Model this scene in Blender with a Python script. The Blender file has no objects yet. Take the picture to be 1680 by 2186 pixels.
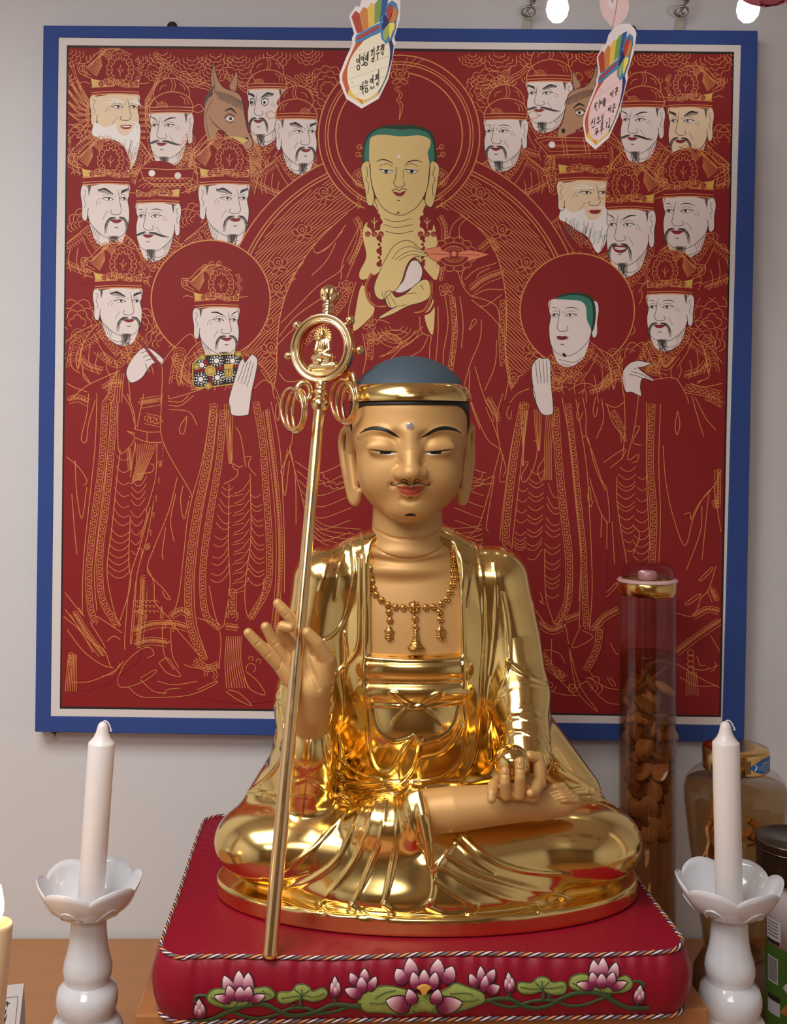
import bpy, bmesh, math, random
import numpy as np
from mathutils import Vector, Matrix
from mathutils.geometry import tessellate_polygon

# ------------------------------------------------------------------ camera
FPX, CX, CY, CAMZ = 2243.0, 757.0, 953.0, 1.504   # focal length and eye-level point in photograph pixels
scene = bpy.context.scene
COL = scene.collection
cam_d = bpy.data.cameras.new('camera')
cam_d.sensor_fit = 'VERTICAL'
cam_d.sensor_height = 36.0
cam_d.lens = 36.0 * FPX / 2186.0
cam_d.shift_x = (840.0 - CX) / 2186.0
cam_d.shift_y = -(1093.0 - CY) / 2186.0
cam_d.clip_start = 0.02
cam_o = bpy.data.objects.new('camera', cam_d)
cam_o.location = (0, 0, CAMZ)
cam_o.rotation_euler = (math.radians(90), 0, 0)
COL.objects.link(cam_o)
scene.camera = cam_o

# ------------------------------------------------------------------ world, light, exposure
world = bpy.data.worlds.new('world')
scene.world = world
world.use_nodes = True
bg = world.node_tree.nodes['Background']
bg.inputs[0].default_value = (0.9, 0.93, 1.0, 1)
bg.inputs[1].default_value = 0.15
scene.view_settings.view_transform = 'Standard'
scene.view_settings.look = 'None'
scene.view_settings.gamma = 1.0
scene.view_settings.use_curve_mapping = False
scene.view_settings.exposure = 0.0


def area_light(name, loc, rot, size, power, color, size_y=None):
    d = bpy.data.lights.new(name, 'AREA')
    d.energy = power
    d.color = color
    d.size = size
    if size_y:
        d.shape = 'RECTANGLE'
        d.size_y = size_y
    o = bpy.data.objects.new(name, d)
    o.location = loc
    o.rotation_euler = rot
    COL.objects.link(o)
    return o


ROOM = dict(x0=-1.75, x1=1.55, y0=-2.3, y1=1.62, z0=0.0, z1=2.42)
# the room's ceiling lamps (flat square panels)
LAMPS = [(-0.60, 0.30, 27.0, 'nearest the altar on the left'), (-0.30, -1.10, 19.0, 'behind the viewer')]
for lx, ly, lp, _ in LAMPS:
    area_light('ceiling_lamp_light', (lx, ly, 2.385), (0, 0, 0), 0.9, lp, (1.0, 0.975, 0.935), 0.9)


# ------------------------------------------------------------------ helpers
def P(px, py, Y):
    """photograph pixel at depth Y (metres in front of the eye) -> point of the place"""
    return Vector(((px - CX) * Y / FPX, Y, CAMZ - (py - CY) * Y / FPX))


def srgb(r, g, b):
    def f(c):
        c /= 255.0
        return c / 12.92 if c <= 0.04045 else ((c + 0.055) / 1.055) ** 2.4
    return (f(r), f(g), f(b), 1.0)


MATS = {}


def mat(name, color, rough=0.5, metal=0.0, noise=0.0, nscale=20.0, bump=0.0, bscale=80.0, sheen=0.0, coat=0.0,
        trans=0.0, ior=1.45, emit=None, estr=0.0, sss=0.0, stretch=(1, 1, 1), spec=None, rnoise=0.0):
    if name in MATS:
        return MATS[name]
    m = bpy.data.materials.new(name)
    m.use_nodes = True
    nt = m.node_tree
    b = nt.nodes['Principled BSDF']
    b.inputs['Base Color'].default_value = color
    b.inputs['Roughness'].default_value = rough
    b.inputs['Metallic'].default_value = metal
    if spec is not None:
        b.inputs['Specular IOR Level'].default_value = spec
    if coat:
        b.inputs['Coat Weight'].default_value = coat
        b.inputs['Coat Roughness'].default_value = 0.05
    if sheen:
        b.inputs['Sheen Weight'].default_value = sheen
    if trans:
        b.inputs['Transmission Weight'].default_value = trans
        b.inputs['IOR'].default_value = ior
    if sss:
        b.inputs['Subsurface Weight'].default_value = sss
        b.inputs['Subsurface Radius'].default_value = (0.01, 0.007, 0.005)
    if emit is not None:
        b.inputs['Emission Color'].default_value = emit
        b.inputs['Emission Strength'].default_value = estr
    if noise or bump or rnoise:
        tc = nt.nodes.new('ShaderNodeTexCoord')
        mp = nt.nodes.new('ShaderNodeMapping')
        mp.inputs['Scale'].default_value = stretch
        nt.links.new(tc.outputs['Object'], mp.inputs['Vector'])
    if noise or rnoise:
        n = nt.nodes.new('ShaderNodeTexNoise')
        n.inputs['Scale'].default_value = nscale
        n.inputs['Detail'].default_value = 5.0
        nt.links.new(mp.outputs[0], n.inputs['Vector'])
        if noise:
            mx = nt.nodes.new('ShaderNodeMix')
            mx.data_type = 'RGBA'
            mx.inputs[6].default_value = tuple(min(1, c * (1 - noise)) for c in color[:3]) + (1,)
            mx.inputs[7].default_value = tuple(min(1, c * (1 + noise)) for c in color[:3]) + (1,)
            nt.links.new(n.outputs['Fac'], mx.inputs[0])
            nt.links.new(mx.outputs[2], b.inputs['Base Color'])
        if rnoise:
            mr = nt.nodes.new('ShaderNodeMapRange')
            mr.inputs['From Min'].default_value = 0.3
            mr.inputs['From Max'].default_value = 0.7
            mr.inputs['To Min'].default_value = max(0.0, rough - rnoise)
            mr.inputs['To Max'].default_value = rough + rnoise
            nt.links.new(n.outputs['Fac'], mr.inputs['Value'])
            nt.links.new(mr.outputs[0], b.inputs['Roughness'])
    if bump:
        n2 = nt.nodes.new('ShaderNodeTexNoise')
        n2.inputs['Scale'].default_value = bscale
        n2.inputs['Detail'].default_value = 4.0
        nt.links.new(mp.outputs[0], n2.inputs['Vector'])
        bp = nt.nodes.new('ShaderNodeBump')
        bp.inputs['Strength'].default_value = bump
        bp.inputs['Distance'].default_value = 0.002
        nt.links.new(n2.outputs['Fac'], bp.inputs['Height'])
        nt.links.new(bp.outputs[0], b.inputs['Normal'])
    MATS[name] = m
    return m


def link(o, parent=None):
    COL.objects.link(o)
    if parent is not None:
        o.parent = parent
    return o


def tag(o, label=None, cat=None, group=None, kind=None):
    if label: o['label'] = label
    if cat: o['category'] = cat
    if group: o['group'] = group
    if kind: o['kind'] = kind
    return o


def empty(name, loc=(0, 0, 0), parent=None):
    o = bpy.data.objects.new(name, None)
    o.empty_display_size = 0.03
    o.location = loc
    return link(o, parent)


def np_mesh(name, verts, faces, smooth=True):
    """verts (n,3) array, faces (m,4) or (m,3) int array -> mesh"""
    me = bpy.data.meshes.new(name)
    verts = np.asarray(verts, np.float32)
    faces = np.asarray(faces, np.int32)
    k = faces.shape[1]
    me.vertices.add(len(verts))
    me.vertices.foreach_set('co', verts.ravel())
    me.loops.add(faces.size)
    me.loops.foreach_set('vertex_index', faces.ravel())
    me.polygons.add(len(faces))
    me.polygons.foreach_set('loop_start', np.arange(0, faces.size, k, dtype=np.int32))
    me.update(calc_edges=True)
    if smooth:
        me.polygons.foreach_set('use_smooth', np.ones(len(faces), bool))
    me.validate()
    return me


def add_obj(name, me, material, parent=None, loc=None):
    o = bpy.data.objects.new(name, me)
    if material is not None:
        for m in (material if isinstance(material, (list, tuple)) else [material]):
            me.materials.append(m)
    if loc is not None:
        o.location = loc
    link(o, parent)
    return o


class MB:
    """collects boxes, lathes, tubes into one mesh; the points are given in world space and stored relative to `o`"""
    def __init__(self, origin=(0, 0, 0)):
        self.v, self.f, self.m, self.s = [], [], [], []
        self.o = Vector(origin)
        self.mi = 0

    def quadgrid(self, rows, close_u=False, close_v=False, smooth=True):
        nr, nc = len(rows), len(rows[0])
        b = len(self.v)
        for r in rows:
            self.v.extend([Vector(p) - self.o for p in r])
        for i in range(nr - (0 if close_v else 1)):
            for j in range(nc - (0 if close_u else 1)):
                i2, j2 = (i + 1) % nr, (j + 1) % nc
                self.f.append((b + i * nc + j, b + i * nc + j2, b + i2 * nc + j2, b + i2 * nc + j))
                self.m.append(self.mi); self.s.append(smooth)
        return b

    def face(self, pts, smooth=False):
        b = len(self.v)
        self.v.extend([Vector(p) - self.o for p in pts])
        self.f.append(tuple(range(b, b + len(pts))))
        self.m.append(self.mi); self.s.append(smooth)

    def poly(self, pts2, fn, smooth=False):
        """triangulated concave polygon; pts2 = 2-D points, fn maps them to 3-D"""
        b = len(self.v)
        self.v.extend([Vector(fn(*p)) - self.o for p in pts2])
        for t in tessellate_polygon([[Vector((p[0], p[1], 0)) for p in pts2]]):
            self.f.append(tuple(b + i for i in t))
            self.m.append(self.mi); self.s.append(smooth)

    def box(self, a, c, bevel=0.0):
        (x0, y0, z0), (x1, y1, z1) = a, c
        P8 = [(x0, y0, z0), (x1, y0, z0), (x1, y1, z0), (x0, y1, z0), (x0, y0, z1), (x1, y0, z1), (x1, y1, z1), (x0, y1, z1)]
        b = len(self.v)
        self.v.extend([Vector(p) - self.o for p in P8])
        for q in ((0, 3, 2, 1), (4, 5, 6, 7), (0, 1, 5, 4), (1, 2, 6, 5), (2, 3, 7, 6), (3, 0, 4, 7)):
            self.f.append(tuple(b + i for i in q)); self.m.append(self.mi); self.s.append(False)

    def lathe(self, prof, c, n=48, axis=None, rmod=None, cap0=False, cap1=False):
        """prof = [(radius, height)], around the z axis through c (or a tilted axis matrix)"""
        c = Vector(c)
        rows = []
        for r, h in prof:
            row = []
            for k in range(n):
                a = 2 * math.pi * k / n
                rr, hh = (r, h) if rmod is None else rmod(r, h, a)
                p = Vector((rr * math.cos(a), rr * math.sin(a), hh))
                if axis is not None:
                    p = axis @ p
                row.append(c + p)
            rows.append(row)
        b = self.quadgrid(rows, close_u=True)
        if cap0:
            self.f.append(tuple(b + i for i in reversed(range(n)))); self.m.append(self.mi); self.s.append(False)
        if cap1:
            q = b + (len(prof) - 1) * n
            self.f.append(tuple(q + i for i in range(n))); self.m.append(self.mi); self.s.append(False)

    def tube(self, pts, rad, n=10, closed=False, caps=True, stripe=None):
        pts = [Vector(p) for p in pts]
        N = len(pts)
        rads = rad if isinstance(rad, (list, tuple)) else [rad] * N
        rows = []
        up = None
        for i, p in enumerate(pts):
            if closed:
                t = pts[(i + 1) % N] - pts[(i - 1) % N]
            else:
                t = pts[min(N - 1, i + 1)] - pts[max(0, i - 1)]
            t = t.normalized() if t.length > 1e-9 else Vector((0, 0, 1))
            if up is None:
                up = t.orthogonal().normalized()
            up = (up - t * up.dot(t))
            up = up.normalized() if up.length > 1e-6 else t.orthogonal().normalized()
            s = t.cross(up)
            rows.append([p + (up * math.cos(2 * math.pi * k / n) + s * math.sin(2 * math.pi * k / n)) * rads[i] for k in range(n)])
        b = self.quadgrid(rows, close_u=True, close_v=closed)
        if not closed and caps:
            self.f.append(tuple(b + i for i in range(n))); self.m.append(self.mi); self.s.append(False)
            q = b + (N - 1) * n
            self.f.append(tuple(q + i for i in reversed(range(n)))); self.m.append(self.mi); self.s.append(False)
        return b

    def ball(self, c, r, n=14, m=8, mtx=None):
        c = Vector(c)
        r = Vector(r) if not isinstance(r, (int, float)) else Vector((r, r, r))
        rows = []
        for i in range(m + 1):
            t = math.pi * i / m
            row = []
            for k in range(n):
                a = 2 * math.pi * k / n
                p = Vector((r.x * math.sin(t) * math.cos(a), r.y * math.sin(t) * math.sin(a), r.z * math.cos(t)))
                row.append(c + (mtx @ p if mtx is not None else p))
            rows.append(row)
        self.quadgrid(rows, close_u=True)

    def mesh(self, name):
        me = bpy.data.meshes.new(name)
        me.from_pydata([tuple(v) for v in self.v], [], self.f)
        me.polygons.foreach_set('material_index', self.m)
        me.polygons.foreach_set('use_smooth', self.s)
        me.update()
        return me

    def build(self, name, material, parent=None, loc=None, fix=False, local=False):
        me = self.mesh(name)
        if fix:
            bm = bmesh.new(); bm.from_mesh(me)
            bmesh.ops.remove_doubles(bm, verts=bm.verts, dist=1e-6)
            bmesh.ops.recalc_face_normals(bm, faces=bm.faces)
            bm.to_mesh(me); bm.free()
        o = add_obj(name, me, material, parent)
        if loc is not None:
            o.location = loc
        elif not local:
            o.location = self.o
            if parent is not None:
                p, off = parent, Vector((0, 0, 0))
                while p is not None:
                    off += p.location
                    p = p.parent
                o.location = self.o - off
        return o


def bevel(o, w, seg=2, angle=30):
    m = o.modifiers.new('bevel', 'BEVEL')
    m.width = w; m.segments = seg; m.limit_method = 'ANGLE'; m.angle_limit = math.radians(angle)
    return o


def smooth_path(pts, per=6, closed=False):
    """Catmull-Rom through points of any dimension"""
    A = np.asarray(pts, float)
    n = len(A)
    if n < 3 and not closed:
        t = np.linspace(0, 1, per + 1)[:, None]
        return A[0] * (1 - t) + A[-1] * t
    out = []
    rng = range(n) if closed else range(n - 1)
    for i in rng:
        if closed:
            p0, p1, p2, p3 = A[(i - 1) % n], A[i], A[(i + 1) % n], A[(i + 2) % n]
        else:
            p1, p2 = A[i], A[i + 1]
            p0 = A[i - 1] if i > 0 else 2 * p1 - p2
            p3 = A[i + 2] if i + 2 < n else 2 * p2 - p1
        for t in np.arange(per) / per:
            out.append(0.5 * ((2 * p1) + (-p0 + p2) * t + (2 * p0 - 5 * p1 + 4 * p2 - p3) * t * t + (-p0 + 3 * p1 - 3 * p2 + p3) * t ** 3))
    if not closed:
        out.append(A[-1])
    return np.array(out)


def copy_tree(o, parent=None):
    c = o.copy()
    COL.objects.link(c)
    c.parent = parent
    for ch in list(o.children):
        copy_tree(ch, c)
    return c

# ================================================================== the room
def wall_material(name, col, bump=0.12):
    return mat(name, col, rough=0.85, noise=0.03, nscale=3.0, bump=bump, bscale=420.0, stretch=(1, 1, 6))


M_WALL = wall_material('white_wall_cloth', srgb(220, 220, 223))
M_CEIL = mat('ceiling_paint', srgb(225, 222, 218), rough=0.9, noise=0.02, nscale=2)
M_FLOOR = mat('floor_wood', srgb(150, 110, 72), rough=0.4, noise=0.15, nscale=4, stretch=(1, 8, 1))
x0, x1, y0, y1, z0, z1 = (ROOM[k] for k in ('x0', 'x1', 'y0', 'y1', 'z0', 'z1'))
T = 0.08


def shell(name, a, c, m):
    mb = MB(((a[0] + c[0]) / 2, (a[1] + c[1]) / 2, (a[2] + c[2]) / 2))
    mb.box(a, c)
    return tag(mb.build(name, m), kind='structure')


shell('wall_back', (x0 - T, y1, z0), (x1 + T, y1 + T, z1), M_WALL)
shell('wall_left', (x0 - T, y0, z0), (x0, y1, z1), M_WALL)
shell('wall_right', (x1, y0, z0), (x1 + T, y1, z1), M_WALL)
shell('wall_front', (x0 - T, y0 - T, z0), (x1 + T, y0, z1), mat('panelled_wood', srgb(120, 92, 66), rough=0.5, noise=0.2, nscale=5, stretch=(12, 1, 1)))
shell('floor', (x0 - T, y0 - T, z0 - T), (x1 + T, y1 + T, z0), M_FLOOR)
shell('ceiling', (x0 - T, y0 - T, z1), (x1 + T, y1 + T, z1 + T), M_CEIL)
# ================================================================== the hanging painting
YP = 1.590            # depth of the painted surface
PLV = 0.000007        # paint lies in layers this thick
M_RED = mat('crimson_paint', srgb(142, 17, 21), rough=0.66, noise=0.05, nscale=5.0, bump=0.05, bscale=900)
M_GLINE = mat('gold_line_paint', srgb(222, 148, 82), rough=0.5)
M_GFILL = mat('gold_leaf_paint', srgb(222, 186, 84), rough=0.45)
M_PALE = mat('pale_skin_paint', srgb(240, 226, 222), rough=0.6, noise=0.03, nscale=30)
M_TAN = mat('tan_skin_paint', srgb(244, 218, 186), rough=0.6, noise=0.03, nscale=30)
M_YEL = mat('yellow_skin_paint', srgb(234, 206, 138), rough=0.6, noise=0.04, nscale=25)
M_BRN = mat('horse_brown_paint', srgb(190, 144, 112), rough=0.6, noise=0.05, nscale=40)
M_PINK2 = mat('coral_paint', srgb(238, 140, 104), rough=0.6)
M_WHITE = mat('white_paint', srgb(248, 244, 242), rough=0.6)
M_TEAL = mat('teal_paint', srgb(58, 128, 112), rough=0.6)
M_DKGR = mat('dark_green_paint', srgb(30, 62, 40), rough=0.6)
M_BLK = mat('ink_paint', srgb(34, 26, 26), rough=0.6)
M_GRY = mat('grey_ink_paint', srgb(92, 80, 78), rough=0.6)
M_LIPP = mat('painted_lip', srgb(150, 36, 44), rough=0.6)
PMATS = [M_RED, M_GLINE, M_GFILL, M_PALE, M_TAN, M_YEL, M_BRN, M_PINK2, M_WHITE, M_TEAL, M_DKGR, M_BLK, M_GRY, M_LIPP]
RED, GL, GF, PALE, TAN, YEL, BRN, CORAL, WHT, TEAL, DKG, BLK, GRY, LIP = range(14)
PC = (850.0, 810.0)
PO = P(PC[0], PC[1], YP)
painting = empty('temple_painting', PO)
tag(painting, 'large crimson temple painting with gold linework, pale faces and blue cloth border', 'painting')


class Paint:
    level = 1

    def __init__(self):
        self.V, self.F, self.M = [], [], []
        self.n = 0
        self.l0 = Paint.level

    def _add(self, pts, lv, faces, m):
        pts = np.asarray(pts, float)
        self.k = (getattr(self, 'k', 0) + 1) % 45
        y = np.full(len(pts), -(lv + 0.021 * self.k) * PLV)      # strokes never lie in exactly one plane
        self.V.append(np.stack([(pts[:, 0] - PC[0]) * YP / FPX, y, -(pts[:, 1] - PC[1]) * YP / FPX], 1))
        f = np.asarray(faces, np.int64) + self.n
        self.F.append(f)
        self.M.append(np.full(len(f), m, np.int32))
        self.n += len(pts)

    def line(self, pts, w=1.7, m=GL, up=1, smooth=True, per=5, taper=False, closed=False):
        q = smooth_path(pts, per, closed) if smooth and len(pts) > 2 else np.asarray(pts, float)
        if closed:
            q = np.vstack([q, q[:1]])
        n = len(q)
        t = np.gradient(q, axis=0)
        t /= np.linalg.norm(t, axis=1, keepdims=True) + 1e-9
        nn = np.stack([-t[:, 1], t[:, 0]], 1)
        ww = np.interp(np.linspace(0, 1, n), np.linspace(0, 1, len(w)), w) if not np.isscalar(w) else np.full(n, float(w))
        if taper:
            ww = ww * np.clip(np.sin(np.linspace(0.12, math.pi - 0.12, n)) * 1.3, 0.25, 1)
        a, b = q + nn * ww[:, None] / 2, q - nn * ww[:, None] / 2
        i = np.arange(n - 1)
        f = np.concatenate([np.stack([i, i + n, i + n + 1], 1), np.stack([i, i + n + 1, i + 1], 1)])
        self._add(np.vstack([a, b]), self.l0 + up, f, m)

    def lines(self, L, **k):
        for p in L:
            self.line(p, **k)

    def fill(self, pts, m=RED, up=0, smooth=True, per=5):
        q = smooth_path(pts, per, True) if smooth else np.array(pts, float)
        t = np.clip((q[:, 1] - 107) / 1412.0, 0, 1)
        q[:, 0] = np.clip(q[:, 0], 148.5 - 16 * t, 1562 - 28 * t)
        s_ = (q[:, 0] - 147) / 1410.0
        q[:, 1] = np.clip(q[:, 1], 103 + 14 * s_, 1507 + 18 * s_)
        tri = tessellate_polygon([[Vector((x, y, 0)) for x, y in q]])
        if len(tri):
            self._add(q, self.l0 + up, [tuple(t) for t in tri], m)

    def disc(self, c, r, m, up=0, ry=None, n=28):
        a = np.linspace(0, 2 * np.pi, n + 1)[:-1]
        q = np.stack([c[0] + r * np.cos(a), c[1] + (ry or r) * np.sin(a)], 1)
        self._add(q, self.l0 + up, [(0, i, i + 1) for i in range(1, n - 1)], m)

    def arc(self, c, r, a0=0, a1=360, w=1.7, m=GL, up=1, ry=None, n=None):
        n = n or max(8, int(abs(a1 - a0) * r / 400) + 6)
        a = np.radians(np.linspace(a0, a1, n))
        self.line(np.stack([c[0] + r * np.cos(a), c[1] + (ry or r) * np.sin(a)], 1), w, m, up, smooth=False)

    def scallop(self, c, r, a0, a1, n, w=1.5, up=1, ry=None, dep=0.3):
        """a row of n lobes along an arc"""
        ry = ry or r
        st = math.radians(a1 - a0) / n
        q = []
        for k in range(n):
            for t in np.linspace(0, 1, 6)[:-1]:
                a = math.radians(a0) + st * (k + t)
                f = 1 + dep * st * math.sin(math.pi * t)
                q.append((c[0] + r * f * math.cos(a), c[1] + ry * f * math.sin(a)))
        a = math.radians(a1)
        q.append((c[0] + r * math.cos(a), c[1] + ry * math.sin(a)))
        self.line(q, w, GL, up, smooth=False)

    def cloud(self, c, r, rings=4, a0=0, a1=360, n=7, ry=None, fill=True, up=1, w=1.4):
        if fill:
            a = np.radians(np.linspace(a0, a1, 30))
            self.fill(np.stack([c[0] + r * 1.05 * np.cos(a), c[1] + (ry or r) * 1.05 * np.sin(a)], 1), RED, up - 1, smooth=False)
        for k in range(rings):
            s = 1 - k / (rings + 0.3)
            self.scallop(c, r * s, a0, a1, max(3, int(n * (0.5 + 0.5 * s))), w, up, (ry or r) * s)

    def curl(self, c, r, a0=0, turns=1.3, sgn=1, w=1.4, up=1):
        t = np.linspace(0, 1, 18)
        a = math.radians(a0) + sgn * turns * 2 * math.pi * t
        rr = r * (1 - 0.8 * t)
        self.line(np.stack([c[0] + rr * np.cos(a), c[1] + rr * np.sin(a)], 1), w, GL, up, smooth=False)

    def band(self, pts, width, step=9.0, w=1.3, up=1, style=0, border=True):
        """ornamental border following a line"""
        q = smooth_path(pts, 8)
        s = np.concatenate([[0], np.cumsum(np.linalg.norm(np.diff(q, axis=0), axis=1))])
        t = np.gradient(q, axis=0); t /= np.linalg.norm(t, axis=1, keepdims=True) + 1e-9
        nn = np.stack([-t[:, 1], t[:, 0]], 1)
        if border:
            for o in (-0.5, 0.5):
                self.line(q + nn * width * o, w, GL, up, smooth=False)
        k = 0
        x = step * 0.5
        while x < s[-1]:
            p = np.array([np.interp(x, s, q[:, i]) for i in (0, 1)])
            d = np.array([np.interp(x, s, t[:, i]) for i in (0, 1)])
            m = np.array([-d[1], d[0]])
            sg = 1 if k % 2 else -1
            r = width * 0.36
            a = np.linspace(0, 1.55 * math.pi, 9)
            if style == 0:
                rr = r * (1 - 0.45 * a / a[-1])
                self.line(p + np.outer(np.cos(a) * rr, d) * 1.0 + np.outer(np.sin(a) * rr * sg, m), w, GL, up, smooth=False)
            else:
                for rr in (r, r * 0.55):
                    b = np.linspace(0, math.pi, 7)
                    self.line(p + np.outer(np.cos(b) * rr, d) + np.outer(np.sin(b) * rr * 1.2 - width * 0.3, m), w, GL, up, smooth=False)
            x += step
            k += 1

    def garland(self, A, B, n, sag=0.32, w=1.25, up=1):
        """hanging swags between two lines"""
        qa, qb = smooth_path(A, 10), smooth_path(B, 10)
        for k in range(n):
            f = (k + 0.5) / n
            a = qa[int(f * (len(qa) - 1))]; b = qb[int(f * (len(qb) - 1))]
            d = np.linalg.norm(b - a)
            t = np.linspace(0, 1, 9)
            p = a + np.outer(t, b - a); p[:, 1] += np.sin(math.pi * t) * d * sag
            self.line(p, w, GL, up, smooth=False)

    def lotus(self, c, s, rot=0, w=1.5, up=1):
        cr, sr = math.cos(math.radians(rot)), math.sin(math.radians(rot))
        def T(x, y): return (c[0] + s * (x * cr - y * sr), c[1] + s * (x * sr + y * cr))
        self.fill([T(x, y) for x, y in ((0, -1.15), (0.55, -0.75), (1.05, -0.5), (1.0, 0.1), (0.85, 0.75), (0.2, 0.95), (-0.2, 0.95), (-0.85, 0.75), (-1.0, 0.1), (-1.05, -0.5), (-0.55, -0.75))], RED, up - 1)
        for q in (((0, 0.25), (-0.45, -0.1), (-0.4, -0.6), (0, -0.85), (0.4, -0.6), (0.45, -0.1), (0, 0.25)),
                  ((-0.3, 0.2), (-0.85, 0.15), (-1.0, -0.35), (-0.75, -0.6), (-0.5, -0.3)), ((0.3, 0.2), (0.85, 0.15), (1.0, -0.35), (0.75, -0.6), (0.5, -0.3)),
                  ((-0.1, 0.3), (-0.5, 0.35), (-0.9, 0.65), (-0.5, 0.85), (-0.1, 0.6), (0, 0.3)), ((0.1, 0.3), (0.5, 0.35), (0.9, 0.65), (0.5, 0.85), (0.1, 0.6), (0, 0.3)),
                  ((-0.2, -0.2), (0, -0.5), (0.22, -0.25), (0.05, -0.08), (-0.08, -0.22))):
            self.line([T(x, y) for x, y in q], w, GL, up)

    def build(self, name, label=None):
        V = np.vstack(self.V); Fq = np.vstack(self.F); Mi = np.concatenate(self.M)
        # drop whatever would leave the canvas
        px = V[:, 0] * FPX / YP + PC[0]; py = -V[:, 2] * FPX / YP + PC[1]
        fx = px[Fq].mean(1); fy = py[Fq].mean(1)
        t = (fy - 107) / 1412.0
        lo = 147 - 16 * t; hi = 1564 - 28 * t
        s = (fx - 147) / 1410.0
        keep = (fx > lo) & (fx < hi) & (fy > 101 + 14 * s) & (fy < 1510 + 18 * s)
        Fq, Mi = Fq[keep], Mi[keep]
        # all paint faces the viewer
        e1 = V[Fq[:, 1]] - V[Fq[:, 0]]; e2 = V[Fq[:, 2]] - V[Fq[:, 0]]
        fl = (e1[:, 2] * e2[:, 0] - e1[:, 0] * e2[:, 2]) > 0
        Fq[fl] = Fq[fl][:, ::-1]
        me = bpy.data.meshes.new(name)
        used = np.unique(Mi)
        rem = {int(u): i for i, u in enumerate(used)}
        me.vertices.add(len(V)); me.vertices.foreach_set('co', V.astype(np.float32).ravel())
        me.loops.add(Fq.size); me.loops.foreach_set('vertex_index', Fq.astype(np.int32).ravel())
        me.polygons.add(len(Fq)); me.polygons.foreach_set('loop_start', np.arange(0, Fq.size, 3, dtype=np.int32))
        me.update(calc_edges=True)
        for u in used: me.materials.append(PMATS[int(u)])
        me.polygons.foreach_set('material_index', np.array([rem[int(x)] for x in Mi], np.int32))
        me.update()
        o = bpy.data.objects.new(name, me)
        link(o, painting)
        if label: o['label'] = label
        Paint.level = self.l0 + 6
        return o


def zz(sc, ox, oy):
    def f(*p):
        return [(ox + x / sc, oy + y / sc) for x, y in p]
    return f


zA, zB, zC, zD = zz(2.8, 100, 80), zz(2.8, 100, 440), zz(2.8, 560, 80), zz(2.8, 560, 440)
zE, zF, zG, zH = zz(2.8, 1020, 80), zz(2.8, 1020, 440), zz(2.8, 100, 840), zz(2.7097, 1000, 840)


# ---- frame: blue cloth over the stretcher, white border, black keyline, crimson canvas
def quad_plate(name, cs, d0, d1, m, hole=None):
    mb = MB(PO)
    def at(p, d): return P(p[0], p[1], YP) + Vector((0, d, 0))
    if hole is None:
        mb.face([at(p, d0) for p in cs]); mb.face([at(p, d1) for p in reversed(cs)])
        for i in range(4):
            a, b = cs[i], cs[(i + 1) % 4]
            mb.face([at(a, d0), at(a, d1), at(b, d1), at(b, d0)])
    else:
        for i in range(4):
            j = (i + 1) % 4
            a, b, c, d = cs[i], cs[j], hole[j], hole[i]
            mb.face([at(a, d0), at(b, d0), at(c, d0), at(d, d0)])
            mb.face([at(a, d1), at(d, d1), at(c, d1), at(b, d1)])
            mb.face([at(a, d0), at(a, d1), at(b, d1), at(b, d0)])
            mb.face([at(d, d0), at(c, d0), at(c, d1), at(d, d1)])
    return mb.build(name, m, painting, fix=True)


M_BLUE = mat('blue_border_cloth', srgb(44, 74, 146), rough=0.75, noise=0.06, nscale=12, bump=0.15, bscale=500)
M_WBORD = mat('white_border_paper', srgb(228, 222, 220), rough=0.7, noise=0.02, nscale=10, bump=0.05, bscale=400)
OUT = [(93, 55), (1617, 66), (1588, 1585), (75, 1562)]
WHO = [(126, 81), (1581, 97), (1541, 1547), (109, 1528)]
INN = [(143, 97), (1567, 111), (1539, 1531), (128, 1513)]
CAN = [(147, 102), (1563, 116), (1535, 1527), (131, 1508)]
bevel(quad_plate('blue_border', OUT, -0.002, 0.026, M_BLUE, WHO), 0.0015, 2)
quad_plate('white_border', WHO, -0.0012, 0.004, M_WBORD, INN)
quad_plate('keyline', INN, 0.0003, 0.004, M_BLK)
quad_plate('canvas', CAN, 0.0, 0.003, M_RED)

# ---- clouds filling the ground of the picture
pt = Paint()
rnd = random.Random(4)
for x in range(150, 1580, 62):
    for (yy, rr) in ((112, 34), (150, 26)):
        if 700 < x < 1010: continue
        pt.cloud((x + rnd.uniform(-14, 14), yy + rnd.uniform(-8, 8)), rr + rnd.uniform(-5, 8), 4, 20 + rnd.uniform(-20, 20), 160, 6, fill=False)
pt.cloud((700, 190), 44, 4, 0, 360, 13)
pt.cloud((1040, 195), 42, 4, 0, 360, 13)
for c in ((180, 560, 46), (165, 690, 44), (300, 700, 36), (350, 735, 36), (240, 660, 34), (165, 760, 38), (420, 470, 32), (180, 480, 30), (395, 350, 30), (280, 330, 26), (160, 300, 30), (640, 395, 26),
          (1530, 560, 34), (1520, 690, 50), (1500, 730, 40), (1360, 770, 34), (1330, 800, 30), (1545, 300, 30), (1150, 400, 34), (1185, 330, 30), (1320, 350, 26), (1140, 350, 26), (1500, 520, 30), (1320, 700, 30), (560, 380, 26), (1420, 340, 24)):
    pt.cloud(c[:2], c[2], 4, 150, 390, 6)
for s in (((330, 110), (380, 150), (430, 175), (480, 195)), ((480, 150), (520, 180), (560, 200), (600, 215)), ((600, 150), (640, 180), (680, 190)), ((1060, 190), (1110, 150), (1140, 130)), ((1330, 130), (1290, 160), (1250, 180)), ((1380, 150), (1345, 185), (1320, 200)), ((1090, 140), (1060, 175), (1020, 200))):
    for o in (0, 6, 13):
        q = smooth_path(s, 6); q[:, 1] += o + np.sin(np.arange(len(q)) * 1.3) * 2.2
        pt.line(q, 1.4, GL, 1, smooth=False)
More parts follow.
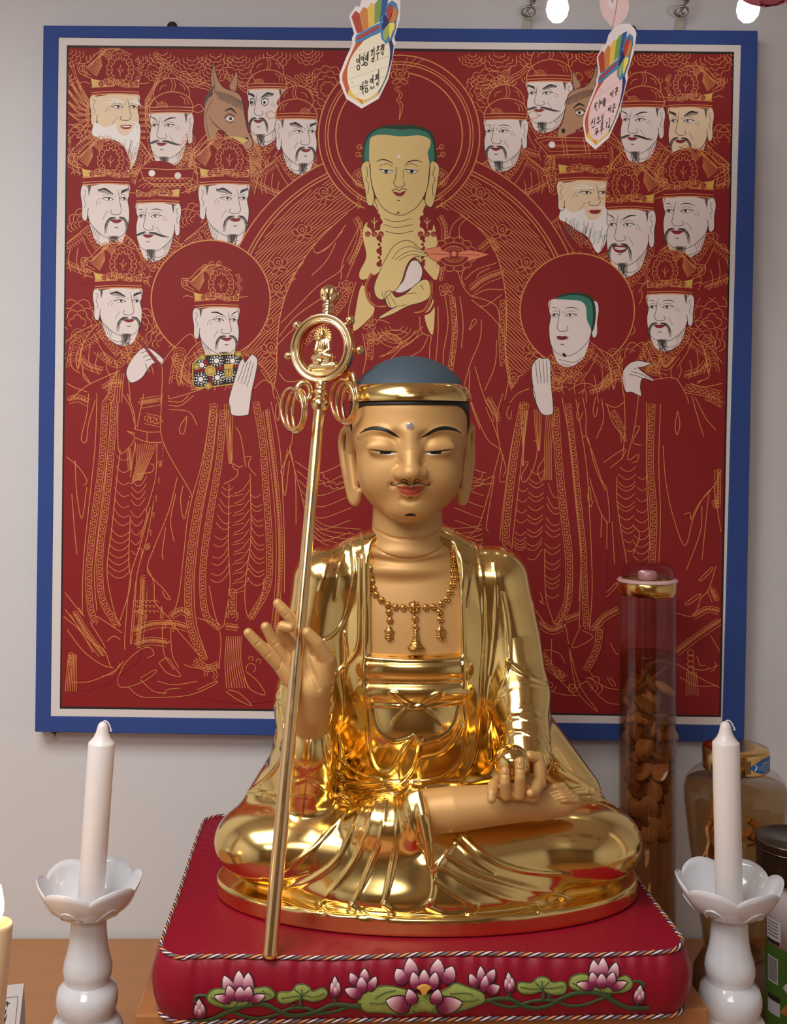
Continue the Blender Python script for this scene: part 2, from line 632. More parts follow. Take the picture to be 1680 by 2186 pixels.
# inner frame of clouds low in the picture, swirling ribbons at the feet
for c in ((1480, 1420, 40), (1250, 1470, 30)):
    pt.cloud(c[:2], c[2], 3, 180, 380, 5, fill=False)
pt.build('painted_clouds')

# ---- the faces
def face(pt, x0, x1, y0, y1, d='R', skin=PALE, brow=0, mous=1, beard=1, mouth=0, eyes=0, old=False, hair=False, lines=True):
    """three-quarter face; the box runs from the ear to the far cheek and from hat to chin"""
    W, Hh = x1 - x0, y1 - y0
    def T(*p):
        return [((x0 + x * W) if d == 'R' else (x1 - x * W), y0 + y * Hh) for x, y in p]
    u = 4
    L = lambda q, w=1.2, m=BLK, up=u, **k: pt.line(T(*q), w * 0.85, m, up, **k)
    # neck
    pt.fill(T((0.22, 0.6), (0.9, 0.75), (0.88, 1.02), (0.8, 1.16), (0.6, 1.22), (0.42, 1.14), (0.28, 1.0)), skin, 2)
    pt.line(T((0.3, 1.03), (0.5, 1.13), (0.8, 1.08)), 1.0, BLK, 3)
    pt.line(T((0.34, 1.12), (0.52, 1.2), (0.76, 1.15)), 1.0, BLK, 3)
    out = T((0.12, 0.02), (0.5, 0.0), (0.97, 0.0), (1.0, 0.2), (0.97, 0.31), (1.0, 0.48), (0.995, 0.66), (0.955, 0.83), (0.85, 0.96), (0.68, 1.02), (0.5, 0.98), (0.32, 0.86), (0.18, 0.68), (0.12, 0.4))
    pt.fill(out, skin, 3, per=4)
    pt.line(out[2:] , 1.05, BLK, 4)
    ear = T((0.15, 0.08), (0.09, 0.02), (0.02, 0.06), (0.0, 0.2), (0.03, 0.4), (0.03, 0.6), (0.07, 0.68), (0.13, 0.66), (0.16, 0.45))
    pt.fill(ear, skin, 4); pt.line(ear, 1.2, BLK, 5)
    L(((0.06, 0.12), (0.11, 0.16), (0.07, 0.28), (0.11, 0.36), (0.08, 0.44)), 1.0, up=5)
    # sideburn
    if not old:
        pt.fill(T((0.15, 0.0), (0.22, 0.01), (0.2, 0.12), (0.17, 0.24)), GRY, 4, smooth=False)
    # nose
    L(((0.785, 0.17), (0.80, 0.3), (0.825, 0.42), (0.84, 0.5), (0.79, 0.565), (0.70, 0.57), (0.635, 0.555), (0.62, 0.51), (0.65, 0.475)), 1.3)
    L(((0.72, 0.2), (0.715, 0.26)), 0.9)
    # eyes
    for cx, w in ((0.57, 0.105), (0.885, 0.065)):
        cy = 0.285
        if eyes == 1:
            pt.disc(T((cx, cy))[0], W * w * 0.85, WHT, 4, ry=Hh * 0.075)
            pt.arc(T((cx, cy))[0], W * w * 0.85, 0, 360, 1.6, BLK, 5, ry=Hh * 0.075)
            pt.disc(T((cx + 0.01, cy + 0.01))[0], W * 0.035, BLK, 5)
        else:
            pt.fill(T((cx - w, cy), (cx, cy - 0.026), (cx + w, cy + 0.005), (cx, cy + 0.022)), WHT, 4)
            pt.disc(T((cx + 0.01, cy - 0.004))[0], W * 0.024, BLK, 5, n=12)
            L(((cx - w * 1.35, cy - 0.008), (cx - w * 0.5, cy - 0.028), (cx + w * 0.3, cy - 0.028), (cx + w, cy + 0.008)), 1.9, up=5)
            L(((cx - w, cy + 0.004), (cx, cy + 0.032), (cx + w, cy + 0.01)), 0.9, up=5)
        L(((cx - w * 1.1, cy - 0.06), (cx, cy - 0.085), (cx + w, cy - 0.05)), 0.9)
    # brows
    bm = WHT if old else BLK
    if brow == 2:
        pt.line(T((0.4, 0.185), (0.5, 0.145), (0.6, 0.14), (0.69, 0.165)), [0.6, 1.8, 1.8, 0.6], bm, 5)
        pt.line(T((0.83, 0.165), (0.9, 0.14), (0.97, 0.15)), [0.6, 1.6, 0.6], bm, 5)
    elif brow == 0:
        pt.line(T((0.4, 0.12), (0.52, 0.12), (0.62, 0.16), (0.70, 0.2)), [1.5, 3.2, 2.6, 0.8], bm, 5)
        pt.line(T((0.83, 0.19), (0.9, 0.13), (0.99, 0.09)), [0.8, 2.4, 1.0], bm, 5)
    else:
        for k in range(9):
            f = k / 8.0
            L(((0.38 + 0.28 * f, 0.16 + 0.04 * f), (0.36 + 0.25 * f, 0.09 + 0.06 * f)), 1.7, bm, 5)
            L(((0.83 + 0.15 * f, 0.19 - 0.06 * f), (0.85 + 0.14 * f, 0.12 - 0.04 * f)), 1.5, bm, 5)
        pt.line(T((0.36, 0.13), (0.5, 0.1), (0.67, 0.19)), [2, 4.5, 1.5], bm, 5)
        pt.line(T((0.83, 0.18), (0.9, 0.13), (0.98, 0.09)), [1.5, 3.5, 1.5], bm, 5)
    # mouth
    if mouth == 0:
        pt.fill(T((0.62, 0.675), (0.70, 0.655), (0.74, 0.665), (0.79, 0.655), (0.85, 0.672), (0.80, 0.72), (0.72, 0.73), (0.66, 0.71)), LIP, 4)
        L(((0.6, 0.675), (0.7, 0.685), (0.76, 0.682), (0.87, 0.672)), 1.0, up=5)
    else:
        pt.fill(T((0.58, 0.66), (0.7, 0.66), (0.86, 0.655), (0.83, 0.75), (0.72, 0.78), (0.62, 0.75)), LIP, 4)
        pt.fill(T((0.62, 0.69), (0.72, 0.685), (0.83, 0.68), (0.81, 0.72), (0.72, 0.735), (0.64, 0.72)), WHT, 5)
        L(((0.62, 0.712), (0.72, 0.715), (0.82, 0.705)), 0.9, BLK, 6)
        L(((0.58, 0.66), (0.7, 0.66), (0.86, 0.655), (0.83, 0.75), (0.72, 0.78), (0.62, 0.75), (0.58, 0.66)), 1.2, BLK, 6)
    L(((0.7, 0.8), (0.735, 0.815), (0.77, 0.8)), 1.8, up=5)
    # cheek and smile lines
    if lines:
        L(((0.56, 0.5), (0.5, 0.58), (0.46, 0.66)), 0.9)
        L(((0.4, 0.28), (0.34, 0.32), (0.32, 0.4)), 0.8)
        L(((0.42, 0.32), (0.37, 0.38)), 0.8)
        L(((0.765, 0.1), (0.775, 0.17)), 0.8)
    # moustache
    if mous:
        if mous == 1:      # drooping
            L_ = (((0.71, 0.615), (0.6, 0.64), (0.53, 0.74), (0.51, 0.92)), ((0.80, 0.61), (0.9, 0.64), (0.95, 0.74), (0.945, 0.9)))
        else:              # upswept
            L_ = (((0.71, 0.61), (0.58, 0.63), (0.42, 0.68), (0.28, 0.70)), ((0.80, 0.60), (0.9, 0.63), (0.99, 0.66), (1.03, 0.64)))
        for q in L_:
            for o in (-0.02, 0.0, 0.02):
                pt.line(T(*[(x + o, y + abs(o)) for x, y in q]), [1.6, 2.6, 2.0, 0.5], WHT if old else (BLK if o == 0 else GRY), 5)
    if beard and not old:
        pt.fill(T((0.62, 0.98), (0.75, 0.98), (0.71, 1.08), (0.66, 1.17), (0.64, 1.08)), GRY, 4)
        for k in range(10):
            f = k / 9.0 - 0.5
            L(((0.68 + 0.2 * f, 0.96), (0.67 + 0.16 * f, 1.08 + 0.05 * (k % 3)), (0.64 + 0.14 * f, 1.16 + 0.06 * (k % 2))), 1.4, (BLK, GRY)[k % 2], 5)
        for k in range(7):
            f = k / 6.0
            L(((0.2 + 0.2 * f, 0.72 + 0.18 * f), (0.16 + 0.2 * f, 0.84 + 0.2 * f)), 1.0, GRY, 4)
    if old:
        rr = random.Random(int(x0))
        pt.fill(T((0.12, 0.62), (0.3, 0.72), (0.5, 0.66), (0.62, 0.62), (0.9, 0.6), (1.02, 0.7), (1.0, 1.1), (0.92, 1.45), (0.78, 1.62), (0.62, 1.3), (0.42, 1.12), (0.18, 0.95), (0.05, 0.85)), WHT, 5)
        pt.fill(T((0.56, 0.64), (0.88, 0.63), (0.84, 0.80), (0.7, 0.9), (0.58, 0.82)), skin, 6)
        pt.fill(T((0.62, 0.69), (0.72, 0.67), (0.85, 0.675), (0.8, 0.75), (0.68, 0.75)), LIP, 7)
        if mouth:
            pt.fill(T((0.65, 0.695), (0.82, 0.69), (0.79, 0.715), (0.69, 0.715)), WHT, 8)
        for k in range(46):
            a = rr.random(); b = rr.random()
            x = 0.15 + 0.85 * a
            y = 0.78 + 0.25 * b + 0.25 * a
            L(((x, y), (x - 0.03 + 0.02 * b, y + 0.16), (x - 0.05, y + 0.25 + 0.1 * b)), 0.8, GRY, 6)
        for k in range(10):
            f = k / 9.0
            L(((0.38 + 0.3 * f, 0.17), (0.3 + 0.3 * f, 0.2)), 1.6, WHT, 6)
            L(((0.84 + 0.14 * f, 0.15), (0.86 + 0.18 * f, 0.2 + 0.06 * f)), 1.4, WHT, 6)
    if hair:
        pt.fill(T((0.13, 0.58), (0.06, 0.3), (0.1, 0.02), (0.25, -0.1), (0.55, -0.13), (0.85, -0.06), (0.7, -0.02), (0.4, 0.0), (0.26, 0.08), (0.22, 0.3)), DKG, 4)
        pt.fill(T((0.15, 0.5), (0.12, 0.28), (0.15, 0.05), (0.28, -0.05), (0.55, -0.085), (0.88, -0.015), (0.6, 0.0), (0.36, 0.03), (0.26, 0.14), (0.24, 0.36)), TEAL, 5)


def hat_cap(pt, x0, x1, y0, d='R'):
    """soft official's cap: band and two rounded lobes"""
    W = x1 - x0
    def T(*p):
        return [((x0 + x * W) if d == 'R' else (x1 - x * W), y0 + y * W) for x, y in p]
    low = T((0.05, 0.02), (0.02, -0.12), (0.1, -0.32), (0.3, -0.44), (0.6, -0.46), (0.86, -0.34), (1.0, -0.14), (1.0, 0.02), (0.5, 0.0))
    top = T((0.1, -0.3), (0.12, -0.52), (0.3, -0.72), (0.55, -0.78), (0.8, -0.68), (0.92, -0.45), (0.9, -0.3))
    pt.fill(top, RED, 3); pt.line(top, 1.6, GL, 4)
    pt.fill(low, RED, 4); pt.line(low[:-1], 1.7, GL, 5)
    for k, yy in enumerate((0.02, -0.035, -0.11)):
        pt.line(T((0.03, yy), (0.5, yy - 0.02), (1.0, yy)), (2.4, 1.6, 1.6)[k], GL, 5)
    pt.lines([T((0.48, -0.46), (0.42, -0.6), (0.46, -0.77)), T((0.54, -0.46), (0.49, -0.6), (0.52, -0.78)), T((0.2, -0.18), (0.22, -0.3), (0.32, -0.38)), T((0.12, -0.18), (0.14, -0.27), (0.2, -0.34)),
              T((0.78, -0.18), (0.85, -0.24), (0.88, -0.3)), T((0.62, -0.62), (0.72, -0.6), (0.78, -0.5)), T((0.2, -0.5), (0.24, -0.6), (0.32, -0.64))], w=1.3, up=5)
    for r in (0.05, 0.09, 0.13):
        c = T((0.72, -0.11))[0]
        pt.arc(c, W * r, 180, 360, 1.3, GL, 5)
    # tie ribbons at the back
    pt.line(T((0.04, -0.1), (-0.12, -0.18), (-0.22, -0.06), (-0.1, 0.0), (0.02, -0.03)), 1.5, GL, 5)


def hat_crown(pt, x0, x1, y0, d='R', shell=True, mane=True):
    """ornate crown: band, gilt panels, scalloped medallion, scrolls and swept plumes"""
    W = x1 - x0
    def T(*p):
        return [((x0 + x * W) if d == 'R' else (x1 - x * W), y0 + y * W) for x, y in p]
    body = T((0.1, 0.04), (-0.02, -0.3), (0.0, -0.6), (0.2, -0.85), (0.55, -0.92), (0.85, -0.8), (1.0, -0.5), (1.02, -0.2), (0.98, 0.02), (0.5, 0.0))
    pt.fill(body, RED, 3)
    if mane:
        for k in range(11):
            f = k / 10.0
            pt.line(T((0.15 + 0.1 * f, -0.35 - 0.02 * k), (-0.02 + 0.25 * f, -0.5 - 0.03 * k), (0.0 + 0.35 * f, -0.6 - 0.028 * k)), 1.2, GL, 4)
        pt.line(T((0.06, -0.3), (-0.2, -0.42), (-0.22, -0.6), (-0.05, -0.62), (0.2, -0.85), (0.55, -0.9), (0.85, -0.78)), 1.6, GL, 4)
        for q in ((0.42, -0.92, 0.08), (0.58, -0.93, 0.07), (0.28, -0.86, 0.08)):
            pt.curl(T(q[:2])[0], W * q[2], 90, 1.4, 1, 1.3, 4)
        pt.curl(T((-0.14, -0.5))[0], W * 0.09, 0, 1.4, -1, 1.4, 4)
        for k in range(9):
            f = k / 8.0
            pt.line(T((0.42 + 0.06 * f, -0.62 - 0.03 * k), (0.3 + 0.2 * f, -0.76 - 0.012 * k), (0.16 + 0.42 * f, -0.8 - 0.012 * k)), 1.1, GL, 4)
        pt.line(T((0.04, -0.36), (-0.12, -0.46), (-0.14, -0.56), (0.0, -0.55), (0.14, -0.7), (0.3, -0.8)), 1.3, GL, 4)
        for k in range(5):
            pt.curl(T((0.98 + 0.05 * (k % 2), -0.3 - 0.09 * k))[0], W * 0.055, 180, 1.2, 1, 1.2, 4)
    # gilt panels
    for q in (((0.06, -0.13), (0.03, -0.3), (0.2, -0.27), (0.36, -0.2), (0.34, -0.14)), ((0.99, -0.13), (1.01, -0.28), (0.9, -0.25), (0.82, -0.18), (0.84, -0.14))):
        pt.fill(T(*q), GF, 4, smooth=False)
        pt.curl(T(((q[0][0] + q[3][0]) / 2, -0.2))[0], W * 0.05, 0, 1.2, 1, 1.2, 5); pt.curl(T(((q[0][0] * 2 + q[3][0]) / 3, -0.22))[0], W * 0.03, 90, 1.2, 1, 1.1, 5)
    # band
    pt.fill(T((0.05, 0.03), (0.03, -0.13), (0.5, -0.16), (1.0, -0.13), (0.99, 0.02), (0.5, -0.005)), RED, 4, smooth=False)
    for k, yy in enumerate((0.03, -0.02, -0.12, -0.145)):
        pt.line(T((0.04, yy), (0.5, yy - 0.03), (1.0, yy - 0.01)), (2.4, 1.5, 1.5, 1.8)[k], GL, 5)
    c = T((0.62, -0.48))[0]
    if shell:
        pt.fill([(c[0] + W * 0.26 * math.cos(t), c[1] + W * 0.33 * math.sin(t)) for t in np.linspace(0, 6.28, 20)[:-1]], RED, 5)
        pt.scallop(c, W * 0.245, 0, 360, 16, 1.5, 6, W * 0.31, dep=0.35)
        pt.scallop(c, W * 0.15, 0, 360, 10, 1.4, 6, W * 0.2, dep=0.35)
        for k in range(22):
            a = 2 * math.pi * k / 22
            pt.line([(c[0] + W * 0.175 * math.cos(a), c[1] + W * 0.23 * math.sin(a)), (c[0] + W * 0.235 * math.cos(a), c[1] + W * 0.30 * math.sin(a))], 1.1, GL, 6, smooth=False)
        pt.lines([[(c[0], c[1] + W * 0.14), (c[0] - W * 0.01, c[1]), (c[0] + W * 0.01, c[1] - W * 0.1)], [(c[0], c[1] + W * 0.06), (c[0] - W * 0.07, c[1] - W * 0.02)], [(c[0], c[1] + W * 0.06), (c[0] + W * 0.07, c[1] - W * 0.02)]], w=1.3, up=6)
    # scroll row above the band
    for k in range(8):
        q = T((0.24 + 0.1 * k, -0.2 - 0.05 * math.sin(k * 0.9)))[0]
        pt.disc(q, W * 0.06, RED, 6, n=12)
        pt.arc(q, W * 0.06, 150, 400, 1.4, GL, 7); pt.curl(q, W * 0.04, 0, 1.1, 1, 1.2, 7)
    cc = T((0.62, -0.17))[0]
    for r in (0.04, 0.075, 0.11):
        pt.disc(cc, W * r, RED, 6, n=14) if r > 0.1 else None
        pt.arc(cc, W * r, 180, 360, 1.3, GL, 7)
    # pin
    pt.line(T((0.02, -0.2), (-0.12, -0.24), (-0.2, -0.2)), 1.5, GL, 5); pt.line(T((0.98, -0.2), (1.2, -0.22)), 1.5, GL, 5, smooth=False)


def bust(pt, x0, x1, y1, d='R', wd=1.0, dn=1.0):
    """collar and shoulders under a face"""
    W = x1 - x0
    def T(*p):
        return [((x0 + x * W) if d == 'R' else (x1 - x * W), y1 + y * W) for x, y in p]
    s = [(-0.45 * wd, 0.55), (-0.3 * wd, 0.15), (0.0, -0.12), (0.2, -0.22), (0.5, 0.1), (0.85, -0.08), (1.1 * wd, 0.1), (1.35 * wd, 0.55), (1.3 * wd, 0.9 * dn), (-0.45 * wd, 0.9 * dn)]
    pt.fill(T(*s), RED, 0)
    pt.lines([T((-0.5 * wd, 0.7), (-0.35 * wd, 0.2), (0.0, -0.12), (0.16, -0.25)), T((0.86, -0.1), (1.1 * wd, 0.1), (1.35 * wd, 0.6))], w=1.7, up=1)
    pt.band(T((0.14, -0.18), (0.3, 0.1), (0.55, 0.4)), W * 0.15, 7, 1.2, 1, 0)
    pt.band(T((0.9, -0.06), (0.78, 0.16), (0.6, 0.42)), W * 0.15, 7, 1.2, 1, 0)
    pt.lines([T((0.02, -0.05), (0.16, 0.25), (0.36, 0.55)), T((1.02, 0.05), (0.95, 0.3), (0.8, 0.55)), T((-0.2, 0.2), (-0.25, 0.45), (-0.2, 0.7)), T((-0.05, 0.2), (-0.08, 0.5), (0.0, 0.75)), T((1.15, 0.3), (1.1, 0.5), (1.15, 0.75)), T((0.1, 0.4), (0.06, 0.6), (0.12, 0.8)),
              T((-0.3, 0.3), (-0.34, 0.5), (-0.3, 0.7)), T((1.22, 0.4), (1.2, 0.6), (1.24, 0.8)), T((0.3, 0.5), (0.28, 0.65), (0.34, 0.8)), T((0.7, 0.5), (0.74, 0.65), (0.7, 0.8)), T((0.45, 0.5), (0.5, 0.65), (0.47, 0.8))], w=1.4, up=1)
    for k in range(9):
        for j in range(2):
            for x_, y_ in ((-0.36 * wd + 0.05 * k, 0.22 - 0.035 * k + 0.11 * j), (0.98 + 0.045 * k * wd, 0.06 + 0.05 * k + 0.11 * j)):
                pt.arc(T((x_, y_))[0], W * 0.045, 180, 360, 1.0, GL, 1)
    for k in range(6):
        for x_ in (-0.5 * wd - 0.02 * k, 1.3 * wd + 0.02 * k):
            pt.arc(T((x_, 0.0 + 0.12 * k))[0], W * 0.13, 150, 390, 1.1, GL, 1); pt.arc(T((x_, 0.0 + 0.12 * k))[0], W * 0.08, 150, 390, 1.0, GL, 1)
    pt.band(T((-0.42 * wd, 0.45), (-0.1, 0.62), (0.2, 0.72)), W * 0.13, 7, 1.1, 1, 1)
    pt.band(T((0.75, 0.68), (1.0, 0.6), (1.32 * wd, 0.48)), W * 0.13, 7, 1.1, 1, 1)


def horse(pt, T):
    """T maps crop points; drawn facing right"""
    pt.fill(T((60, 120), (50, 20), (70, -60), (90, 20), (130, 80), (210, 110), (240, 160), (250, 230), (270, 330), (300, 400), (290, 440), (250, 450), (215, 430), (170, 380), (100, 330), (70, 390), (50, 420), (15, 330), (10, 240), (25, 150)), BRN, 3)
    pt.fill(T((160, 70), (185, 20), (205, -20), (210, 40), (195, 110)), BRN, 3)
    pt.line(T((60, 120), (50, 20), (70, -60), (90, 20), (130, 80), (210, 110), (240, 160), (250, 230), (270, 330), (300, 400), (290, 440), (250, 450), (215, 430), (170, 380), (110, 340)), 1.4, BLK, 4)
    pt.lines([T((160, 70), (185, 20), (205, -20), (210, 40), (195, 110)), T((75, 110), (68, 20), (72, -40)), T((60, 150), (20, 250), (50, 420)), T((40, 250), (70, 300), (130, 340)), T((60, 280), (100, 320), (140, 350))], w=1.0, m=BLK, up=4)
    for k in range(24):
        f = k / 23.0
        pt.line(T((70 + 165 * f, 100 + 62 * f * f), (88 + 165 * f, 122 + 70 * f), (96 + 158 * f, 146 + 74 * f)), 1.0, BLK if k % 3 else GRY, 4)
    for k in range(0):
        f = k / 15.0
        x = 90 + 130 * f
        pt.line(T((x, 95 + 35 * f), (x + 18, 125 + 40 * f), (x + 24, 150 + 40 * f)), 1.4, BLK if k % 2 else GRY, 4)
    for k in range(10):
        pt.line(T((20 + 6 * k, 130 - 8 * k), (8 + 5 * k, 190 - 8 * k)), 1.3, GRY, 4)
    pt.fill(T((142, 266), (160, 252), (188, 262), (178, 276), (156, 278)), WHT, 4)
    pt.disc(T((168, 265))[0], 3.4, BLK, 5)
    pt.line(T((130, 262), (158, 236), (195, 252)), 2.2, BLK, 5); pt.line(T((140, 275), (162, 290), (188, 280)), 1.2, BLK, 5)
    pt.line(T((135, 220), (170, 205), (205, 235)), [2, 5, 2], BLK, 4)
    pt.fill(T((252, 385), (268, 375), (276, 392), (262, 410)), BLK, 4)
    pt.line(T((180, 380), (195, 420), (215, 445)), [3, 4, 2], LIP, 5); pt.line(T((178, 376), (200, 420), (216, 448)), 1.1, BLK, 5)


# ---- upper left group
def figure(name, label, x0, x1, y0, y1, d, hat, lv=None, **k):
    if lv is not None: Paint.level = LV0 + lv
    pt = Paint()
    bust(pt, x0, x1, y1, d, k.pop('wd', 1.0), k.pop('dn', 1.0))
    pre = k.pop('pre', None)
    if pre: pre(pt)
    face(pt, x0, x1, y0, y1, d, **k)
    Paint_l = pt.l0
    if hat == 'cap': hat_cap(pt, x0, x1, y0, d)
    elif hat == 'crown': hat_crown(pt, x0, x1, y0, d)
    elif hat == 'flat': hat_crown(pt, x0, x1, y0, d, shell=False, mane=False)
    post = k.pop('post', None)
    o = pt.build(name, label)
    Paint.level = Paint_l + 9
    return o


def wings(pt):
    for sx, cx in ((-1, 205), (1, 295)):
        for k in range(13):
            f = k / 12.0
            a = math.radians(95 + 85 * f)
            b = (cx + sx * 14, 245 - 30 + 40 * f)
            tip = (cx + sx * (22 + 42 * math.sin(math.pi * (0.25 + 0.6 * f))), 130 + 165 * f - 10 * (1 if k % 2 else 0))
            pt.line([b, ((b[0] + tip[0]) / 2 + sx * 3, (b[1] + tip[1]) / 2 + 4), tip], 1.3, GL, 1)
            pt.line([tip, ((b[0] + tip[0]) / 2, (b[1] + tip[1]) / 2 + 14), (b[0], b[1] + 12)], 1.3, GL, 1)
        for i in range(6):
            for j in range(3):
                pt.arc((cx + sx * (2 + 7 * j), 225 + 13 * i), 6, 0, 180, 1.2, GL, 1)


LV0 = Paint.level
figure('painted_figure', 'painted man with glaring round eyes under a soft red cap', 529, 614, 189, 290, 'L', 'cap', 0, eyes=1, brow=1, mous=1)
figure('painted_figure', 'painted laughing old man with white beard and winged crown', 191, 297, 200, 300, 'R', 'crown', 0, skin=TAN, old=True, mouth=1, pre=wings)
figure('painted_figure', 'painted man with upswept moustache under red cap beside horse head', 320, 414, 240, 338, 'L', 'cap', 9, mous=2)
Paint.level = LV0 + 18
pt = Paint()
bust(pt, 440, 545, 300, 'R', 0.7, 0.6)
horse(pt, lambda *p: [(100 + (930 + x) / 2.8, 80 + (235 + y) / 2.8 - 5) for x, y in p])
pt.arc((487, 305), 58, 20, 160, 1.6, GL, 4, ry=26); pt.arc((487, 300), 44, 20, 160, 1.6, GL, 4, ry=20)
pt.fill([(470, 294), (505, 292), (530, 300), (505, 310), (480, 306)], GF, 4)
pt.build('painted_horse', 'painted brown horse head facing right in the upper left')
figure('painted_figure', 'painted man with narrow eyes under red cap at left of halo', 587, 676, 253, 352, 'R', 'cap', 24, brow=1)
figure('painted_figure', 'painted crowned king with thick brows at far left edge', 172, 276, 392, 508, 'R', 'crown', 33, brow=1)
figure('painted_figure', 'painted frowning crowned king left of the large arc', 423, 531, 392, 504, 'R', 'crown', 33, brow=1)
figure('painted_figure', 'painted slim-browed king with flat crown and two round jewels', 291, 387, 432, 536, 'L', 'flat', 42, mous=2, brow=2)
pt = Paint()
q = zA((555, 780), (720, 790), (880, 785), (870, 850), (810, 885), (660, 890), (580, 850))
pt.fill(q, RED, 0, smooth=False); pt.line(q, 1.6, GL, 1, smooth=False, closed=True)
for k in range(9):
    pt.arc(zA((600 + 30 * k, 900))[0], 22, 215, 325, 1.2, GL, 1); pt.arc(zA((600 + 30 * k, 940))[0], 24, 215, 325, 1.2, GL, 1)
pt.disc(zA((628, 812))[0], 7, WHT, 2); pt.disc(zA((783, 826))[0], 7, PALE, 2)
pt.build('painted_crown_top')
# ---- upper right group
figure('painted_figure', 'painted stern man in tall red cap beside the right horse', 1125, 1223, 173, 264, 'L', 'cap', 0, brow=1, mous=2)
Paint.level = LV0 + 9
pt = Paint()
bust(pt, 1195, 1300, 290, 'L', 0.7, 0.6)
horse(pt, lambda *p: [(1020 + (775 - x) / 2.8, 80 + (222 + y * 0.86) / 2.8) for x, y in p])
pt.build('painted_horse', 'painted brown horse head facing left behind the paper tag')
figure('painted_figure', 'painted man under red cap at right of halo', 1034, 1128, 254, 347, 'L', 'cap', 15, brow=2)
figure('painted_figure', 'painted man with upswept moustache under red cap right of the horse', 1325, 1420, 228, 327, 'L', 'cap', 15, mous=2, brow=0)
figure('painted_figure', 'painted tan-faced crowned king in the upper right corner', 1427, 1524, 228, 335, 'L', 'crown', 24, skin=TAN, brow=1)
figure('painted_figure', 'painted white-bearded old man in a flat crown', 1188, 1299, 384, 480, 'R', 'flat', 24, skin=TAN, old=True)
pt = Paint()
q = zE((340, 610), (400, 595), (770, 605), (780, 690), (420, 705))
pt.fill(q, RED, 0, smooth=False); pt.line(q, 1.7, GL, 1, smooth=False, closed=True)
q = zE((370, 625), (410, 612), (740, 622), (745, 670), (430, 682)); pt.line(q, 1.4, GL, 1, smooth=False, closed=True)
for k in range(18):
    pt.arc(zE((420 + 19 * k, 660))[0], 6, 180, 360, 1.1, GL, 1)
for k in range(12):
    pt.curl(zE((410 + 32 * k, 715))[0], 5, 180, 1.0, 1, 1.2, 1)
for x in (500, 520, 630, 650):
    pt.line(zE((x, 597), (x + 18, 700)), 1.6, GL, 1, smooth=False)
pt.disc(zE((443, 641))[0], 7, WHT, 2); pt.disc(zE((705, 641))[0], 6, PALE, 2)
pt.build('painted_scroll')
figure('painted_figure', 'painted crowned king showing his teeth', 1295, 1400, 446, 566, 'L', 'crown', 46, mouth=1, brow=0)
figure('painted_figure', 'painted crowned king with slim brows at far right edge', 1416, 1528, 419, 530, 'L', 'crown', 37, brow=2)

Paint.level = LV0 + 58
# ---- mandorla behind the central figure
pt = Paint()
MC = (858, 700)
a = np.radians(np.linspace(158, 382, 80))
pt.fill(np.stack([MC[0] + 389 * np.cos(a), MC[1] + 389 * np.sin(a)], 1), RED, 0, smooth=False)
for r in (389, 366, 359):
    pt.arc(MC, r, 158, 382, 2.4)
rnd = random.Random(7)
for k in range(-80, 110):
    # wavy hatching on both sides, slanting outwards from the axis
    for sg in (-1, 1):
        y_at = 360 + 8.0 * k
        q = []
        for t in np.linspace(0, 1, 46):
            x = MC[0] + sg * (60 + 300 * t)
            y = y_at - 60 + 250 * t ** 1.25 + 1.4 * math.sin(t * 46 + k * 1.7)
            inside = (x - MC[0]) ** 2 + (y - MC[1]) ** 2 < 353 ** 2 and y < 1010
            if inside:
                q.append((x, y))
            elif len(q) > 3:
                break
            else:
                q = []
        if len(q) > 3:
            pt.line(q, 1.6, GL, 1, smooth=False)
for sg in (-1, 1):
    for x, y, r in ((165, 228, -25), (212, 308, -15), (264, 378, -10), (268, 430, 5), (296, 500, 10), (280, 560, 5), (238, 625, 0), (262, 690, 0)):
        cy = y + 188
        pt.lotus((MC[0] + sg * x, cy), 20, sg * -r, up=3)
pt.build('painted_mandorla')

# ---- halo of the central figure
pt = Paint()
HC = (852, 290)
pt.disc(HC, 172, RED, 0, n=72)
for r, w in ((172, 2.6), (158, 1.8), (152, 2.4), (135, 2.6)):
    pt.arc(HC, r, 0, 360, w, n=90)
pt.disc(HC, 133, RED, 1, n=64)
pt.lotus((854, 164), 19, 0, up=3)
for o in (-3, 3):
    pt.line([(852 + o, 184), (846 + o, 190), (856 + o, 202), (850 + o, 214), (857 + o, 226), (852, 256)], 1.5, GL, 3)
for k in (-3, -2, -1, 1, 2, 3):
    pt.line([(854 + 4 * k, 150), (854 + 17 * k, 118 + 3 * abs(k))], 1.2, GL, 3, smooth=False)
pt.build('painted_halo')


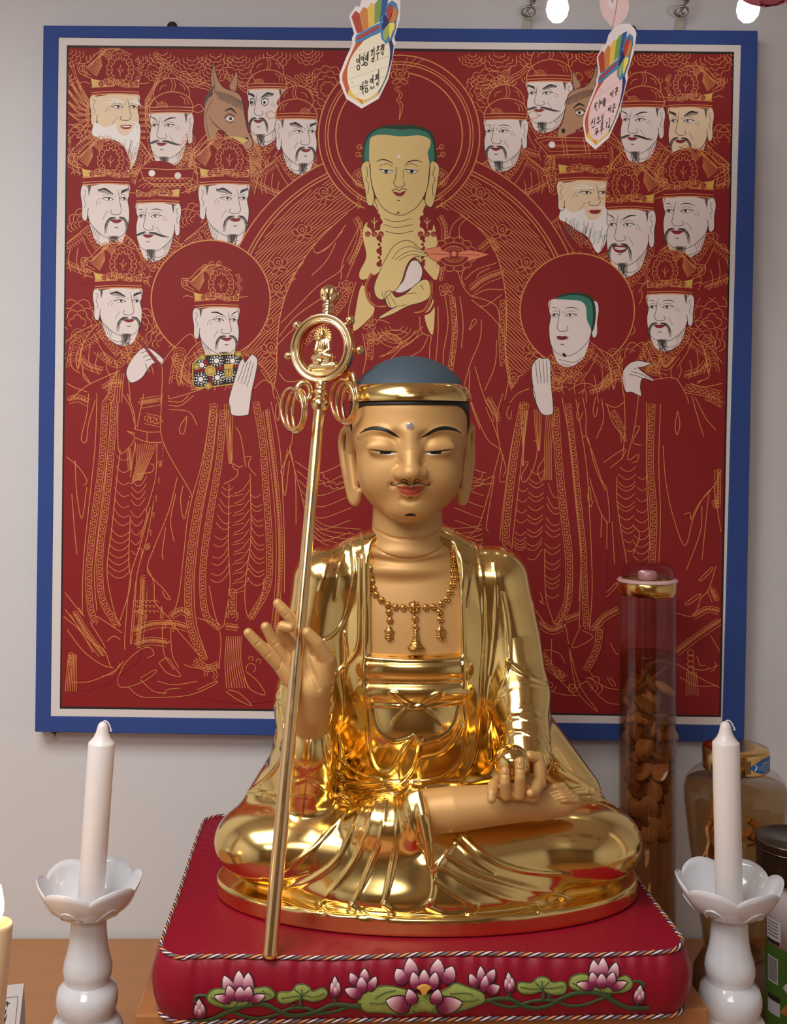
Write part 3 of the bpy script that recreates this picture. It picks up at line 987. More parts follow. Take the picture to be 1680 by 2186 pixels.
# ---- central figure
pt = Paint()
rob = zD((510, 40), (420, 120), (330, 210), (240, 330), (160, 480), (110, 640), (90, 800), (85, 950), (60, 1150), (0, 1400), (-60, 1560), (200, 1620), (800, 1640), (1400, 1620), (1700, 1560), (1600, 1300), (1490, 1100), (1455, 900), (1460, 650), (1450, 500), (1420, 350), (1370, 230), (1290, 130), (1180, 50), (980, 0), (660, 0))
pt.fill(rob, RED, 0)
pt.line(rob[:8], 2.0, GL, 1); pt.line(rob[15:24], 2.0, GL, 1)
pt.lines([zD((300, 240), (320, 280), (390, 250), (480, 150)), zD((295, 415), (380, 330), (440, 220)), zD((330, 285), (420, 220), (500, 110)), zD((100, 780), (200, 660), (340, 560), (470, 470)), zD((110, 700), (210, 600), (330, 480), (450, 400), (490, 350)),
          zD((90, 830), (180, 740), (300, 650)), zD((200, 430), (160, 460), (180, 420), (250, 330)), zD((470, 440), (480, 330), (540, 200), (600, 90)), zD((500, 440), (560, 300), (600, 200)),
          zD((560, 450), (520, 600), (510, 700)), zD((600, 460), (560, 640), (540, 760)), zD((1240, 60), (1180, 120), (1180, 200)), zD((1200, 60), (1140, 110), (1110, 200)), zD((1280, 430), (1300, 400), (1360, 370)),
          zD((1210, 440), (1280, 380), (1400, 340)), zD((1160, 370), (1200, 480), (1250, 540)), zD((1250, 540), (1340, 500), (1440, 500)), zD((1250, 560), (1320, 600), (1430, 530)), zD((1210, 480), (1190, 420), (1230, 340)),
          zD((1300, 600), (1350, 640), (1420, 720), (1450, 800)), zD((1240, 740), (1280, 690), (1260, 680), (1235, 740)), zD((1310, 680), (1300, 800), (1240, 950), (1200, 1100)), zD((1250, 540), (1330, 560), (1400, 600), (1420, 680)),
          zD((1400, 800), (1390, 950), (1330, 1100)), zD((940, 660), (950, 750), (1010, 780)), zD((1010, 780), (1000, 900), (1040, 1100)), zD((1050, 600), (1050, 760), (1030, 1000)), zD((1090, 520), (1110, 700), (1080, 900), (1100, 1050)),
          zD((1130, 540), (1160, 640), (1140, 800), (1130, 960)), zD((1180, 540), (1200, 700), (1190, 850)), zD((700, 760), (800, 740), (870, 760)), zD((680, 800), (740, 760), (820, 790), (800, 860), (700, 900)), zD((600, 760), (620, 900), (600, 1000)),
          zD((640, 700), (700, 680), (760, 700)), zD((720, 900), (860, 800), (960, 720)), zD((700, 990), (820, 860), (960, 760)), zD((880, 900), (950, 860), (990, 780)), zD((180, 900), (260, 780), (380, 700)), zD((100, 1000), (160, 1050), (320, 1010), (440, 900)),
          zD((90, 950), (60, 1120), (-20, 1330)), zD((1460, 900), (1500, 1100), (1600, 1330)), zD((1270, 960), (1330, 1150), (1420, 1300)), zD((1240, 980), (1240, 1150), (1300, 1330)), zD((1480, 1000), (1440, 1200), (1400, 1350))], w=1.6, up=1)
for q, wd, st in ((zD((250, 820), (350, 720), (470, 590), (520, 480)), 14, 0), (zD((560, 70), (590, 160), (560, 260), (520, 340)), 13, 1), (zD((1060, 60), (1090, 140), (1080, 300), (1060, 440)), 12, 1), (zD((1250, 500), (1330, 440), (1430, 400)), 18, 1),
                  (zD((1300, 260), (1370, 210), (1400, 260)), 14, 1), (zD((1135, 540), (1150, 760), (1120, 1000)), 11, 0), (zD((1440, 560), (1430, 780), (1440, 960)), 12, 0), (zD((640, 620), (650, 780), (640, 920)), 13, 0), (zD((700, 800), (760, 780), (860, 830)), 10, 0)):
    pt.band(q, wd, 7, 1.2, 1, st)
for k in range(5):
    c = zD((800 + 0 * k, 700))[0]
    pt.arc(c, 16 + 9 * k, 20, 160, 1.3, GL, 1)
for c in ((640, 700), (660, 790), (500, 480), (1100, 500)):
    pt.lotus(zD(c)[0], 15, 0, 1.3, 2)
# skin of neck, chest and arms
pt.fill(zD((670, -40), (690, 40), (620, 100), (600, 180), (622, 300), (580, 400), (600, 440), (690, 400), (760, 330), (900, 300), (990, 400), (1040, 440), (1062, 330), (1040, 180), (1020, 100), (960, 40), (960, -40)), YEL, 2)
pt.fill(zD((590, 480), (556, 640), (545, 745), (620, 690), (670, 620), (640, 520)), YEL, 2)
pt.fill(zD((1010, 560), (970, 660), (1015, 772), (1030, 640), (1022, 560)), YEL, 2)
pt.lines([zD((730, 75), (800, 95), (890, 75)), zD((725, 110), (800, 128), (900, 110)), zD((735, 150), (810, 165), (905, 148)), zD((670, -40), (690, 40), (620, 100))], w=1.2, m=BLK, up=3)
for cx in (670, 985):
    c = zD((cx, 95))[0]
    pt.fill([(c[0] + 16 * math.cos(t) * (1 + 0.1 * math.cos(7 * t)), c[1] + 20 * math.sin(t) * (1 + 0.1 * math.cos(7 * t))) for t in np.linspace(0, 6.28, 36)[:-1]], RED, 3)
    pt.lines([[(c[0], c[1] + 14), (c[0], c[1] - 10)], [(c[0], c[1] + 4), (c[0] - 7, c[1] - 4)], [(c[0], c[1] + 4), (c[0] + 7, c[1] - 4)]], w=1.3, m=YEL, up=4)
    for k, dx in ((0, -14), (1, 0), (2, 14)):
        pt.disc((c[0] + dx, c[1] + 26), 6, RED, 3); pt.curl((c[0] + dx, c[1] + 26), 4, 0, 1.1, 1, 1.1, 4)
    for k in range(9):
        pt.disc((c[0] + (10 if cx < 800 else -10) + (3 if k % 2 else 0), c[1] + 34 + 7 * k), 3.2 if k % 4 else 6, RED, 3, n=12)
# hands, jewel, blade
wheel = zD((1145, 288))[0]
pt.fill([(wheel[0] + 44 * math.cos(t), wheel[1] + 34 * math.sin(t)) for t in np.linspace(0, 6.28, 30)[:-1]], RED, 3)
pt.scallop(wheel, 42, 0, 360, 12, 1.5, 4, 33); pt.arc(wheel, 33, 0, 360, 1.3, GL, 4, ry=25); pt.arc(wheel, 24, 0, 360, 1.3, GL, 4, ry=17)
for k in range(12):
    a = 2 * math.pi * k / 12
    pt.arc((wheel[0] + 37 * math.cos(a), wheel[1] + 29 * math.sin(a)), 2.2, 0, 360, 1.0, GL, 4)
for k in range(24):
    a = 2 * math.pi * k / 24
    pt.line([(wheel[0] + 14 * math.cos(a), wheel[1] + 10 * math.sin(a)), (wheel[0] + 23 * math.cos(a), wheel[1] + 16 * math.sin(a))], 1.0, GL, 4, smooth=False)
bl = zD((955, 262), (1010, 252), (1062, 240), (1072, 264), (1140, 284), (1235, 262), (1300, 275), (1355, 290), (1290, 312), (1230, 330), (1232, 306), (1150, 298), (1075, 312), (1050, 332), (1010, 318))
pt.fill(bl, CORAL, 5, smooth=False); pt.line(bl, 1.1, LIP, 6, smooth=False, closed=True); pt.line(zD((1000, 285), (1100, 290), (1300, 292)), 1.2, LIP, 6)
pt.disc(zD((1145, 285))[0], 9, LIP, 7); pt.disc(zD((1145, 285))[0], 5.5, CORAL, 8)
jw = zD((890, 330), (930, 330), (957, 385), (940, 450), (890, 490), (830, 518), (790, 505), (840, 450), (862, 385))
pt.fill(jw, PALE, 4); pt.line(jw, 1.3, BLK, 5, closed=True)
for q in ((690, 420), ):
    h1 = zD((680, 440), (720, 350), (760, 275), (800, 228), (860, 205), (910, 225), (945, 258), (990, 288), (980, 300), (925, 300), (885, 322), (858, 370), (835, 445), (800, 500), (765, 520), (720, 560), (680, 540), (668, 490))
    pt.fill(h1, YEL, 5); pt.line(h1, 1.3, BLK, 6, closed=True)
    pt.lines([zD((775, 315), (820, 262), (880, 243), (940, 262)), zD((790, 322), (850, 282), (910, 268), (985, 290)), zD((815, 325), (870, 295), (930, 290)), zD((905, 232), (925, 252)), zD((930, 300), (945, 345), (955, 345), (948, 305))], w=1.1, m=BLK, up=6)
    h2 = zD((770, 508), (800, 545), (860, 520), (905, 478), (960, 440), (998, 455), (1000, 540), (950, 575), (870, 598), (780, 645), (705, 672), (700, 662), (745, 632), (800, 600), (765, 612), (740, 575), (735, 520))
    pt.fill(h2, YEL, 5); pt.line(h2, 1.3, BLK, 6, closed=True)
    pt.lines([zD((800, 545), (870, 525), (920, 520)), zD((745, 540), (770, 610)), zD((760, 530), (800, 590)), zD((715, 515), (730, 575), (760, 610)), zD((945, 470), (965, 500)), zD((860, 590), (800, 600))], w=1.1, m=BLK, up=6)
for q in (zD((655, 405), (622, 480), (640, 560), (690, 600), (745, 600)), zD((1015, 450), (1012, 540), (975, 620), (915, 640))):
    for o, mm in ((0, RED), (0, GL)):
        pt.line(q, 8 if mm == RED else 1.2, mm, 6 if mm == RED else 7)
    pt.line([(x - 3, y - 1) for x, y in q], 1.2, GL, 7)
    pt.line([(x + 9, y + 4) for x, y in q], 5, RED, 6)
# head
fc = zC((640, 640), (655, 595), (720, 582), (830, 592), (940, 586), (1000, 610), (1003, 650), (988, 690), (1000, 770), (985, 900), (935, 1000), (870, 1050), (815, 1063), (740, 1035), (690, 975), (655, 880), (640, 760))
pt.fill(zC((600, 750), (605, 640), (640, 570), (720, 530), (820, 522), (920, 528), (1005, 560), (1035, 640), (1042, 750), (1000, 780), (640, 780)), DKG, 7)
pt.fill(zC((612, 745), (615, 650), (645, 585), (700, 548), (760, 545), (830, 553), (900, 547), (985, 570), (1022, 640), (1025, 740), (1000, 775), (640, 775)), TEAL, 8)
pt.fill(fc, YEL, 9); pt.line(fc[8:], 1.3, BLK, 10)
for pts in (((640, 750), (610, 745), (590, 780), (600, 850), (615, 920), (625, 990), (640, 1005), (660, 1000), (668, 950), (650, 860)), ((1005, 750), (1035, 745), (1058, 780), (1050, 850), (1040, 920), (1020, 1000), (1000, 1015), (975, 990), (975, 940), (995, 860))):
    e = zC(*pts); pt.fill(e, YEL, 9); pt.line(e, 1.3, BLK, 10, closed=True)
pt.lines([zC((622, 775), (630, 820), (620, 850), (635, 880), (630, 940)), zC((1030, 775), (1020, 820), (1032, 850), (1018, 890), (1020, 950))], w=1.2, m=BLK, up=10)
for q in (((680, 742), (720, 730), (760, 742), (782, 758)), ((852, 760), (880, 742), (920, 735), (955, 746))):
    pt.line(zC(*q), [1, 2.4, 2.2, 1], BLK, 10)
for x0, s in ((740, -1), (893, 1)):
    pt.fill(zC((x0 - 36, 795), (x0, 785), (x0 + 36, 800), (x0, 812)), WHT, 10)
    pt.disc(zC((x0, 800))[0], 4.2, BLK, 11, n=12)
    pt.line(zC((x0 - 42, 788), (x0 - 10, 792), (x0 + 20, 794), (x0 + 40, 800)), 1.7, BLK, 11)
    pt.line(zC((x0 - 34, 798), (x0, 815), (x0 + 36, 805)), 1.0, BLK, 11)
    pt.line(zC((x0 - 40, 770), (x0, 755), (x0 + 40, 772)), 1.0, BLK, 10)
pt.line(zC((800, 775), (796, 840), (785, 865), (795, 890), (820, 895), (848, 885), (845, 860)), 1.4, BLK, 10); pt.line(zC((845, 790), (842, 850)), 1.0, BLK, 10)
pt.fill(zC((780, 922), (805, 925), (820, 930), (840, 922), (858, 918), (840, 945), (815, 950), (795, 942)), LIP, 10)
pt.line(zC((772, 918), (800, 905), (818, 915), (840, 903), (864, 912)), 1.6, BLK, 11)
pt.disc(zC((815, 712))[0], 3.6, WHT, 10, n=12)
pt.fill(zC((795, 1058), (812, 1040), (830, 1060), (812, 1050)), BLK, 10, smooth=False)
pt.line(zC((806, 972), (815, 976), (824, 972)), 2, BLK, 10)
for sx, xx in ((-1, 575), (1, 1075)):
    for k, (y, l) in enumerate(((655, 1), (700, 1), (820, 1), (870, 1), (960, 1), (1000, 1))):
        c = zC((xx + sx * -5 + (k % 2) * 8 * sx, y))[0]
        pt.arc(c, 5, 0, 360, 1.4, GL, 6); pt.line([c, (c[0] - sx * 16, c[1] + 8)], 1.4, GL, 6, smooth=False)
    for r in (5, 10, 15, 20):
        pt.arc(zC((xx - sx * 20, 840))[0], r, 0, 360, 1.2, GL, 6)
l0 = pt.l0
pt.build('painted_central_figure', 'painted yellow-skinned seated figure with teal hair holding a white jewel and coral blade')
Paint.level = l0 + 13


for sg, cx in ((-1, 690), (1, 1030)):
    pt = Paint()
    for k in range(7):
        pt.line([(cx - sg * 60, 980 + 26 * k), (cx + sg * 10, 1010 + 24 * k), (cx + sg * (60 - 4 * k), 985 + 20 * k)], 1.4, GL, 1)
    pt.scallop((cx - sg * 30, 1000), 40, 20, 160, 6); pt.scallop((cx - sg * 30, 1000), 30, 20, 160, 5)
    for k in range(5):
        pt.line([(cx - sg * 80, 1130 + 12 * k), (cx, 1120 + 10 * k), (cx + sg * 40, 1080 + 8 * k)], 1.3, GL, 1)
    pt.build('painted_throne_lines')


# ---- the four standing figures
def beads(pt, q, r=3.0, step=10, up=2):
    q = smooth_path(q, 8)
    s = np.concatenate([[0], np.cumsum(np.linalg.norm(np.diff(q, axis=0), axis=1))])
    for x in np.arange(0, s[-1], step):
        pt.arc((np.interp(x, s, q[:, 0]), np.interp(x, s, q[:, 1])), r, 0, 360, 1.1, GL, up, n=8)


LF = Paint.level
# far left attendant
pt = Paint()
pt.fill([(140, 755), (160, 730), (195, 705), (225, 700), (262, 735), (300, 730), (345, 760), (352, 850), (372, 950), (330, 1020), (300, 1330), (285, 1420), (135, 1425)], RED, 0)
pt.lines([zB((120, 810), (180, 760), (260, 720), (290, 712), (330, 740)), zB((265, 720), (300, 760), (340, 830), (410, 880)), zB((340, 720), (400, 800), (425, 860), (420, 880)), zB((440, 860), (480, 800), (520, 770)),
          zB((140, 880), (150, 960), (200, 1000)), zB((215, 965), (220, 1020), (260, 1060), (215, 990)), zB((150, 1150), (230, 1080), (330, 1030), (420, 990)), zB((120, 1060), (180, 1090), (240, 1110)),
          zB((480, 990), (490, 1060), (500, 1176)), zB((440, 980), (400, 1020), (380, 1100), (330, 1176))], w=1.6, up=1)
pt.band(zB((250, 750), (290, 850), (400, 940), (450, 930), (500, 860)), 15, 7, 1.2, 1, 0)
pt.band(zB((340, 1090), (390, 1060), (450, 1060)), 14, 7, 1.2, 1, 1); pt.band(zB((130, 1160), (190, 1150), (250, 1176)), 15, 7, 1.2, 1, 1)
pt.band(zB((400, 1000), (390, 1100), (370, 1176)), 14, 7, 1.2, 1, 0)
for k in range(4):
    pt.line(zB((420 + 14 * k, 1000), (410 + 14 * k, 1090), (400 + 16 * k, 1176)), 1.4, GL, 1)
pt.lines([zG((250, 0), (240, 120), (212, 235), (208, 280), (236, 288), (250, 180), (290, 40)), zG((120, 380), (190, 440), (240, 520), (220, 550)), zG((170, 400), (180, 600), (210, 750), (240, 560)), zG((150, 600), (165, 800), (180, 960)),
          zG((300, 0), (290, 300), (260, 600), (220, 1000), (212, 1320)), zG((440, 340), (420, 500), (390, 800), (360, 1050), (390, 1250), (430, 1380)), zG((500, 730), (490, 1000), (500, 1150), (430, 1380)), zG((385, 50), (370, 300), (335, 600), (300, 900), (285, 1100), (300, 1300)),
          zG((425, 50), (430, 340), (490, 325), (525, 260), (480, 225), (530, 240)), zG((520, 210), (600, 230), (680, 230)), zG((525, 262), (600, 290), (690, 292)), zG((530, 290), (510, 420), (500, 500)), zG((600, 230), (598, 292)),
          zG((620, 680), (560, 900), (500, 1100), (470, 1400), (465, 1530)), zG((640, 640), (600, 860), (540, 1080), (510, 1350), (500, 1500)), zG((660, 300), (650, 500), (600, 680), (580, 690)), zG((620, 420), (640, 430), (625, 470), (545, 480), (560, 500), (500, 540)),
          zG((480, 0), (520, 110), (530, 210)), zG((450, 0), (500, 80), (525, 180)), zG((580, 0), (560, 100), (540, 200)), zG((580, 690), (600, 720), (560, 860)), zG((540, 930), (570, 940), (540, 1080)),
          zG((110, 1190), (220, 1330), (190, 1280)), zG((110, 1290), (260, 1480), (340, 1530), (385, 1640)), zG((120, 1410), (220, 1540), (330, 1620), (400, 1640)), zG((100, 1330), (200, 1420), (280, 1550)),
          zG((260, 1370), (330, 1480), (350, 1520)), zG((300, 1330), (360, 1370), (450, 1430)), zG((360, 1480), (400, 1450), (440, 1470))], w=1.5, up=1)
for q, wd, st in ((zG((350, 60), (330, 400), (290, 700), (265, 900), (250, 1100), (262, 1280), (290, 1370)), 13, 0), (zG((405, 60), (380, 400), (350, 700), (322, 900), (318, 1100), (340, 1250), (430, 1400)), 13, 0),
                  (zG((160, 1310), (240, 1440), (330, 1560)), 15, 1), (zG((560, 60), (620, 50), (675, 40)), 20, 1), (zG((590, 150), (640, 160), (680, 170)), 22, 0), (zG((490, 330), (498, 450)), 8, 1), (zG((570, 1100), (560, 1300), (540, 1500)), 24, 1)):
    pt.band(q, wd, 6.5, 1.15, 1, st)
pt.garland(zG((420, 340), (400, 650), (372, 900), (362, 1100)), zG((500, 340), (492, 700), (495, 900), (500, 1100)), 14)
pt.garland(zG((510, 500), (500, 700), (510, 1000)), zG((600, 470), (580, 700), (545, 1000)), 9, 0.5)
beads(pt, zG((700, 310), (690, 520), (670, 640), (650, 800), (640, 860)), 2.0, 7)
for c in ((690, 420), (690, 520), (672, 625), (655, 725), (640, 830), (610, 915)):
    pt.lotus(zG(c)[0], 8, 0, 1.1, 2)
for k in range(10):
    pt.line(zG((530 + 14 * k, 300), (535 + 8 * k, 420), (510 + 6 * k, 520)), 1.2, GL, 1)
for k in range(7):
    pt.line(zG((130 + 8 * k, 1560), (110 + 11 * k, 1780)), 1.3, GL, 1, smooth=False)
pt.curl(zG((150, 1560))[0], 8, 0, 1.3); pt.curl(zG((150, 1600))[0], 8, 90, 1.3)
pt.build('painted_robe', 'painted crimson robe of the far left attendant')
figure('painted_figure', 'painted crowned attendant pointing with one raised hand', 198, 303, 614, 716, 'R', 'crown', brow=1, wd=0.6, dn=0.4)
pt = Paint()
h = zB((475, 990), (515, 905), (575, 848), (615, 850), (660, 880), (705, 925), (695, 950), (640, 940), (605, 975), (565, 1030), (500, 1055))
pt.line(zB((545, 795), (620, 880), (690, 965)), 6, LIP, 1, smooth=False); pt.fill(h, PALE, 0); pt.line(h, 1.3, BLK, 2, closed=True)
pt.line(zB((598, 860), (650, 930), (690, 968)), 5, LIP, 1, smooth=False)
pt.lines([zB((575, 905), (610, 890), (660, 905)), zB((590, 925), (630, 915), (690, 940)), zB((560, 880), (600, 865)), zB((600, 975), (590, 940))], w=1.1, m=BLK, up=2)
pt.build('painted_hand')

# haloed king in prayer
pt = Paint()
pt.disc((450, 640), 127, RED, 0, n=72); pt.arc((450, 640), 127, 0, 360, 2.6, n=90)
pt.build('painted_halo')
pt = Paint()
pt.fill([(345, 790), (360, 752), (400, 740), (440, 760), (520, 760), (560, 790), (590, 850), (622, 950), (640, 1060), (655, 1250), (640, 1440), (560, 1500), (400, 1480), (330, 1400), (315, 1220), (345, 1000), (350, 900)], RED, 0)
pt.lines([zB((690, 940), (740, 870), (830, 780), (870, 770), (900, 830)), zB((690, 960), (690, 1060), (680, 1176)), zB((1180, 880), (1260, 930), (1330, 1020), (1360, 1150)), zB((730, 1130), (740, 1150), (880, 1110), (960, 1080)), zB((860, 1100), (980, 1080), (1090, 1060)),
          zB((1240, 1090), (1300, 1040), (1360, 1080), (1400, 1176)), zB((1280, 980), (1330, 1060)),
          zG((690, 0), (680, 200), (700, 300), (760, 420), (860, 590), (850, 620)), zG((780, 500), (730, 700), (650, 900), (600, 1040), (640, 1110), (700, 1170), (740, 1230), (710, 1220), (690, 1180)), zG((840, 130), (800, 190), (795, 230), (815, 242), (830, 200), (838, 130)),
          zG((725, 45), (800, 50), (850, 10)), zG((730, 70), (800, 72), (880, 10)), zG((730, 95), (850, 110), (900, 190)), zG((980, 100), (930, 400), (850, 700), (820, 950), (790, 1200), (750, 1340)), zG((1020, 120), (985, 420), (930, 700), (895, 950), (880, 1150), (895, 1380), (960, 1580)),
          zG((1085, 100), (1110, 420), (1140, 455), (1130, 500), (1060, 540)), zG((1110, 417), (1150, 440), (1175, 428)), zG((1185, 380), (1222, 378), (1205, 430), (1250, 490)), zG((1130, 200), (1160, 260), (1190, 440)), zG((1215, 480), (1220, 850), (1190, 1100), (1185, 1250), (1215, 1345), (1280, 1230), (1300, 1100)),
          zG((1340, 50), (1390, 300), (1410, 600), (1420, 900), (1420, 1190)), zG((1372, 20), (1390, 80), (1385, 160), (1368, 130), (1372, 60)), zG((1460, 80), (1465, 290), (1400, 460), (1420, 480)), zG((1440, 330), (1410, 500), (1425, 610), (1450, 400)), zG((1450, 310), (1485, 500), (1490, 780)),
          zG((1450, 340), (1520, 600), (1560, 780)), zG((1090, 540), (1085, 900), (1095, 1150), (1060, 1380)), zG((970, 1150), (1000, 1300), (1035, 1400), (1060, 1380)), zG((770, 600), (740, 760), (760, 880)), zG((815, 550), (800, 640), (820, 750), (850, 640)), zG((700, 990), (690, 960), (710, 800)),
          zG((680, 1340), (685, 1270), (695, 1335), (675, 1340)), zG((600, 1040), (640, 1130), (650, 1250), (740, 1350))], w=1.5, up=1)
for q, wd, st in ((zG((1000, 60), (960, 400), (900, 700), (862, 950), (845, 1200), (862, 1400), (940, 1590)), 15, 0), (zG((1055, 100), (1030, 400), (980, 700), (942, 950), (932, 1150), (952, 1320), (1030, 1400)), 13, 0), (zG((1250, 50), (1290, 300), (1312, 600), (1330, 900), (1320, 1150), (1220, 1340)), 13, 0),
                  (zG((1310, 100), (1350, 400), (1380, 700), (1390, 950), (1380, 1200), (1360, 1400)), 13, 1), (zB((760, 890), (790, 960), (860, 1030)), 14, 0), (zG((1110, 1170), (1110, 1250), (1110, 1340)), 16, 0), (zG((520, 1420), (640, 1380), (760, 1380), (840, 1400)), 16, 1), (zG((530, 1500), (620, 1480), (720, 1490)), 16, 1),
                  (zG((740, 1330), (800, 1300), (850, 1320)), 14, 1), (zG((880, 1600), (960, 1640), (1030, 1620)), 14, 0), (zG((1070, 1390), (1140, 1400)), 12, 1)):
    pt.band(q, wd, 6.5, 1.15, 1, st)
pt.garland(zG((1050, 540), (1022, 700), (992, 950), (975, 1150)), zG((1115, 540), (1100, 750), (1085, 900), (1095, 1100)), 12)
pt.garland(zG((1215, 600), (1222, 850), (1195, 1130)), zG((1280, 600), (1300, 900), (1300, 1150)), 13)
for k in range(11):
    y = 520 + 58 * k
    pt.line(zG((1120, y + 80), (1170, y + 55), (1210, y)), 1.25, GL, 1); pt.line(zG((1110, y + 95), (1180, y + 80)), 1.1, GL, 1)
for k in range(9):
    pt.line(zG((1075 + 11 * k, 1450), (1065 + 12 * k, 1600), (1075 + 16 * k, 1760)), 1.3, GL, 1)
for k in range(5):
    pt.line(zG((1060 + 14 * k, 60), (1075 + 8 * k, 250), (1090 + 5 * k, 420)), 1.2, GL, 1)
pt.lines([zG((670, 1610), (720, 1580), (760, 1630), (800, 1690), (720, 1670), (670, 1610)), zG((430, 1690), (470, 1610), (560, 1530), (620, 1520), (640, 1560), (600, 1580)), zG((425, 1690), (430, 1745), (480, 1755), (580, 1720), (655, 1665), (640, 1655), (560, 1700)), zG((490, 1755), (560, 1810), (700, 1815), (860, 1800), (1000, 1740), (1010, 1720), (900, 1770)),
          zG((665, 1720), (760, 1740), (900, 1720)), zG((560, 1710), (640, 1780), (720, 1790)), zG((700, 1800), (720, 1770), (800, 1760)), zG((1190, 1660), (1260, 1720), (1305, 1800), (1220, 1770), (1180, 1700)), zG((1070, 1780), (1140, 1830), (1225, 1865), (1150, 1790), (1080, 1770)), zG((150, 1725), (260, 1720), (400, 1660), (460, 1600)),
          zG((330, 1690), (400, 1670), (440, 1610)), zG((690, 1400), (700, 1550), (760, 1650)), zG((740, 1410), (750, 1560), (790, 1640)), zG((760, 1390), (830, 1470), (920, 1570), (960, 1590)), zG((900, 1340), (1000, 1380), (1040, 1460), (1030, 1640)), zG((820, 1620), (900, 1640), (1030, 1620))], w=1.4, up=1)
for c, r in ((zG((730, 1395))[0], 13), (zG((730, 1395))[0], 8), (zG((980, 1680))[0], 14), (zG((980, 1680))[0], 8), (zG((1220, 1640))[0], 10), (zG((1265, 1600))[0], 5), (zG((1220, 1585))[0], 5), (zG((560, 1330))[0], 14), (zG((560, 1330))[0], 9), (zG((1110, 1330))[0], 12)):
    pt.arc(c, r, 160, 420, 1.3, GL, 1)
for k in range(6):
    for j in range(3):
        pt.arc(zG((530 + 25 * k, 1250 + 30 * j))[0], 5, 180, 360, 1.1, GL, 1)
pt.build('painted_robe', 'painted crimson robe of the haloed praying king')
figure('painted_figure', 'painted haloed king in a tall crown with hands pressed together', 411, 510, 655, 755, 'R', 'crown', wd=0.55, dn=0.35)
pt = Paint()
bx = zB((872, 945), (925, 892), (1160, 880), (1182, 935), (1135, 1060), (985, 1080), (900, 1086), (875, 1070))
pt.fill(bx, BLK, 0, smooth=False); pt.line(bx, 2.2, GF, 1, smooth=False, closed=True)
for c in ((925, 950), (1015, 925), (1110, 925), (920, 1035), (1020, 1025), (1090, 1010)):
    cc = zB(c)[0]
    pt.disc(cc, 5.5, WHT, 1, n=14)
    for k in range(9):
        a = 2 * math.pi * k / 9
        pt.disc((cc[0] + 9 * math.cos(a), cc[1] + 9 * math.sin(a)), 2.0, WHT, 1, n=8)
    for k in range(13):
        a = 2 * math.pi * k / 13
        pt.disc((cc[0] + 13.5 * math.cos(a), cc[1] + 13.5 * math.sin(a)), 1.4, WHT, 1, n=6)
pt.line(zB((880, 985), (985, 975), (1150, 955)), 7, RED, 2); pt.line(zB((935, 905), (970, 975), (985, 1075)), 7, RED, 2)
for c, r in ((zB((978, 985))[0], 12), (zB((1088, 1000))[0], 10), (zB((930, 905))[0], 7), (zB((1145, 885))[0], 7), (zB((965, 1075))[0], 8), (zB((895, 960))[0], 7)):
    pt.disc(c, r, GF, 3); pt.arc(c, r * 0.65, 0, 360, 1.0, BLK, 4); pt.arc(c, r, 0, 360, 1.0, BLK, 4)
pt.fill(zB((1060, 945), (1115, 940), (1110, 975), (1062, 975)), GF, 3, smooth=False); pt.line(zB((1088, 975), (1088, 1010)), 1.5, BLK, 5, smooth=False)
h = zB((1090, 1150), (1130, 1010), (1155, 930), (1178, 915), (1185, 935), (1222, 890), (1248, 900), (1260, 930), (1245, 1020), (1225, 1110), (1210, 1220), (1195, 1250), (1110, 1250), (1095, 1200))
pt.fill(h, PALE, 5); pt.line(h, 1.3, BLK, 6, closed=True)
pt.lines([zB((1180, 940), (1160, 1000), (1140, 1050)), zB((1200, 930), (1180, 1000), (1160, 1060)), zB((1218, 925), (1200, 1000), (1180, 1065)), zB((1235, 935), (1215, 1020), (1195, 1080))], w=1.1, m=BLK, up=6)
l0 = pt.l0
pt.build('painted_hands_and_box')
Paint.level = l0 + 8

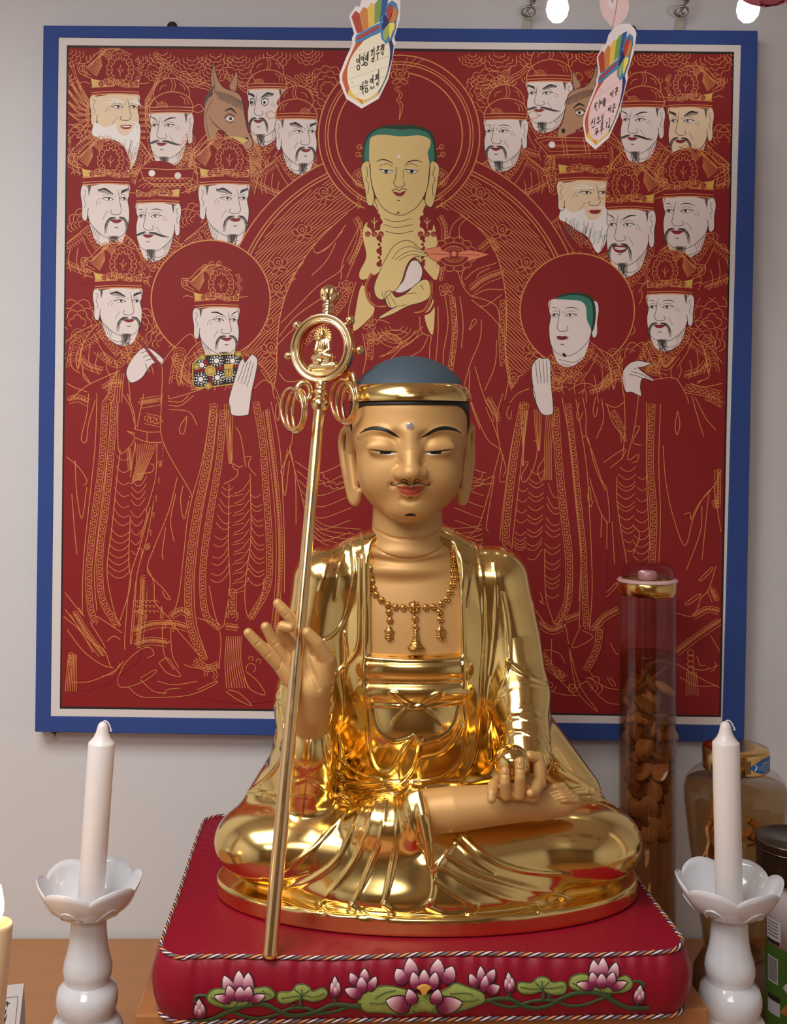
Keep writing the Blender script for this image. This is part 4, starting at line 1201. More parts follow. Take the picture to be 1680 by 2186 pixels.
# far right attendant
Paint.level = LF
pt = Paint()
pt.fill([(1300, 900), (1330, 770), (1380, 745), (1440, 725), (1500, 745), (1540, 790), (1545, 1000), (1540, 1400), (1300, 1420), (1320, 1200), (1290, 1000)], RED, 0)
pt.lines([zF((990, 830), (1060, 800), (1150, 790)), zF((1220, 740), (1300, 790), (1400, 860), (1460, 940)), zF((1310, 1060), (1340, 1040), (1310, 1050)), zF((1200, 1050), (1240, 1120), (1260, 1176)), zF((1050, 1040), (1100, 1030), (1180, 1030), (1230, 1100)), zF((1320, 1050), (1380, 1020), (1370, 960)),
          zF((1270, 1060), (1350, 1080), (1460, 1060)), zF((985, 820), (1000, 900), (1060, 980), (1130, 1010)),
          zH((1030, 50), (1030, 500), (1050, 900)), zH((1110, 60), (1100, 400), (1110, 700), (1100, 980)), zH((1125, 300), (1140, 500), (1180, 700), (1250, 880), (1300, 720), (1360, 600), (1430, 520), (1460, 440)), zH((1245, 700), (1280, 690), (1287, 728), (1330, 640), (1400, 560)),
          zH((1210, 100), (1195, 180), (1205, 240), (1222, 180), (1212, 110)), zH((1290, 10), (1320, 120), (1360, 250)), zH((1310, 20), (1370, 140), (1430, 210)), zH((1350, 650), (1340, 800), (1260, 1020)), zH((1390, 580), (1370, 760), (1350, 960)), zH((1420, 540), (1440, 680), (1460, 800)),
          zH((900, 0), (905, 200), (890, 380)), zH((985, 0), (960, 200), (920, 380), (980, 350), (975, 390), (945, 400)), zH((960, 190), (990, 195), (950, 280), (1000, 300)), zH((860, 440), (860, 640), (915, 980)), zH((950, 760), (990, 820), (950, 930)), zH((780, 1170), (850, 1100), (860, 1110), (800, 1175), (785, 1170)),
          zH((1330, 1080), (1400, 1010), (1410, 1020), (1350, 1080), (1330, 1080)), zH((1250, 1215), (1330, 1160), (1335, 1175), (1270, 1222), (1250, 1215)), zH((1200, 1270), (1300, 1285), (1345, 1180)), zH((1430, 1000), (1390, 1130), (1345, 1180)), zH((1200, 1560), (1330, 1640), (1450, 1700)), zH((1320, 1520), (1340, 1570), (1370, 1570)),
          zH((1400, 1400), (1430, 1450), (1450, 1490)), zH((1220, 1640), (1320, 1690), (1440, 1690)), zH((1290, 1590), (1360, 1600), (1450, 1570))], w=1.5, up=1)
for q, wd, st in ((zH((1060, 60), (1050, 400), (1070, 700), (1060, 980)), 14, 0), (zH((1440, 440), (1440, 640), (1420, 620)), 12, 1), (zH((1300, 1290), (1380, 1250), (1450, 1260)), 13, 1), (zH((1200, 1500), (1330, 1400), (1450, 1320)), 15, 1), (zF((1080, 900), (1120, 960), (1180, 900), (1230, 820)), 16, 1), (zF((1240, 1090), (1350, 1110), (1450, 1130)), 18, 0),
                  (zH((1370, 20), (1420, 40), (1470, 70)), 12, 0), (zH((1400, 1130), (1430, 1200)), 16, 1)):
    pt.band(q, wd, 6.5, 1.15, 1, st)
pt.garland(zH((870, 420), (862, 650), (920, 930)), zH((970, 420), (960, 650), (955, 930)), 12)
pt.garland(zH((982, 450), (962, 750), (950, 960)), zH((1030, 450), (1040, 750), (1045, 960)), 10)
for k in range(7):
    pt.line(zH((1262 + 9 * k, 1610), (1256 + 12 * k, 1745)), 1.3, GL, 1, smooth=False)
for y in (1500, 1530, 1565, 1595):
    pt.arc(zH((1285, y))[0], 7, 0, 360, 1.3, GL, 1)
for k in range(5):
    pt.arc(zF((1100 + 25 * k, 850 + 8 * k))[0], 6, 0, 180, 1.2, GL, 1)
pt.build('painted_robe', 'painted crimson robe of the far right attendant')
figure('painted_figure', 'painted crowned attendant with pinched fingers at lower right', 1381, 1482, 627, 728, 'L', 'crown', brow=2, wd=0.6, dn=0.4)
pt = Paint()
h = zF((862, 1005), (900, 945), (955, 925), (1032, 938), (1030, 945), (985, 962), (960, 968), (1005, 1005), (1048, 1035), (1040, 1045), (985, 1030), (970, 1080), (975, 1135), (920, 1112), (880, 1105))
pt.fill(h, PALE, 0); pt.line(h, 1.3, BLK, 1, closed=True)
pt.lines([zF((930, 975), (960, 968), (1000, 1000)), zF((915, 990), (960, 1000), (1040, 1035)), zF((905, 1005), (950, 1015), (985, 1030))], w=1.1, m=BLK, up=1)
pt.build('painted_hand')

# haloed monk in prayer
pt = Paint()
pt.disc((1232, 663), 122, RED, 0, n=72); pt.arc((1232, 663), 122, 0, 360, 2.6, n=90)
pt.build('painted_halo')
pt = Paint()
pt.fill([(1060, 900), (1080, 850), (1130, 790), (1180, 780), (1270, 745), (1320, 780), (1330, 850), (1325, 980), (1300, 1100), (1280, 1400), (1180, 1450), (1060, 1300), (1030, 1100)], RED, 0)
pt.lines([zF((410, 920), (430, 1000), (500, 1050), (560, 1000), (720, 850)), zF((720, 850), (800, 900), (850, 990), (870, 1130)), zF((540, 1100), (620, 1060), (700, 1080), (720, 1176)), zF((190, 1176), (240, 1120), (310, 1090)), zF((720, 1110), (780, 1000), (850, 980)), zF((440, 1120), (470, 1090), (540, 1080)), zF((600, 1120), (640, 1100), (650, 1176)),
          zH((200, 0), (170, 100), (165, 200), (185, 320), (215, 430), (200, 480)), zH((185, 320), (110, 600), (60, 760), (0, 830)), zH((150, 480), (105, 750), (115, 800)), zH((200, 350), (180, 500), (210, 510)), zH((300, 50), (240, 350), (190, 750), (180, 850)), zH((340, 100), (300, 450), (260, 800), (250, 900)),
          zH((540, 20), (590, 300), (620, 600), (650, 900), (640, 1200)), zH((620, 30), (680, 400), (700, 700), (715, 1100), (700, 1370)), zH((660, 20), (680, 130), (680, 240), (720, 350), (770, 500), (800, 560), (815, 740), (770, 700), (720, 560), (700, 490)), zH((660, 250), (690, 260), (730, 420), (790, 560)), zH((780, 400), (900, 320), (890, 370), (820, 430)),
          zH((235, 70), (220, 120), (240, 150), (250, 100)), zH((640, 50), (625, 130), (640, 155), (660, 110)), zH((735, 20), (720, 100), (735, 135), (748, 80)), zH((380, 270), (400, 300), (380, 420), (330, 510), (305, 480), (345, 400), (310, 400)), zH((440, 370), (400, 440), (420, 500), (445, 440)), zH((0, 10), (100, 250), (180, 320)), zH((100, 80), (150, 200), (170, 260)),
          zH((770, 30), (780, 150), (740, 260)), zH((800, 60), (830, 160), (900, 260)), zH((790, 60), (850, 80), (900, 50)), zH((710, 620), (700, 540), (690, 600), (705, 655), (720, 620)), zH((770, 700), (765, 830)), zH((830, 740), (845, 990)), zH((800, 740), (800, 900)),
          zH((440, 900), (445, 1150), (480, 1290), (510, 1335), (560, 1250), (580, 1100)), zH((415, 1150), (430, 1200), (410, 1200), (440, 1220)), zH((380, 1240), (440, 1330)), zH((0, 470), (70, 500), (140, 480)), zH((0, 540), (60, 530), (130, 520))], w=1.5, up=1)
for q, wd, st in ((zH((320, 50), (272, 300), (240, 550), (216, 800), (222, 890)), 15, 0), (zH((500, 80), (522, 400), (552, 700), (580, 950), (572, 1200), (510, 1340)), 15, 0), (zH((575, 60), (612, 400), (642, 700), (662, 900), (672, 1150), (682, 1350)), 12, 0), (zF((490, 1010), (560, 1040), (640, 970), (720, 880)), 15, 0),
                  (zF((730, 1090), (790, 1030), (850, 1010)), 15, 1), (zH((110, 30), (150, 100), (165, 160)), 14, 1), (zH((830, 100), (880, 190), (900, 280)), 11, 0), (zH((410, 1330), (480, 1370), (545, 1350)), 16, 1), (zH((560, 1310), (640, 1280)), 12, 1), (zH((720, 1370), (790, 1290), (870, 1250)), 14, 1), (zH((680, 1600), (740, 1480), (760, 1350)), 14, 0), (zH((420, 1500), (470, 1580), (560, 1650)), 16, 0)):
    pt.band(q, wd, 6.5, 1.15, 1, st)
pt.garland(zH((290, 520), (268, 800), (260, 900)), zH((345, 520), (332, 800), (335, 900)), 9)
pt.garland(zH((355, 440), (340, 700), (340, 980)), zH((440, 440), (430, 700), (425, 920)), 13)
pt.garland(zH((460, 520), (440, 900), (452, 1190)), zH((520, 600), (532, 900), (520, 1190)), 14)
pt.lines([zH((560, 1330), (590, 1500), (650, 1700), (750, 1840), (640, 1740), (600, 1600), (580, 1450)), zH((650, 1340), (600, 1470), (720, 1410), (660, 1370)), zH((690, 1640), (800, 1700), (870, 1712)), zH((820, 1440), (850, 1500), (875, 1510)), zH((480, 1420), (490, 1600), (620, 1750)), zH((470, 1720), (540, 1740), (640, 1750)), zH((700, 1690), (790, 1780), (880, 1800)),
          zH((640, 1280), (650, 1090), (640, 1350)), zH((440, 1480), (520, 1500), (560, 1560)), zH((800, 1640), (830, 1690), (850, 1680), (815, 1640))], w=1.4, up=1)
for k in range(5):
    pt.line(zH((300 + 12 * k, 60), (310 + 4 * k, 250), (320 - 2 * k, 420)), 1.2, GL, 1); pt.line(zH((380 + 10 * k, 90), (385 + 8 * k, 200), (400 + 3 * k, 330)), 1.2, GL, 1); pt.line(zH((450 + 12 * k, 120), (440 + 10 * k, 300), (440 + 10 * k, 500)), 1.2, GL, 1)
for c in ((470, 1690, 14), (520, 1620, 12), (600, 1700, 12), (450, 1540, 12)):
    pt.curl(zH(c[:2])[0], c[2], 0, 1.4)
pt.build('painted_robe', 'painted crimson robe of the haloed praying monk')
figure('painted_figure', 'painted haloed monk with teal shaven hair and hands pressed together', 1172, 1278, 640, 758, 'L', None, hair=True, mous=0, beard=0, brow=2, wd=0.6, dn=0.4, lines=False)
pt = Paint()
pt.lines([zF((470, 800), (490, 790), (505, 797)), zF((505, 797), (520, 790), (540, 800))], w=[0.6, 1.8, 0.8], m=BLK, up=1); pt.fill(zF((505, 880), (520, 882), (530, 898), (512, 900)), BLK, 1)
h = zF((322, 960), (360, 908), (385, 912), (430, 922), (436, 1050), (450, 1200), (440, 1245), (380, 1240), (335, 1140), (326, 1060))
pt.fill(h, PALE, 0); pt.line(h, 1.3, BLK, 1, closed=True)
pt.lines([zF((345, 930), (350, 1000), (360, 1060)), zF((365, 920), (372, 1000), (378, 1060)), zF((388, 920), (394, 1000), (396, 1058)), zF((410, 925), (414, 1000), (416, 1055)), zF((326, 1060), (345, 1150), (340, 1190))], w=1.1, m=BLK, up=1)
pt.build('painted_hand')
# ================================================================== the gilded statue
# modelled in statue units: 1 unit = S0 metres, u to the right, v down, w towards the viewer, w = 0 at 1.21 m
YR = 1.21
S0 = YR / FPX


def U2W(p):
    p = np.asarray(p, float)
    return np.stack([(p[..., 0] - CX) * S0, YR - p[..., 2] * S0, CAMZ - (p[..., 1] - CY) * S0], -1)


def px2u(px, py, w):
    """photograph pixel on the plane of depth w -> statue units"""
    k = 1 - w / FPX
    return np.array([CX + (px - CX) * k, CY + (py - CY) * k, w])


class Vol:
    def __init__(self, lo, hi, h):
        self.lo = np.array(lo, float); self.h = h
        self.n = np.ceil((np.array(hi) - self.lo) / h).astype(int) + 1
        self.F = np.full(self.n, 80.0, np.float32)

    def box(self, lo, hi):
        a = np.clip(np.floor((np.array(lo) - self.lo) / self.h).astype(int), 0, self.n - 1)
        b = np.clip(np.ceil((np.array(hi) - self.lo) / self.h).astype(int) + 1, 1, self.n)
        b = np.maximum(b, a + 1)
        sl = tuple(slice(a[i], b[i]) for i in range(3))
        ax = [(self.lo[i] + self.h * np.arange(a[i], b[i])).astype(np.float32) for i in range(3)]
        return sl, ax[0][:, None, None], ax[1][None, :, None], ax[2][None, None, :]

    def union(self, sl, d, k):
        f = self.F[sl]
        if k <= 0:
            self.F[sl] = np.minimum(f, d)
        else:
            h = np.maximum(k - np.abs(f - d), 0) / k
            self.F[sl] = np.minimum(f, d) - h * h * (k * 0.25)

    def cut(self, sl, d, k):
        f = self.F[sl]; d = -d
        if k <= 0:
            self.F[sl] = np.maximum(f, d)
        else:
            h = np.maximum(k - np.abs(f - d), 0) / k
            self.F[sl] = np.maximum(f, d) + h * h * (k * 0.25)

    def ell(self, c, r, k=20, cut=False, rot=None):
        c = np.array(c, float); r = np.array(r, float)
        m = (max(r) if rot is not None else r) + k + 14
        sl, U, V, W = self.box(c - m, c + m)
        x, y, z = U - c[0], V - c[1], W - c[2]
        if rot is not None:
            R = np.asarray(rot, float)
            x, y, z = (R[0, 0] * x + R[0, 1] * y + R[0, 2] * z, R[1, 0] * x + R[1, 1] * y + R[1, 2] * z, R[2, 0] * x + R[2, 1] * y + R[2, 2] * z)
        k0 = np.sqrt((x / r[0]) ** 2 + (y / r[1]) ** 2 + (z / r[2]) ** 2)
        k1 = np.sqrt((x / r[0] ** 2) ** 2 + (y / r[1] ** 2) ** 2 + (z / r[2] ** 2) ** 2) + 1e-9
        d = k0 * (k0 - 1) / k1
        (self.cut if cut else self.union)(sl, d.astype(np.float32), k)

    def tube(self, pts, rad, k=6, cut=False):
        pts = np.asarray(pts, float)
        rad = np.full(len(pts), rad, float) if np.isscalar(rad) else np.asarray(rad, float)
        mg = rad.max() + k + 8
        sl, U, V, W = self.box(pts.min(0) - mg, pts.max(0) + mg)
        d = np.full(self.F[sl].shape, 80.0, np.float32)
        o = [s.start for s in sl]
        for i in range(len(pts) - 1):
            a, b = pts[i], pts[i + 1]
            m2 = max(rad[i], rad[i + 1]) + k + 8
            s2, U2, V2, W2 = self.box(np.minimum(a, b) - m2, np.maximum(a, b) + m2)
            ls = tuple(slice(s2[j].start - o[j], s2[j].stop - o[j]) for j in range(3))
            ab = b - a
            L = float(ab @ ab) + 1e-9
            t = np.clip(((U2 - a[0]) * ab[0] + (V2 - a[1]) * ab[1] + (W2 - a[2]) * ab[2]) / L, 0, 1)
            dd = np.sqrt((U2 - a[0] - ab[0] * t) ** 2 + (V2 - a[1] - ab[1] * t) ** 2 + (W2 - a[2] - ab[2] * t) ** 2) - (rad[i] + (rad[i + 1] - rad[i]) * t)
            d[ls] = np.minimum(d[ls], dd)
        (self.cut if cut else self.union)(sl, d, k)

    def rbox(self, lo, hi, r, k=0, cut=False):
        lo = np.array(lo, float); hi = np.array(hi, float)
        c, e = (lo + hi) / 2, (hi - lo) / 2 - r
        sl, U, V, W = self.box(lo - k - 12, hi + k + 12)
        x, y, z = np.abs(U - c[0]) - e[0], np.abs(V - c[1]) - e[1], np.abs(W - c[2]) - e[2]
        d = np.sqrt(np.maximum(x, 0) ** 2 + np.maximum(y, 0) ** 2 + np.maximum(z, 0) ** 2) + np.minimum(np.maximum(np.maximum(x, y), z), 0) - r
        (self.cut if cut else self.union)(sl, d.astype(np.float32), k)

    def slab(self, c, ru, rw, v0, v1, r, k=4):
        """elliptic disc with rounded rim"""
        sl, U, V, W = self.box((c[0] - ru - 20, v0 - 20, c[1] - rw - 20), (c[0] + ru + 20, v1 + 20, c[1] + rw + 20))
        x, z = (U - c[0]), (W - c[1])
        ru, rw = ru - r, rw - r
        k0 = np.sqrt((x / ru) ** 2 + (z / rw) ** 2)
        k1 = np.sqrt((x / ru ** 2) ** 2 + (z / rw ** 2) ** 2) + 1e-9
        a = k0 * (k0 - 1) / k1
        b = np.abs(V - (v0 + v1) / 2) - ((v1 - v0) / 2 - r)
        d = np.sqrt(np.maximum(a, 0) ** 2 + np.maximum(b, 0) ** 2) + np.minimum(np.maximum(a, b), 0) - r
        self.union(sl, d.astype(np.float32), k)

    def sample(self, p):
        p = np.asarray(p, float)
        g = (p - self.lo) / self.h
        g = np.clip(g, 0, self.n - 1.001)
        i = np.floor(g).astype(int); f = (g - i).astype(np.float32)
        F = self.F
        out = 0
        for dx in (0, 1):
            for dy in (0, 1):
                for dz in (0, 1):
                    w = (f[..., 0] if dx else 1 - f[..., 0]) * (f[..., 1] if dy else 1 - f[..., 1]) * (f[..., 2] if dz else 1 - f[..., 2])
                    out = out + w * F[i[..., 0] + dx, i[..., 1] + dy, i[..., 2] + dz]
        return out

    def grad(self, p, e=None):
        e = e or self.h
        g = np.stack([self.sample(p + np.eye(3)[i] * e) - self.sample(p - np.eye(3)[i] * e) for i in range(3)], -1)
        return g / (np.linalg.norm(g, axis=-1, keepdims=True) + 1e-9)

    def hit(self, pix, sink=0.0):
        """where the sight lines through photograph pixels first meet the surface"""
        pix = np.asarray(pix, float)
        ws = np.arange(self.lo[2] + self.h * (self.n[2] - 1), self.lo[2], -self.h * 0.7)
        kk = 1 - ws / FPX
        pp = np.stack([CX + (pix[:, 0:1] - CX) * kk, CY + (pix[:, 1:2] - CY) * kk, np.broadcast_to(ws, (len(pix), len(ws)))], -1)
        s = self.sample(pp)
        inside = s < 0
        has = inside.any(1)
        j = np.where(has, inside.argmax(1), np.argmin(s, 1))
        j = np.maximum(j, 1)
        r = np.arange(len(pix))
        s0, s1 = s[r, j - 1], s[r, j]
        t = np.where(has, s0 / (s0 - s1 + 1e-9), 1.0)[:, None]
        out = pp[r, j - 1] * (1 - t) + pp[r, j] * t
        self.has = has
        if sink:
            out = out - self.grad(out, 5.0) * sink
        return out

    def ridge(self, pix, r, k=4, sink=None, cut=False, per=5, smooth=2):
        """a raised fold (or a groove) following a line drawn on the photograph; r may be a list"""
        q = smooth_path(pix, per)
        n = len(q)
        rr = np.interp(np.linspace(0, 1, n), np.linspace(0, 1, len(r)), r) if not np.isscalar(r) else np.full(n, r, float)
        s = self.hit(q)
        ok = self.has
        if not ok.all():
            s, rr = s[ok], rr[ok]
            if len(s) < 2: return
        for _ in range(smooth):
            s[1:-1] = (s[:-2] + 2 * s[1:-1] + s[2:]) / 4
        g = self.grad(s, 6.0)
        s = s - g * ((rr * 0.35 if sink is None else sink)[:, None] if sink is None else sink)
        self.tube(s, rr, k, cut)

    def mesh(self, name, relax=1, clip_v=None):
        F = self.F
        ins = F < 0
        n = F.shape
        cnt = np.zeros((n[0] - 1, n[1] - 1, n[2] - 1), np.uint8)
        for a in (0, 1):
            for b in (0, 1):
                for c in (0, 1):
                    cnt += ins[a:n[0] - 1 + a, b:n[1] - 1 + b, c:n[2] - 1 + c]
        act = (cnt > 0) & (cnt < 8)
        idx = np.argwhere(act)
        vid = np.full(act.shape, -1, np.int32)
        vid[act] = np.arange(len(idx), dtype=np.int32)
        acc = np.zeros((len(idx), 3)); num = np.zeros(len(idx))
        C = [(a, b, c) for a in (0, 1) for b in (0, 1) for c in (0, 1)]
        vals = {c: F[idx[:, 0] + c[0], idx[:, 1] + c[1], idx[:, 2] + c[2]].astype(float) for c in C}
        for a in C:
            for ax in range(3):
                if a[ax] == 0:
                    b = list(a); b[ax] = 1; b = tuple(b)
                    fa, fb = vals[a], vals[b]
                    m = (fa < 0) != (fb < 0)
                    t = np.where(m, fa / (fa - fb + 1e-12), 0)
                    p = np.zeros((len(idx), 3)); p[:] = a
                    p[:, ax] += t
                    acc += p * m[:, None]; num += m
        pos = self.lo + self.h * (idx + acc / num[:, None])
        faces = []
        for ax in range(3):
            o1, o2 = [(1, 2), (2, 0), (0, 1)][ax]
            s0 = [slice(None)] * 3; s1 = [slice(None)] * 3
            s0[ax] = slice(0, n[ax] - 1); s1[ax] = slice(1, n[ax])
            m = ins[tuple(s0)] != ins[tuple(s1)]
            e = np.argwhere(m)
            e = e[(e[:, o1] > 0) & (e[:, o2] > 0) & (e[:, o1] < n[o1] - 1) & (e[:, o2] < n[o2] - 1)]
            flip = ins[e[:, 0], e[:, 1], e[:, 2]]
            def cell(d1, d2):
                q = e.copy(); q[:, o1] -= d1; q[:, o2] -= d2
                return vid[q[:, 0], q[:, 1], q[:, 2]]
            f = np.stack([cell(1, 1), cell(0, 1), cell(0, 0), cell(1, 0)], 1)
            f[~flip] = f[~flip][:, ::-1]
            faces.append(f)
        faces = np.concatenate(faces)
        faces = faces[(faces >= 0).all(1)]
        # relax along the surface, then pull back onto it
        for _ in range(relax):
            s = np.zeros_like(pos); c = np.zeros(len(pos))
            for i in range(4):
                for j in ((i + 1) % 4, (i - 1) % 4):
                    np.add.at(s, faces[:, i], pos[faces[:, j]]) if False else None
            for i in range(4):
                for j in ((i + 1) % 4, (i + 3) % 4):
                    for d in range(3):
                        s[:, d] += np.bincount(faces[:, i], pos[faces[:, j], d], len(pos))
                    c += np.bincount(faces[:, i], minlength=len(pos))
            pos = 0.4 * pos + 0.6 * s / np.maximum(c, 1)[:, None]
            g = self.grad(pos)
            pos = pos - g * np.clip(self.sample(pos), -self.h, self.h)[:, None]
        nor = self.grad(pos, self.h * 0.9)
        W = U2W(pos)
        N = np.stack([nor[:, 0], -nor[:, 2], -nor[:, 1]], -1)
        self.pos = pos
        # (u,v,w) -> (X,Y,Z) keeps handedness when one flips w and v
        me = np_mesh(name, W - STATUE_O, faces[:, ::-1])
        me.normals_split_custom_set_from_vertices([tuple(x) for x in N])
        return me


STATUE_PX = (910.0, 1899.0)
STATUE_O = U2W(np.array([910.0, 1899.0, 0.0]))
statue = empty('buddha_statue', STATUE_O)
tag(statue, 'large polished gold seated statue in a draped robe with blue-grey cap on red cushion', 'statue')
M_GOLD = mat('polished_gold', (0.91, 0.66, 0.25, 1), rough=0.16, metal=1.0, rnoise=0.05, nscale=14.0)
M_SKIN = mat('satin_gold_skin', (0.63, 0.36, 0.13, 1), rough=0.5, metal=0.25, noise=0.05, nscale=30.0, bump=0.03, bscale=900.0)
M_CAP = mat('slate_blue_paint', srgb(62, 80, 94), rough=0.6, noise=0.04, nscale=40, bump=0.04, bscale=700)
M_INK = mat('black_paint', srgb(20, 18, 18), rough=0.5)
M_LIP = mat('red_lip_paint', srgb(176, 60, 44), rough=0.45)
M_EYEW = mat('pale_eye_paint', srgb(226, 214, 204), rough=0.4)
M_STAFF = mat('staff_gold', (0.90, 0.64, 0.33, 1), rough=0.2, metal=1.0, rnoise=0.06, nscale=40)


def place(me, name, m, parent=statue):
    return add_obj(name, me, m, parent, loc=(0, 0, 0))


# ---- robe
R = Vol((440, 1095, -235), (1385, 1906, 262), 2.5)
R.ell((892, 1440, -55), (190, 330, 110), 0)
R.ell((872, 1185, -60), (150, 62, 78), 25)
R.tube([(700, 1240, -60), (1060, 1238, -60)], 66, 30)
R.tube([(690, 1250, -52), (672, 1370, -45), (655, 1500, -10)], [68, 68, 66], 25)
R.tube([(1070, 1250, -55), (1095, 1370, -40), (1108, 1480, 0)], [66, 66, 62], 25)
R.tube([(655, 1500, -10), (652, 1640, 20)], [64, 66], 25)
R.tube([(650, 1600, 20), (664, 1575, 95)], [62, 50], 22)
R.tube([px2u(664, 1578, 92), px2u(662, 1640, 70), px2u(655, 1690, 50)], [50, 56, 60], 16)
R.tube([(1108, 1480, 0), (1106, 1590, 95)], [60, 54], 25)
R.tube([(1118, 1560, -20), (1225, 1700, -20)], [66, 62], 30)
R.tube([(650, 1620, -30), (585, 1725, -15)], [64, 66], 30)
R.ell((888, 1545, -10), (118, 80, 72), 25)
R.ell((592, 1782, 28), (130, 86, 122), 20)
R.tube([(640, 1787, 60), (890, 1800, 118)], [82, 78], 25)
R.ell((1222, 1783, 28), (138, 90, 124), 20)
R.tube([(1170, 1787, 60), (930, 1800, 118)], [84, 78], 25)
R.ell((905, 1842, 80), (285, 72, 132), 25)
R.ell((905, 1745, 10), (300, 72, 130), 25)
R.slab((910, 0), 447, 224, 1862, 1899, 7, 10)
# back of the robe
R.ell((900, 1640, -110), (260, 190, 90), 40)
R.ell(px2u(835, 1752, 100), (95, 66, 86), 30)
R.ell(px2u(878, 1745, 150), (30, 66, 50), 16)
R.tube([px2u(893, 1694, 172), px2u(902, 1740, 197), px2u(912, 1790, 205), px2u(918, 1845, 205)], [9, 11, 10, 8], 9)
# hollow sleeve under the raised hand, and hollows beside the belly
R.ell((740, 1560, 75), (34, 110, 36), 22, cut=True)
R.ell((1028, 1560, 78), (30, 100, 36), 22, cut=True)
# the opening over the chest
R.rbox((791, 1000, -10), (981, 1405, 250), 20, 8, cut=True)
# the sash bands across the waist
R.ridge([(786, 1428), (840, 1431), (890, 1432), (940, 1431), (986, 1428)], 34, 6, sink=25)
R.ridge([(786, 1478), (840, 1479), (890, 1480), (940, 1479), (986, 1476)], 30, 6, sink=21)
R.ridge([(783, 1405), (840, 1409), (890, 1410), (940, 1409), (988, 1405)], 5, 2)
R.ridge([(785, 1452), (840, 1454), (890, 1455), (940, 1454), (988, 1450)], 3.5, 2)
R.ridge([(788, 1505), (830, 1506), (870, 1509), (890, 1511), (930, 1505), (985, 1498)], 4, 2)
R.ridge([(870, 1508), (845, 1490), (833, 1480), (845, 1480), (862, 1494), (885, 1506)], 3.6, 2, per=4)
R.ridge([(890, 1508), (925, 1495), (945, 1480), (938, 1478), (920, 1486), (900, 1500)], 3.6, 2, per=4)
R.ridge([(866, 1514), (845, 1535), (838, 1546)], [4, 3.5, 2.5], 2)
R.ridge([(910, 1514), (930, 1530), (943, 1546)], [4, 3.5, 2.5], 2)
